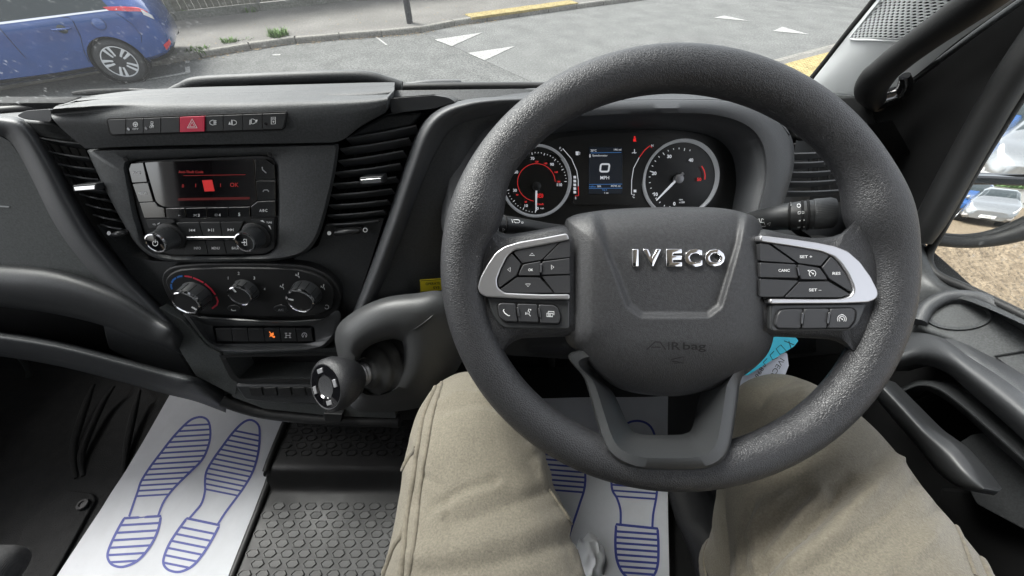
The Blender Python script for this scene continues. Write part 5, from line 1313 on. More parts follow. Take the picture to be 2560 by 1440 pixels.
marks('horn_symbol', OH, .0022, M['void'], stw, [([(1678, 899), (1690, 896), (1708, 892), (1708, 908), (1692, 904), (1680, 903)], 2.2, True), ([(1684, 904), (1686, 908), (1698, 907)], 2)])

# lower spoke, a dished open trapezium
lo_ = [(1430, 880), (1462, 950), (1488, 1040), (1504, 1095), (1525, 1135), (1565, 1162), (1620, 1174), (1740, 1174), (1796, 1160), (1822, 1125), (1836, 1060), (1850, 960), (1858, 890), (1650, 870)]
li_ = [(1500, 930), (1535, 985), (1556, 1030), (1570, 1060), (1582, 1076), (1598, 1084), (1630, 1087), (1690, 1087), (1712, 1084), (1728, 1074), (1738, 1040), (1750, 985), (1775, 930), (1650, 910)]
mid = lambda f: [tuple(V(a).lerp(V(b_), f)) for a, b_ in zip(lo_, li_)]
up_ = lambda p: .024 * max(0, min(1, (p[1] - 960) / 190)) ** 1.5
ls4 = lambda pts, o_: [PW.at(*p, o_ + up_(p)) for p in pts]
loops('lower_spoke', [ls4(lo_, -.04), ls4(lo_, -.010), ls4(mid(.07), -.004), ls4(mid(.34), -.003), ls4(mid(.42), -.007), ls4(mid(.84), -.03), ls4(mid(1), -.036), ls4(mid(1), -.06)], M['ctrim'], stw, n=120, ang=50)
# boss behind the hub
lathe('boss', [(-.16, .06), (-.04, .075), (-.02, .07)], PW.at(1690, 740), PW.n, M['black'], stw, n=32)

# ---- column shroud and stalks
sh = surf('column_shroud', [[PCL.at(a, b_, .03) for a, b_ in ((1300, 620), (1420, 560), (1697, 545), (1960, 560), (2060, 620))], [aty(a, b_, .40) for a, b_ in ((1310, 640), (1430, 572), (1697, 556), (1950, 572), (2050, 640))],
     [aty(a, b_, .34) for a, b_ in ((1320, 700), (1440, 590), (1697, 570), (1940, 590), (2040, 700))], [aty(a, b_, .32) for a, b_ in ((1320, 880), (1440, 890), (1697, 900), (1940, 890), (2040, 880))]], M['black'], dash, nu=30, nv=16, thick=.02)
def stalk(name, label, pts, rad, ringpos, endmat):
    s_ = thing(name, label, 'control stalk', pts[-1])
    tube('arm', pts, rad, M['key'], s_, n=28, seg=26)
    ax = (pts[-1] - pts[-2]).normalized()
    for t in ringpos:
        q = cr([(*p, r_) for p, r_ in zip(pts, rad)], 60); v_ = q[int(t * 59)]; nx = q[min(59, int(t * 59) + 1)]; pv = q[int(t * 59) - 1]
        d = (V(nx[:3]) - V(pv[:3])).normalized()
        lathe('ring_groove', [(-.0012, v_[3] + .0002), (-.0008, v_[3] + .0007), (.0008, v_[3] + .0007), (.0012, v_[3] + .0002)], V(v_[:3]), d, M['void'], s_, n=28)
    return s_
ls = stalk('indicator_stalk', 'light and indicator stalk with a pale tip left of the column', [aty(1480, 585, .37), aty(1380, 577, .345), aty(1300, 567, .325), aty(1250, 562, .315), aty(1222, 560, .312)], [.008, .0085, .0098, .0102, .0088], (.72, .85), None)
e0, e1 = aty(1219, 560, .312), aty(1247, 562, .3145)
lathe('tip', [(-.0005, .006), (.001, .0096), (.0095, .0104), (.0105, .0098)], e0, e1 - e0, M['grey'], ls, n=28)
rs = stalk('wiper_stalk', 'thick wiper stalk with knurled end right of the column', [aty(1800, 570, .37), aty(1880, 555, .345), aty(1950, 543, .325), aty(2010, 538, .315), aty(2082, 532, .307)], [.010, .0118, .0138, .0150, .0150], (.62, .74, .79), None)
g0, g1 = aty(2032, 536, .3118), aty(2088, 531, .306)
lathe('knurled_end', [(0, .0152), (.001, .0156), ((g1 - g0).length * .8, .0154), ((g1 - g0).length, .0138), ((g1 - g0).length + .001, .008)], g0, g1 - g0, M['ctrim'], rs, n=110, knurl=.0004, ks=(1, 2), ang=25)
def mesh_bvh(objs):
    vs, fs = [], []
    for o in objs:
        b0 = len(vs); vs += [v.co + wl(o) for v in o.data.vertices]; fs += [[b0 + i for i in p.vertices] for p in o.data.polygons]
    return BVHTree.FromPolygons(vs, fs)
OS = OnMesh(mesh_bvh([c for c in rs.children]), elev(48), PW)
icons('stalk_symbol', OS, .0004, M['white'], rs, [([([(1893, 556), (1910, 556), (1914, 566), (1889, 566)], 1.5, True), ([(1900, 556), (1898, 546), (1894, 549)], 1.4), ([(1902, 556), (1905, 546), (1909, 549)], 1.4), ([(1918, 560), (1926, 556), (1924, 564)], 1.3, True)], []),
      ([(arc(1997, 514, 4.4, 0, 360, 12), 1.6)], []), ([([(1995, 530), (2001, 528), (2001, 534), (1995, 535)], 1.4, True), ([(2005, 528), (2010, 529), (2010, 533), (2005, 534)], 1.4, True)], []), ([([(1997, 552), (2012, 550)], 3.2)], []), ([([(1994, 569), (2012, 567)], 3.2)], []), ([([(1978, 507), (1977, 514)], 1.4)], [])])
OL = OnMesh(mesh_bvh([c for c in ls.children]), elev(48), PW)
icons('stalk_symbol', OL, .0004, M['white'], ls, [([([(1241, 574), (1246, 570), (1246, 578)], 1.4, True), ([(1262, 574), (1257, 570), (1257, 578)], 1.4, True)], []), ([([(1284, 549), (1296, 549), (1300, 553), (1297, 557), (1288, 557)], 1.5, True), ([(1279, 548), (1282, 557)], 1.3)], []), ([([(1304, 555), (1308, 555), (1308, 558), (1304, 558)], 1.2, True)], [])])

# ---- gear lever and its leatherette housing
B_g, K_g = PC.at(965, 915, .02), PC.at(815, 966, .105)
gax = (K_g - B_g).normalized(); gl_ = (K_g - B_g).length
gh = thing('gear_housing', 'grey leatherette gear lever housing on the console', 'gear housing', PC.at(985, 900))
og = [(838, 832), (880, 782), (955, 746), (1040, 733), (1110, 730), (1165, 780), (1165, 880), (1110, 970), (1060, 1015), (960, 1030), (880, 1018), (852, 920)]
mg = [(858, 846), (895, 802), (958, 770), (1030, 758), (1085, 766), (1108, 810), (1105, 880), (1080, 945), (1035, 990), (960, 1008), (893, 998), (866, 920)]
mg2 = [(876, 858), (905, 828), (950, 806), (1005, 788), (1045, 790), (1060, 830), (1062, 885), (1045, 940), (1010, 982), (955, 998), (900, 990), (875, 925)]
lg = [(892, 878), (910, 856), (943, 839), (985, 832), (1008, 836), (1018, 850), (1022, 890), (1014, 932), (990, 972), (950, 988), (906, 982), (884, 930)]
ig = [(903, 890), (918, 870), (947, 855), (982, 848), (1001, 852), (1008, 860), (1010, 890), (1004, 928), (982, 960), (950, 972), (915, 968), (898, 930)]
loops('housing', [[PC.at(*p, -.03) for p in og], [PC.at(*p, .036) for p in og], [PC.at(*p, .054) for p in mg], [PC.at(*p, .061) for p in mg2], [PC.at(*p, .062) for p in lg], [PC.at(*p, .045) for p in ig], [PC.at(*p, -.02) for p in ig]], M['softleather'], gh, n=110, cap_last=True, ang=80)
tube('stitching', [PC.at(a, b_, o_) for a, b_, o_ in ((1018, 832, .0585), (1045, 818, .0615), (1075, 795, .0585), (1100, 772, .047), (1120, 755, .036))], .0011, M['black'], gh, n=6, seg=20)
tube('stitching', [PC.at(a, b_, o_) for a, b_, o_ in ((858, 860, .032), (868, 890, .052), (880, 905, .058), (912, 892, .05))], .0010, M['black'], gh, n=6, seg=16)
gk = thing('gear_lever', 'worn black gear lever with a fat round knob and ribbed neck', 'gear lever', B_g)
prof = []
for i in range(15):
    t = i / 14; prof.append((-.004 + t * .046, .043 * (1 - t) ** .85 + .0178 + .0026 * math.sin(t * 21)))
lathe('gaiter', prof, B_g, gax, M['softleather'], gk, n=40, ang=60)
prof = [(.036 + i * .003, .0168 - .0002 * i + (.0013 if i % 2 else 0)) for i in range(8)]
lathe('neck', prof + [(.064, .0158)], B_g, gax, M['grey'], gk, n=32, ang=25)
e = gl_
knob = lathe('knob', [(.053, .0165), (.056, .0205), (e - .040, .0275), (e - .027, .0335), (e - .015, .0370), (e - .005, .0364), (e - .001, .0335), (e + .0012, .0305), (e + .0006, .0295)], B_g, gax, M['leather'], gk, n=56, ang=60)
lathe('knob_cap', [(e - .004, .0300), (e + .001, .0290), (e + .0018, .020), (e + .0022, .0165), (e + .0005, .0148), (e - .003, .0125), (e - .0035, .002)], B_g, gax, M['gloss'], knob, n=48, ang=35)
lathe('knob_badge', [(e - .0042, .0115), (e - .0022, .011), (e - .0015, .004)], B_g, gax, M['iron'], knob, n=32)
s1 = gax.cross(V((0, 0, 1))).normalized(); s2 = s1.cross(gax).normalized()
if s2.z < 0: s2 = -s2
for a in (45, 135, 225, 315):
    d = s1 * math.cos(R(a)) + s2 * math.sin(R(a)); t_ = gax.cross(d).normalized(); o = B_g + gax * (e + .0012)
    vs = [o + d * rr + t_ * ww + gax * hh for hh in (0, .0016) for rr, ww in ((.0188, -.0052), (.0188, .0052), (.0250, .0052), (.0250, -.0052))]
    mo('cap_lug', vs, [[0, 3, 2, 1], [4, 5, 6, 7], [0, 1, 5, 4], [1, 2, 6, 5], [2, 3, 7, 6], [3, 0, 4, 7]], M['silver'] if a < 180 else M['grey'], knob, bev=.0005)
# yellow label on the knee panel
lb = thing('yellow_label', 'yellow warning sticker with black capitals beside the gear housing', 'label', PC.at(1085, 716, .014))
KP = [c for c in dash.children if c.name.startswith('knee_panel')][0]
_h = BVHTree.FromPolygons([v_.co + wl(KP) for v_ in KP.data.vertices], [list(p.vertices) for p in KP.data.polygons])
_d = [_h.ray_cast(C0, ray(*q).normalized())[0] for q in ((1050, 700), (1052, 732), (1110, 716))]
_n = (_d[1] - _d[0]).cross(_d[2] - _d[0]).normalized()
PLb = Pl(_d[0], _n if _n.dot(C0 - _d[0]) > 0 else -_n).off(.0012)
slab('sticker', [(1050, 701), (1160, 694), (1164, 724), (1052, 731)], PLb, .001, .002, M['yellow'], lb, bev=.0002)
marks('sticker_frame', PLb, .0013, M['ink'], lb, [([(1051, 702), (1159, 695), (1163, 723), (1053, 730)], 1.5, True)], [], [('OPERATE', 1082, 709, 6, 36, 3), ('SYS', 1091, 719, 6, 16, 3)])

# ---- right pillar, grab handle, door
pil = thing('windscreen_pillar', 'light grey windscreen pillar trim with a perforated speaker grille', 'pillar', aty(2080, 235, .66))
pr = [[aty(a, b_, y) for a, b_, y in r_] for r_ in (
    ((2000, 240, .705), (2040, 236, .680), (2090, 236, .652), (2150, 242, .622), (2200, 255, .600)),
    ((2060, 165, .682), (2100, 160, .655), (2160, 160, .622), (2235, 165, .588), (2300, 180, .565)),
    ((2120, 88, .658), (2165, 84, .630), (2230, 84, .594), (2320, 90, .556), (2390, 105, .534)),
    ((2190, 2, .632), (2245, -2, .600), (2320, -2, .562), (2430, 4, .520), (2510, 20, .500)),
    ((2260, -90, .605), (2325, -95, .570), (2410, -95, .53), (2540, -90, .486), (2630, -70, .466)))]
surf('trim', pr, M['pillar'], pil, nu=30, nv=40, thick=.012)
tube('frit_edge', [aty(a, b_, y) for a, b_, y in ((1995, 240, .712), (2056, 166, .690), (2117, 88, .665), (2187, 2, .640), (2256, -90, .612))], .006, M['void'], pil, n=8, seg=20)
# perforated grille: a honeycomb sheet with real holes over a dark backing
Rg = [cr(r_, 60) for r_ in pr]
def pillp(u, v):          # u across 0..1, v along 0..1
    a = [r_[min(59, int(u * 59))].lerp(r_[min(59, int(u * 59) + 1)], u * 59 - int(u * 59)) for r_ in Rg]
    return catm(a, v)
def catm(P, v):
    k = len(P); t = v * (k - 1); j = min(int(t), k - 2); f = t - j; g = lambda q: P[max(0, min(k - 1, q))]
    a, b_, c, d = g(j - 1), g(j), g(j + 1), g(j + 2)
    return .5 * ((2 * b_) + (c - a) * f + (2 * a - 5 * b_ + 4 * c - d) * f * f + (3 * b_ - a - 3 * c + d) * f ** 3)
def pn(u, v):
    e_ = .01; a = pillp(min(1, u + e_), v) - pillp(max(0, u - e_), v); b_ = pillp(u, min(1, v + e_)) - pillp(u, max(0, v - e_)); n_ = a.cross(b_).normalized()
    return n_ if n_.dot(C0 - pillp(u, v)) > 0 else -n_
vs, fs = [], []
NU, NV = 15, 22
du, dv = .66 / NU, .46 / NV
vs2, fs2 = [], []
for i in range(NU):
    for j in range(NV):
        u = .10 + (i + .5 + .5 * (j % 2)) * du; v = .47 + (j + .5) * dv + .0
        lim = .455 + .05 * math.sin(math.pi * (u - .1) / .66)
        if u > .80: continue
        b0 = len(vs)
        n_ = pn(u, v); o1, o2, o3 = [], [], []
        for q in range(6):
            a = R(60 * q + 30); cu, cv_ = math.cos(a), math.sin(a)
            pq = pillp(u + cu * du * .577, v + cv_ * dv * .70); o1.append(pq + n_ * .0022)
            pq = pillp(u + cu * du * .36, v + cv_ * dv * .44); o2.append(pq + n_ * .0019); o3.append(pq + n_ * .0004)
        vs += o1 + o2 + o3
        for q in range(6):
            r_ = (q + 1) % 6; fs.append([b0 + q, b0 + r_, b0 + 6 + r_, b0 + 6 + q]); fs.append([b0 + 6 + q, b0 + 6 + r_, b0 + 12 + r_, b0 + 12 + q])
        b1 = len(vs2); vs2 += o3; fs2.append([b1 + q for q in range(6)])
g_ = mo('speaker_grille', vs, fs, M['pillar'], pil, ang=30); g_['kind'] = 'stuff'
g2 = mo('grille_backing', [v_ for v_ in vs2], fs2, M['void'], pil, recalc=False); g2['kind'] = 'stuff'
edge = [pillp(.08, .96), pillp(.08, .60), pillp(.085, .50), pillp(.14, .462), pillp(.4, .448), pillp(.7, .452), pillp(.80, .48), pillp(.83, .56), pillp(.83, .96)]
tube('grille_edge', [p + (C0 - p).normalized() * .0015 for p in edge], .0016, M['pillar'], pil, n=8, seg=60)

gh_ = thing('grab_handle', 'thick black plastic grab handle along the windscreen pillar', 'grab handle', aty(2175, 225, .58))
tube('grip', [aty(a, b_, y) for a, b_, y in ((2195, 262, .58), (2176, 232, .56), (2192, 195, .545), (2235, 155, .532), (2300, 105, .515), (2390, 42, .492), (2500, -35, .465), (2560, -75, .46))], [.012, .0185, .0195, .0195, .0195, .0195, .0195, .017], M['black'], gh_, n=28, seg=50, flat=.8)
tube('mount', [aty(2195, 250, .57), aty(2245, 235, .565), aty(2262, 215, .56), aty(2262, 190, .558)], [.014, .012, .009, .006], M['gloss'], gh_, n=16, seg=16)

DX = .60
dr = thing('van_door', 'black van door panel with window, cup dish and grained armrest', 'door', V((.62, .1, FL)))
# black upper trim between pillar and window
surf('corner_trim', [[atx(a, b_, x) for a, b_, x in ((2150, 262, .565), (2290, 150, .575), (2420, 60, .58), (2700, -80, .59))],
                     [atx(a, b_, x) for a, b_, x in ((2195, 330, .60), (2320, 250, .60), (2450, 150, .60), (2700, -10, .60))],
                     [atx(a, b_, x) for a, b_, x in ((2260, 480, .61), (2340, 380, .61), (2460, 230, .61), (2700, 20, .61))],
                     [atx(a, b_, x) for a, b_, x in ((2290, 590, .605), (2360, 480, .605), (2480, 280, .605), (2700, -20, .605))]], M['trimblack'], dr, nu=30, nv=24, thick=.02, tdir=(1, .2, 0))
tube('trim_edge', [atx(a, b_, .572) for a, b_ in ((2200, 262), (2330, 165), (2450, 75), (2600, -30))], .004, M['ctrim'], dr, n=10, seg=16)
tube('window_frame', [atx(a, b_, .60) for a, b_ in ((2800, -190), (2545, 170), (2430, 362), (2330, 545), (2302, 605))], [.017, .017, .017, .017, .012], M['black'], dr, n=16, seg=30)
tube('window_seal', [atx(a, b_, .615) for a, b_ in ((2800, -150), (2570, 215), (2450, 405), (2348, 585), (2322, 635), (2326, 668), (2352, 692), (2420, 722), (2520, 770), (2680, 850))], .0055, M['black'], dr, n=10, seg=60)
surf('window_ledge', [[atx(a, b_, x) for a, b_, x in ((2285, 600, .59), (2312, 660, .60), (2360, 708, .608), (2440, 742, .608), (2640, 838, .608))],
                      [atx(a, b_, x) for a, b_, x in ((2280, 660, .585), (2300, 700, .59), (2350, 722, .595), (2430, 744, .595), (2640, 840, .595))],
                      [atx(a, b_, x) for a, b_, x in ((2270, 760, .575), (2285, 790, .58), (2340, 750, .585), (2420, 752, .588), (2640, 848, .588))]], M['dash2'], dr, nu=30, nv=12, thick=.02, tdir=(1, 0, -.3))
gp = [atx(a, b_, .62) for a, b_ in ((2315, 640), (2345, 580), (2560, 220), (2800, -170), (3400, -170), (3400, 1200), (2420, 735), (2335, 690))]
mo('window_glass', gp + [p + V((.004, 0, 0)) for p in gp], [list(range(8)), list(range(15, 7, -1))] + [[i, 8 + i, 8 + (i + 1) % 8, (i + 1) % 8] for i in range(8)], M['sideglass'], dr)
PD = Pl(atx(2400, 800, .585), V((-.45, -.12, .88)))
slab('armrest_top', [(2292, 812), (2318, 772), (2370, 752), (2440, 757), (2520, 792), (2700, 885), (2700, 1080), (2560, 962), (2470, 898), (2380, 850), (2320, 828)], PD, 0, .05, M['dash'], dr, r=[12, 10, 10, 8, 8, 0, 0, 8, 8, 8, 12], bev=.004, seg=3)
tube('ledge_roll', [PD.at(a, b_, .004) for a, b_ in ((2296, 806), (2318, 768), (2370, 742), (2445, 746), (2500, 770), (2560, 806), (2700, 892))], .0085, M['roll'], dr, n=14, seg=36)
def ell(cx, cy, rx_, ry_, n=48): return [(cx + rx_ * math.cos(2 * math.pi * i / n), cy + ry_ * math.sin(2 * math.pi * i / n)) for i in range(n)]
loops('cup_dish', [[PD.at(*p, -.02) for p in ell(2396, 790, 86, 36)], [PD.at(*p, .0012) for p in ell(2396, 790, 86, 36)], [PD.at(*p, .0028) for p in ell(2396, 790, 82, 34)], [PD.at(*p, .001) for p in ell(2396, 789, 74, 30)], [PD.at(*p, -.0075) for p in ell(2390, 788, 52, 19)], [PD.at(*p, -.0055) for p in ell(2390, 788, 20, 8)]], M['dash'], dr, n=64, cap_last=True, ang=60)
loops('switch_recess', [[PD.at(*p, .0) for p in ((2484, 888), (2560, 876), (2640, 880), (2640, 1000), (2560, 952))], [PD.at(*p, .003) for p in ((2488, 890), (2560, 879), (2640, 884), (2640, 994), (2558, 945))], [PD.at(*p, -.02) for p in ((2496, 893), (2560, 884), (2636, 890), (2636, 980), (2560, 935))]], M['gloss'], dr, n=40, smooth=False, cap_last=True)
slab('window_switch', [(2534, 925), (2600, 918), (2640, 960), (2580, 962)], PD, -.004, .01, M['grey'], dr, r=4, bev=.002)
surf('armrest_roll', [[atx(a, b_, x) for a, b_, x in ((2245, 838, .56), (2300, 822, .572), (2350, 838, .572), (2420, 878, .572), (2520, 940, .572), (2700, 1075, .572))],
                      [atx(a, b_, x) for a, b_, x in ((2240, 862, .535), (2300, 842, .545), (2365, 862, .545), (2440, 912, .545), (2540, 985, .545), (2700, 1115, .545))],
                      [atx(a, b_, x) for a, b_, x in ((2240, 898, .52), (2300, 880, .532), (2370, 898, .532), (2440, 950, .532), (2540, 1030, .532), (2700, 1170, .532))],
                      [atx(a, b_, x) for a, b_, x in ((2235, 925, .535), (2300, 910, .548), (2362, 925, .548), (2430, 980, .548), (2530, 1068, .548), (2700, 1225, .548))],
                      [atx(a, b_, x) for a, b_, x in ((2235, 928, .58), (2300, 914, .59), (2362, 930, .59), (2430, 986, .59), (2530, 1074, .59), (2700, 1232, .59))]], M['roll'], dr, nu=50, nv=22, thick=.02, tdir=(1, 0, 0))
surf('pocket_rim', [[atx(a, b_, x) for a, b_, x in ((2235, 978, .555), (2290, 952, .56), (2345, 958, .56), (2410, 1000, .56), (2520, 1095, .56), (2700, 1260, .56))],
                    [atx(a, b_, x) for a, b_, x in ((2235, 990, .542), (2290, 964, .545), (2340, 970, .545), (2402, 1012, .545), (2512, 1108, .545), (2700, 1276, .545))],
                    [atx(a, b_, x) for a, b_, x in ((2235, 1004, .558), (2290, 978, .56), (2336, 984, .56), (2396, 1026, .56), (2505, 1124, .56), (2700, 1294, .56))]], M['ctrim'], dr, nu=40, nv=12, thick=.03, tdir=(1, 0, 0))
box('pocket_back', (.63, -.5, FL + .02), (.66, .62, FL + .56), M['trimblack'], dr)
slab('pocket_front', [(2390, 1110), (2430, 1085), (2470, 1082), (2700, 1270), (2700, 1400), (2440, 1260), (2400, 1180)], Pl(atx(2450, 1150, .575), (-1, 0, .15)), 0, .02, M['dash2'], dr, r=10, bev=.004)
surf('pull_bar', [[atx(a, b_, .490) for a, b_ in ((2205, 945), (2262, 1003), (2318, 1060), (2352, 1086), (2388, 1114), (2428, 1160), (2468, 1213))],
                  [atx(a, b_, .477) for a, b_ in ((2198, 962), (2250, 1018), (2304, 1078), (2336, 1110), (2374, 1150), (2414, 1190), (2460, 1221))],
                  [atx(a, b_, .482) for a, b_ in ((2190, 990), (2236, 1042), (2288, 1100), (2316, 1136), (2354, 1180), (2402, 1215), (2450, 1229))],
                  [atx(a, b_, .500) for a, b_ in ((2190, 996), (2235, 1050), (2286, 1108), (2314, 1144), (2352, 1188), (2402, 1220), (2450, 1232))]], M['ctrim'], dr, nu=40, nv=18, thick=.03, tdir=(.9, 0, -.4))
slab('door_lower', [(2350, 1220), (2700, 1260), (2700, 1700), (2300, 1700)], Pl(atx(2500, 1300, .60), (-1, 0, .1)), 0, .03, M['trimblack'], dr, bev=.003)

# ---- door mirror outside the window
mpt = atx(2500, 530, .92)
dmid = (mpt - C0).normalized()
def nrm_for(px, py, target, p):
    d = (p - C0).normalized(); return ((target - p).normalized() - d).normalized()
SIL = V((3.3, -7.6, .7))                                # where the silver car stands behind the van
n_low = nrm_for(2485, 512, SIL, mpt)
PM_ = Pl(mpt, n_low)
mi = thing('door_mirror', 'large two-part van door mirror seen through the side window', 'mirror', mpt)
RS = 1.5
def convex(px, py):
    p = PM_.at(px, py); q = p - PM_.at(2485, 512); r2 = q.length_squared
    return p - PM_.n * (RS - math.sqrt(max(0, RS * RS - r2)))
gx = [2300 + 28 * i for i in range(16)]; gy = [462 + 9.6 * j for j in range(16)]
vs = [convex(x, y) for y in gy for x in gx]
N = len(vs); vs += [v_ - PM_.n * .004 for v_ in vs]
fs = [[j * 16 + i, j * 16 + i + 1, (j + 1) * 16 + i + 1, (j + 1) * 16 + i] for j in range(15) for i in range(15)]
fs += [[N + a for a in reversed(f)] for f in fs]
mo('wide_angle_glass', vs, fs, M['mirror'], mi, recalc=False)
upt = PM_.at(2650, 425); PU = Pl(upt, nrm_for(0, 0, SIL + V((0, 0, -.1)), upt))
slab('main_glass', [(2300, 120), (2800, 60), (2800, 432), (2300, 440)], PU, 0, .004, M['mirror'], mi, bev=0)
slab('divider', [(2300, 436), (2470, 441), (2800, 452), (2800, 474), (2470, 463), (2300, 458)], PM_, .008, .03, M['gloss'], mi, bev=.003)
tube('lower_rim', [PM_.at(a, b_, .004) for a, b_ in ((2290, 590), (2340, 600), (2400, 606), (2450, 604), (2500, 596), (2560, 578), (2640, 545), (2800, 470))], [.012, .011, .011, .012, .014, .017, .02, .02], M['black'], mi, n=14, seg=40)
slab('back_shell', [(2280, 100), (2820, 40), (2820, 480), (2600, 590), (2450, 618), (2290, 606)], PM_, -.03, .09, M['black'], mi, r=20, bev=.01)

# two cars, a wall and a hedge behind the van, seen in the mirror
def seen_in_mirror(px, py, dist):
    p = convex(px, py); n_ = (p - (PM_.at(2485, 512) - PM_.n * RS)).normalized(); d = (p - C0).normalized()
    return p + (d - n_ * 2 * d.dot(n_)) * dist
BLU = seen_in_mirror(2424, 492, 9.6)
sh_ = V((-.16, 1, 0)).normalized()
make_car('silver small hatchback with number plate reflected in the door mirror', 'parked cars', M['silvercar'], place((SIL.x - sh_.x * 3.0, SIL.y - sh_.y * 3.0), sh_), .88, True, True, 'LJ18 BXO')
make_car('light blue hatchback beside the silver car, reflected in the door mirror', 'parked cars', M['blue2'], place((BLU.x - sh_.x * 3.2, BLU.y - sh_.y * 3.2), sh_), .95, True, True)
wlb = thing('yard_wall', 'low white painted wall behind the parked cars at the end of the yard', 'wall', V((3, -17, 0)))
for i in range(8):
    box('wall_panel', (-14 + i * 5.0, -17.2, 0), (-9.03 + i * 5.0, -17, 1.15), M['wallwhite'], wlb, bev=.01)
    box('coping', (-14 + i * 5.0, -17.26, 1.15), (-9.02 + i * 5.0, -16.94, 1.22), M['kerb'], wlb, bev=.01)
vs, fs = [], []
for i in range(5200):
    p = V((rnd.uniform(-14, 26), -18.2 + rnd.gauss(0, .35), 1.25 + abs(rnd.gauss(0, .55)))); a = V((rnd.gauss(0, 1), rnd.gauss(0, 1), rnd.gauss(0, 1))).normalized(); b_ = a.cross(V((rnd.gauss(0, 1), rnd.gauss(0, 1), rnd.gauss(0, 1)))).normalized()
    k = len(vs); q = rnd.uniform(.06, .14); vs += [p - a * q, p + b_ * q * .5, p + a * q, p - b_ * q * .5]; fs.append([k, k + 1, k + 2, k + 3])
for i in range(120):
    x = -14 + i / 3; k = len(vs); z = 1.2 + rnd.uniform(.4, .9)
    vs += [V((x - .25, -18.3, 0)), V((x + .25, -18.1, 0)), V((x + .2, -18.2, z)), V((x - .2, -18.4, z))]; fs.append([k, k + 1, k + 2, k + 3])
hd = mo('hedge', vs, fs, M['hedge'], recalc=False); tag(hd, 'green hedge rising behind the white wall, reflected in the mirror', 'hedge')

# ---- rubber floor mat with raised hexagons, in two levels
fm = thing('rubber_floor_mat', 'black moulded rubber floor mat covered in raised hexagons', 'floor mat', V((-.3, .15, FL)))
mx0, mx1 = -.560, .62
zt = lambda y: .014 + (.032 * max(0, min(1, (y - .214) / .05)) ** 2 * (3 - 2 * max(0, min(1, (y - .214) / .05))))
ys = [-.5, -.3, -.1, .1, .2] + [.205 + .006 * i for i in range(12)] + [.30, .36, .44, .52]
vs = [V((x, y, FL + zt(y))) for y in ys for x in (mx0, -.3, 0, .3, mx1)]; n_ = len(ys)
N = len(vs); vs += [V((v_.x, v_.y, FL)) for v_ in vs]
fs = [[j * 5 + i, j * 5 + i + 1, (j + 1) * 5 + i + 1, (j + 1) * 5 + i] for j in range(n_ - 1) for i in range(4)]
fs += [[N + a for a in reversed(f)] for f in fs]
fs += [[j * 5, (j + 1) * 5, N + (j + 1) * 5, N + j * 5] for j in range(n_ - 1)] + [[j * 5 + 4, N + j * 5 + 4, N + (j + 1) * 5 + 4, (j + 1) * 5 + 4] for j in range(n_ - 1)]
fs += [[i, N + i, N + i + 1, i + 1] for i in range(4)] + [[(n_ - 1) * 5 + i, (n_ - 1) * 5 + i + 1, N + (n_ - 1) * 5 + i + 1, N + (n_ - 1) * 5 + i] for i in range(4)]
mo('mat_sheet', vs, fs, M['rubber'], fm, ang=60)
for q in ((mx0, -.5, mx0, .52),):
    tube('mat_edge', [V((q[0], -.5, FL + .014)), V((q[0], .2, FL + .016)), V((q[0], .265, FL + .047)), V((q[2], .52, FL + .047))], .008, M['rubber'], fm, n=10, seg=20)
bm = bmesh.new()
ring = [(.0150, 0), (.0078, .0072), (-.0078, .0072), (-.0150, 0), (-.0078, -.0072), (.0078, -.0072)]
lv = [[bm.verts.new((x * k, y * k, z)) for x, y in ring] for k, z in ((1., 0), (.93, .0032), (.80, .0032), (.74, .0014))]
for a, b_ in zip(lv, lv[1:]):
    for i in range(6): bm.faces.new((a[i], a[(i + 1) % 6], b_[(i + 1) % 6], b_[i]))
bm.faces.new(lv[-1])
bmesh.ops.recalc_face_normals(bm, faces=bm.faces[:])
hm = bpy.data.meshes.new('hexagon_stud'); bm.to_mesh(hm); bm.free(); hm.materials.append(M['rubber'])
cnt = 0
for j in range(30):
    y = .035 + j * .0172
    if .19 < y < .285 or y > .5: continue
    for i in range(16):
        x = -.537 + i * .0355 + (.01775 if j % 2 else 0)
        if x > -.10 or cnt >= 298: continue
        ob = bpy.data.objects.new('hexagon_stud', hm); ob.location = (x, y, FL + zt(y) - .0004); link(ob, fm); cnt += 1

# ---- printed paper floor mats
def papermat(label, corners, zoff, curl):
    p = thing('paper_floor_mat', label, 'paper mat', sum((V(c) for c in corners), V()) / 4, 'paper floor mats')
    c0, c1_, c2__, c3_ = [V(c) for c in corners]     # near-left, near-right, far-right, far-left
    g = [[c0.lerp(c1_, i / 10).lerp(c3_.lerp(c2__, i / 10), j / 14) + V((0, 0, curl(i / 10, j / 14))) for i in range(11)] for j in range(15)]
    sh = surf('sheet', g, M['paper'], p, nu=40, nv=60, thick=.0006, tdir=(0, 0, -1))
    bv = BVHTree.FromPolygons([v_.co + wl(sh) for v_ in sh.data.vertices], [list(q.vertices) for q in sh.data.polygons])
    return p, OnMesh(bv, V((0, 0, 1)), Pl(V((0, 0, corners[0].z)), (0, 0, 1)))
Zp = FL + .0185
ZP2 = FL + .0185
pl1 = [atz(60, 1580, Zp), atz(525, 1580, Zp), atz(725, 1051, Zp), atz(430, 988, Zp)]
wav = lambda u, v: .0016 * math.sin(7 * v + 3 * u) + .0012 * math.sin(11 * u - 4 * v) + .006 * max(0, abs(u - .5) - .40) * 10 * (.5 + .5 * math.sin(5 * v + 2)) + .0035 * math.exp(-((v - .52 - .1 * u) / .02) ** 2)
pmat1, P1 = papermat('white paper floor mat with two navy shoe prints below the passenger shelf', pl1, 0, wav)
Zd = FL + .0515
pl2 = [atz(1150, 1560, Zd), atz(1672, 1560, Zd), atz(1668, 992, Zd), atz(1290, 996, Zd)]
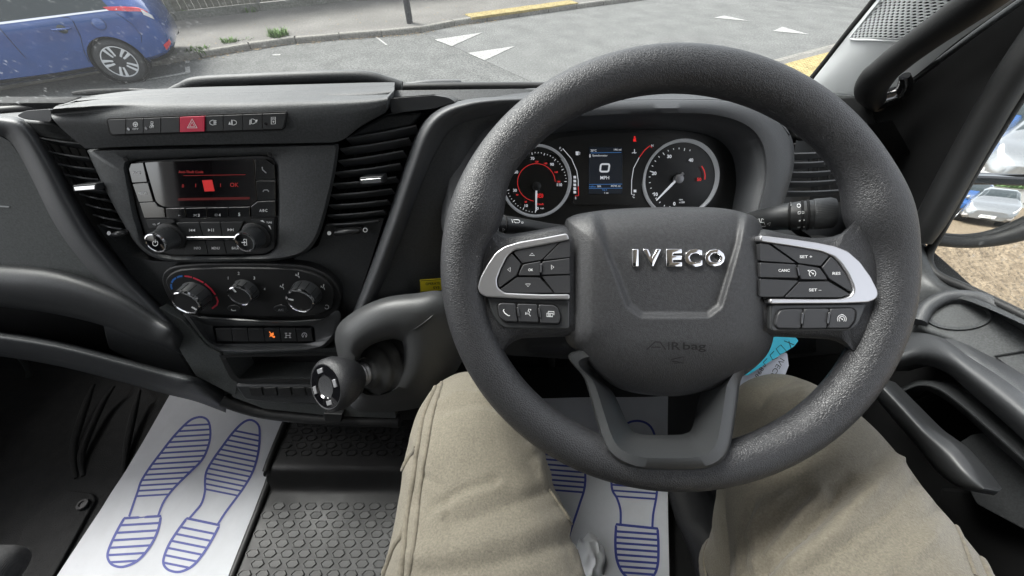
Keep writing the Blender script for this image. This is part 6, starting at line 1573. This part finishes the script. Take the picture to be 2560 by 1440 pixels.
pmat2, P2 = papermat('white paper floor mat with navy shoe prints between the driver\'s legs', pl2, 0, lambda u, v: wav(1 - u, v))
cp = cv(0, 820, 2.323)
def shoe(outline, heel, par, plane, slope, ys_, hs_, lw_=5.6, hslope=None):
    def clip(poly, y0, sl):
        xc = sum(p[0] for p in poly) / len(poly); xs_ = []
        for (x1, y1), (x2, y2) in zip(poly, poly[1:] + poly[:1]):
            d1 = y1 - (y0 + sl * (x1 - xc)); d2 = y2 - (y0 + sl * (x2 - xc))
            if d1 * d2 < 0: t = d1 / (d1 - d2); xs_.append(x1 + (x2 - x1) * t)
        if len(xs_) < 2: return None
        a, b_ = min(xs_), max(xs_)
        return [(a, y0 + sl * (a - xc)), (b_, y0 + sl * (b_ - xc))]
    st = [([tuple(v_) for v_ in cr(outline, 60)], lw_), ([tuple(v_) for v_ in cr(heel, 50)] + [heel[0]], lw_ * 1.15)]
    for y in ys_:
        q = clip(outline, y, slope)
        if q: st.append((q, lw_ * .85))
    for y in hs_:
        q = clip(heel, y, slope if hslope is None else hslope)
        if q: st.append((q, lw_ * 1.05))
    st = [([tuple(V(a[0]).lerp(V(a[-1]), k / 14)) for k in range(15)], w_) if len(a) == 2 else (a, w_) for a, w_ in st]
    marks('shoe_print', plane, .0008, M['print'], par, st)
ol = cp([(750, 1095), (775, 1020), (800, 950), (820, 890), (870, 810), (930, 730), (1000, 640), (1070, 565), (1120, 527), (1175, 518), (1212, 545), (1222, 620), (1205, 700), (1170, 770), (1100, 840), (1010, 930), (950, 1010), (918, 1092)])
hl_ = cp([(722, 1105), (690, 1160), (650, 1240), (625, 1310), (632, 1352), (662, 1380), (720, 1386), (800, 1350), (870, 1270), (915, 1180), (935, 1092)])
shoe(ol, hl_, pmat1, P1, -.06, [1066 + 13.0 * i for i in range(14)], [1312 + 18.2 * i for i in range(6)])
orr = cp([(1100, 1105), (1130, 1070), (1170, 1020), (1190, 950), (1190, 890), (1200, 830), (1240, 760), (1290, 690), (1350, 610), (1410, 550), (1458, 534), (1500, 562), (1508, 620), (1500, 720), (1470, 830), (1420, 920), (1370, 990), (1310, 1070), (1265, 1140)])
hr = cp([(1085, 1105), (1030, 1180), (980, 1260), (950, 1340), (955, 1382), (990, 1410), (1050, 1415), (1120, 1380), (1180, 1310), (1230, 1230), (1275, 1145)])
shoe(orr, hr, pmat1, P1, .2, [1073 + 13.4 * i for i in range(13)], [1320 + 19.5 * i for i in range(6)])
cq = cv(940, 820, 2.323)
shoe(cq([(1100, 1300), (1130, 1180), (1180, 1030), (1215, 900), (1205, 700), (1185, 600), (1140, 545), (1090, 530), (1040, 545), (1000, 600), (960, 720), (950, 860), (985, 1000), (1000, 1150), (980, 1300)]), cq([(950, 1310), (940, 1420), (970, 1500), (1050, 1520), (1110, 1440), (1120, 1310)]), pmat2, P2, .08, [1064 + 12.5 * i for i in range(14)], [1395, 1412, 1430], 5.6)
shoe(cq([(1420, 1150), (1420, 1060), (1400, 990), (1370, 930), (1370, 800), (1390, 650), (1450, 560), (1530, 540), (1600, 580), (1635, 700), (1640, 850), (1628, 980), (1610, 1080), (1605, 1160)]), cq([(1395, 1140), (1390, 1250), (1400, 1350), (1440, 1430), (1520, 1480), (1600, 1450), (1635, 1380), (1640, 1260), (1635, 1165)]), pmat2, P2, .07, [1090 + 14 * i for i in range(12)], [1332 + 14.5 * i for i in range(8)], 5.6)

# ---- pedals
for i, (px, py) in enumerate(((1380, 955), (1750, 930))):
    p = aty(px, py, .50); pd = thing('pedal', ('clutch pedal with ribbed rubber pad left of the steering column' if i == 0 else 'brake pedal with ribbed rubber pad right of the steering column'), 'pedal', p)
    Pp = Pl(p, elev(30))
    slab('pad', [(px - 42, py - 28), (px + 42, py - 28), (px + 38, py + 30), (px - 38, py + 30)], Pp, 0, .02, M['rubber'], pd, r=6, bev=.003)
    for k in range(4): slab('pad_rib', [(px - 34, py - 20 + 12 * k), (px + 34, py - 20 + 12 * k), (px + 34, py - 14 + 12 * k), (px - 34, py - 14 + 12 * k)], Pp, .003, .004, M['rubber'], pd, bev=.0006)
    tube('pedal_arm', [p + V((0, .02, 0)), p + V((0, .09, .12)), p + V((0, .12, .3))], .009, M['iron'], pd, n=10, seg=12)

# ---- key tags hanging behind the wheel
def card(name, label, pts, pl, mat, strokes, th=.0006, texts=()):
    t = thing(name, label, 'key tag', pl.at(*pts[0])); slab('card', pts, pl, 0, th, mat, t, bev=0); marks('handwriting', pl, .0004, M['ink'], t, strokes, [], texts); return t
PT = Pl(aty(1920, 890, .285), elev(42, -8))
tb = card('key_tag', 'bright blue paper key tag with handwriting behind the steering wheel', [(1900, 846), (1985, 838), (1996, 852), (1985, 866), (1870, 938), (1858, 938), (1850, 930)], PT.off(.004), M['bluetag'],
          [([(1960, 852), (1985, 862)], 1.8), ([(1972, 852), (1978, 872)], 1.8), ([(1952, 862), (1968, 880), (1950, 886), (1940, 872)], 1.8, True), ([(1935, 878), (1925, 888), (1932, 900), (1944, 894)], 1.8), ([(1918, 896), (1908, 906), (1915, 915)], 1.8)])
tw = card('key_tag', 'white paper key tag with handwriting under the blue tag', [(1850, 905), (1960, 880), (1968, 884), (1972, 914), (1955, 958), (1930, 985), (1850, 1020), (1800, 1010)], PT, M['whitetag'], [], texts=[('IVECO - VAN', 1925, 948, 13, 118, -122, -.004), ('1896UK', 1893, 940, 11, 62, -122, -.004)])

# ---- seats
ds = thing('driver_seat', 'dark fabric driver seat under the person', 'seat', V((.14, -.3, FL)))
def cushion(name, lo, hi, r_, mat, par):
    o = box(name, lo, hi, mat, par, bev=r_); o.modifiers['bevel'].segments = 5; return o
cushion('seat_cushion', (-.16, -.55, FL + .16), (.46, -.03, FL + .395), .05, M['seat'], ds)
cushion('seat_base', (-.10, -.5, FL + .001), (.40, -.08, FL + .17), .02, M['black'], ds)
cushion('bolster', (.40, -.5, FL + .2), (.50, .06, FL + .42), .045, M['seat'], ds)
ps = thing('passenger_seat', 'grey ribbed fabric passenger seat corner beside the paper mat', 'seat', V((-1.15, -.3, FL)))
cr_ = atz(45, 1390, FL + .35)
cushion('seat_cushion', (cr_.x - .42, -.62, FL + .325), (cr_.x + .01, cr_.y + .012, FL + .375), .022, M['seat'], ps)
cushion('seat_base', (cr_.x - .38, -.55, FL + .001), (cr_.x - .2, cr_.y - .2, FL + .33), .02, M['black'], ps)

# ---- person at the wheel: khaki trousers, dark boots
person = thing('person', 'seated person in khaki trousers with knees either side of the wheel', 'person', V((.14, -.2, FL)))
def limb(joints, n=28, seg=40):
    """closed tube of elliptic sections: joints = (point, rx, rz)"""
    q = cr([(*p, a, b_) if False else V((*p, a, b_)) for p, a, b_ in joints], seg); vs = []
    P = [V(v_[:3]) for v_ in q]
    for i in range(seg):
        t = (P[min(seg - 1, i + 1)] - P[max(0, i - 1)]).normalized(); s_ = t.cross(V((0, 0, 1)))
        if s_.length < .15 or True:
            s_ = V((1, 0, 0)) - t * t.x
        s_.normalize(); u = s_.cross(t).normalized()
        for j in range(n):
            a = 2 * math.pi * j / n; vs.append(P[i] + s_ * math.cos(a) * q[i][3] + u * math.sin(a) * q[i][4])
    fs = [[i * n + j, i * n + (j + 1) % n, (i + 1) * n + (j + 1) % n, (i + 1) * n + j] for i in range(seg - 1) for j in range(n)] + [list(range(n - 1, -1, -1)), [(seg - 1) * n + j for j in range(n)]]
    return vs, fs
parts = []
lk = [(rel(.055, -.30, -.48), .11, .10), (rel(.01, -.16, -.475), .115, .10), (rel(-.022, -.02, -.478), .108, .095), (rel(-.036, .08, -.48), .092, .088), (rel(-.048, .155, -.480), .083, .086), (rel(-.054, .205, -.494), .072, .072), (rel(-.056, .236, -.51), .050, .052)]
ls_ = [(rel(-.056, .185, -.49), .070, .070), (rel(-.06, .215, -.56), .072, .066), (rel(-.064, .19, -.68), .068, .066), (rel(-.068, .15, -.80), .064, .064), (rel(-.07, .12, -.875), .062, .064)]
rk = [(rel(.235, -.30, -.48), .115, .10), (rel(.295, -.16, -.475), .125, .10), (rel(.340, -.02, -.478), .122, .096), (rel(.356, .08, -.485), .106, .088), (rel(.366, .155, -.492), .089, .084), (rel(.370, .208, -.504), .074, .070), (rel(.372, .240, -.518), .052, .052)]
rs_ = [(rel(.378, .18, -.50), .070, .072), (rel(.386, .17, -.58), .068, .066), (rel(.392, .12, -.67), .066, .066), (rel(.392, .075, -.74), .065, .065), (rel(.390, .055, -.785), .066, .068)]
pv = [(rel(.14, -.46, -.40), .17, .12), (rel(.14, -.36, -.44), .18, .125), (rel(.14, -.27, -.465), .165, .10), (rel(.14, -.2, -.475), .12, .085)]
VS, FS = [], []
for jt in (lk, ls_, rk, rs_, pv):
    v_, f_ = limb(jt); b0 = len(VS); VS += v_; FS += [[b0 + i for i in f] for f in f_]
tz = mo('trousers', VS, FS, M['khaki'], person, ang=180)
rm = tz.modifiers.new('remesh', 'REMESH'); rm.mode = 'VOXEL'; rm.voxel_size = .0045; rm.use_smooth_shade = True
sm = tz.modifiers.new('smooth', 'SMOOTH'); sm.factor = .5; sm.iterations = 20
dg = bpy.context.evaluated_depsgraph_get()
me = bpy.data.meshes.new_from_object(tz.evaluated_get(dg)); tz.modifiers.clear(); tz.data = me
# folds pressed into the cloth
folds = []
def fold(pts, w_, d_): folds.append((cr([V((*p, 0)) for p in pts], 24), w_, d_))
fold([(1130, 1310), (1250, 1270), (1360, 1230), (1400, 1200)], 16, -.004); fold([(1020, 1390), (1150, 1370), (1300, 1330), (1440, 1290)], 26, .004); fold([(1060, 1440), (1200, 1420), (1340, 1380), (1470, 1330)], 18, -.004)
fold([(1330, 1120), (1380, 1180), (1440, 1280)], 18, .004); fold([(1010, 1120), (1050, 1180), (1040, 1260)], 16, -.003)
fold([(2130, 1210), (2050, 1290), (1950, 1370), (1880, 1440)], 26, -.008); fold([(2180, 1230), (2080, 1330), (1980, 1410)], 26, .006); fold([(2010, 1235), (1950, 1300), (1890, 1370)], 20, -.007); fold([(1960, 1240), (1910, 1290), (1870, 1340)], 16, .005); fold([(2060, 1235), (2000, 1300), (1920, 1380)], 20, .005)
fold([(1905, 1060), (1955, 1000), (2010, 985)], 14, .004); fold([(1890, 1090), (1930, 1040), (1980, 1020)], 14, -.004); fold([(2280, 1300), (2200, 1370), (2080, 1440)], 30, -.004); fold([(2330, 1340), (2260, 1400), (2200, 1450)], 22, .003)
fold([(1090, 1010), (1150, 985), (1230, 990), (1290, 1020)], 9, .003); fold([(1105, 1030), (1180, 1010), (1260, 1025)], 8, -.003); fold([(1080, 1270), (1160, 1225), (1240, 1200)], 8, -.0035); fold([(1085, 1290), (1170, 1245), (1260, 1215)], 8, .003)
fold([(1370, 1150), (1400, 1220), (1455, 1330), (1490, 1440)], 9, -.005); fold([(1340, 1160), (1375, 1240), (1420, 1340), (1450, 1440)], 10, .004); fold([(1060, 1190), (1110, 1230), (1120, 1300)], 8, -.003)
fold([(2110, 1225), (2020, 1320), (1900, 1430)], 8, -.005); fold([(2230, 1120), (2150, 1190), (2080, 1230)], 12, -.004); fold([(2250, 1150), (2180, 1220), (2090, 1290)], 10, .004); fold([(2300, 1200), (2230, 1280), (2120, 1360), (2020, 1440)], 10, -.005); fold([(1880, 1250), (1865, 1320), (1850, 1420)], 9, -.005); fold([(1915, 1245), (1895, 1320), (1880, 1430)], 9, .004)
fold([(1900, 1010), (1940, 965), (2000, 945)], 8, -.0035); fold([(1880, 1140), (1905, 1090), (1950, 1055)], 9, .004); fold([(2360, 1260), (2300, 1330), (2230, 1440)], 10, -.004)
wz = wl(tz); nv_ = [v_.normal.copy() for v_ in me.vertices]
for i, v_ in enumerate(me.vertices):
    p = v_.co + wz; d = 0.
    d += .0022 * noise.noise(p * 16) + .0010 * noise.noise(p * 42)
    if nv_[i].dot(C0 - p) > -.02 and p.y > -.1:
        x, y = proj(p)
        if 880 < x < 2560 and 880 < y < 1600:
            for pts, w_, dd in folds:
                m_ = min((x - q.x) ** 2 + (y - q.y) ** 2 for q in pts)
                if m_ < (3 * w_) ** 2: d += dd * math.exp(-m_ / (w_ * w_))
    v_.co = v_.co + nv_[i] * d
me.polygons.foreach_set('use_smooth', [True] * len(me.polygons)); me.update()
TB = BVHTree.FromPolygons([v_.co + wz for v_ in me.vertices], [list(p.vertices) for p in me.polygons])
OT = OnMesh(TB, elev(60), Pl(rel(0, .1, -.4), (0, 0, 1)))
def cloth_strip(name, pts, r_, n=40, lift=.001, jit=.0):
    q = cr([V((*p, 0)) for p in pts], n); P = []
    for a in q:
        d = ray(a.x, a.y).normalized(); h = TB.ray_cast(C0, d)
        if h[0] and (not P or (h[0] - P[-1]).length < .04): P.append(h[0] + h[1] * lift)
    return tube(name, P, [r_ * (1 + jit * math.sin(i * .9)) for i in range(len(P))], M['khakiseam'], person, n=8, up=(0, 0, 1), flat=.6)
# outer seams and pocket edges
cloth_strip('seam', [(1100, 940), (1104, 960), (1082, 1040), (1068, 1120), (1052, 1220), (1040, 1330), (1022, 1440)], .0022)
cloth_strip('seam', [(1098, 950), (1060, 1040), (1048, 1110), (1034, 1200), (1018, 1300), (1005, 1440)], .0030, jit=.12)
cloth_strip('pocket_edge', [(1040, 1120), (1020, 1150), (1000, 1185), (992, 1200)], .0026)
cloth_strip('pocket_edge', [(1018, 1300), (1004, 1340), (985, 1370), (960, 1440)], .0028, jit=.12)
cloth_strip('seam', [(2335, 1150), (2350, 1185), (2385, 1260), (2420, 1330), (2455, 1400), (2485, 1470)], .0030, jit=.1)
cloth_strip('seam', [(2330, 1155), (2340, 1200), (2370, 1275), (2405, 1350), (2438, 1440)], .0020)
cloth_strip('seam', [(1372, 1225), (1440, 1330), (1490, 1440)], .0014)
# trouser hems and boots
for (hx, hy, hz_2), bx0 in (((-.07, .118, -.86), -.07), ((.390, .053, -.785), .35)):
    c_ = rel(hx, hy, hz_2)
    lathe('hem', [(-.012, .0665), (-.012, .069), (.008, .069), (.010, .066)], c_, (0, .1, 1), M['khakiseam'], person, n=32, cap=False)
    z0 = FL + .002
    lathe('boot_shaft', [(FL + .09 - c_.z, .05), (-.03, .058), (.01, .060)], c_, (0, .06, 1), M['boot'], person, n=28)
    sec = []
    for y, w_, h_ in ((-.10, .030, .05), (-.085, .040, .10), (-.03, .043, .14), (.03, .045, .12), (.08, .049, .075), (.14, .050, .055), (.18, .040, .045), (.20, .018, .03)):
        zz = z0 + zt(hy + y) + .001
        sec.append([V((hx + w_ * math.cos(a) * (1 if math.sin(a) > -.2 else .95), hy + y + .02, zz + max(0, h_ * .5 + h_ * .5 * math.sin(a)))) for a in [2 * math.pi * k / 20 for k in range(20)]])
    loops('boot', sec, M['boot'], person, n=32, cap_first=True, cap_last=True, ang=70)

# ---- crumpled white plastic by the left knee, on the mat
cpz = OT
c_ = atz(1492, 1378, FL + .12); vs, fs = [], []
G = 22
for j in range(G):
    for i in range(G):
        u, v_ = i / (G - 1) - .5, j / (G - 1) - .5
        wv = V((u * 3.4, v_ * 3.4, 3.1)); cr1 = 1 - abs(noise.noise(wv)) * 2; cr2 = 1 - abs(noise.noise(wv * 2.3)) * 2
        h_ = .055 * max(0, 1 - (u * u + v_ * v_) * 3.6) ** .6 + .010 * cr1
        p = c_ + V((u * .062 + .006 * noise.noise(wv * 1.3), v_ * .085 + .006 * noise.noise(wv * 1.7), 0))
        vs.append(V((p.x, p.y, FL + .02 + max(0, h_))))
N = len(vs); vs += [V((p.x, p.y, FL + .0525 if p.y > .26 else FL + .0155)) for p in vs]
fs = [[j * G + i, j * G + i + 1, (j + 1) * G + i + 1, (j + 1) * G + i] for j in range(G - 1) for i in range(G - 1)]
fs += [[N + a for a in reversed(f)] for f in fs]
bd = [i for i in range(G)] + [G * j + G - 1 for j in range(1, G)] + [G * (G - 1) + i for i in range(G - 2, -1, -1)] + [G * j for j in range(G - 2, 0, -1)]
fs += [[a, b_, N + b_, N + a] for a, b_ in zip(bd, bd[1:] + bd[:1])]
pb = mo('plastic_wrapper', vs, fs, M['plasticbag'], ang=70); tag(pb, 'crumpled white plastic film lying on the mat beside the left leg', 'plastic film')

# ---- wipers resting at the bottom of the glass
wp = thing('wiper', 'black wiper blade and arm lying along the foot of the windscreen beyond the passenger side', 'wiper', aty(300, 232, .84))
def og(px, py, off=.012):
    d = ray(px, py); 
    x = 0; y = .85
    for _ in range(6):
        p = C0 + d * (y / d.y); zz = p.z - CH; k = (zz + .315) / .265; y = wsy(p.x) - .16 * k + off
    return C0 + d * (y / d.y)
tube('blade', [og(182, 234), (og(230, 231)), og(290, 228), og(332, 226)], [.003, .0055, .005, .003], M['void'], wp, n=10, seg=14)
tube('arm', [og(325, 226), og(380, 228), og(440, 231), og(500, 232)], .004, M['black'], wp, n=8, seg=10)
wp2 = thing('wiper', 'short wiper blade end at the foot of the windscreen beyond the instrument cowl', 'wiper', aty(1080, 212, .87))
tube('blade', [og(1015, 212), og(1070, 208), og(1145, 207), og(1148, 209)], [.004, .006, .006, .004], M['ctrim'], wp2, n=10, seg=14)
tube('arm', [og(1145, 209), og(1240, 212), og(1340, 214)], .004, M['black'], wp2, n=8, seg=10)

# ---- rest of the cab behind the camera, which the glossy parts reflect: rear bulkhead, passenger door, roof rails
bh = wallbox('bulkhead', (-1.5, -.98, FL), (.72, -.92, FL + 1.5), M['panel'])
rf = wallbox('cab_roof', (-1.56, -.98, FL + 1.5), (.76, .34, FL + 1.56), M['pillar'])
pdr = thing('passenger_door', 'black passenger door panel with an open window above', 'door', V((-1.5, 0, FL + .6)))
box('door_panel', (-1.49, -.92, FL + .62), (-1.42, .74, FL + .64), M['dash2'], pdr)
box('window_post', (-1.49, -.92, FL + .64), (-1.42, -.72, FL + 1.5), M['dash2'], pdr)
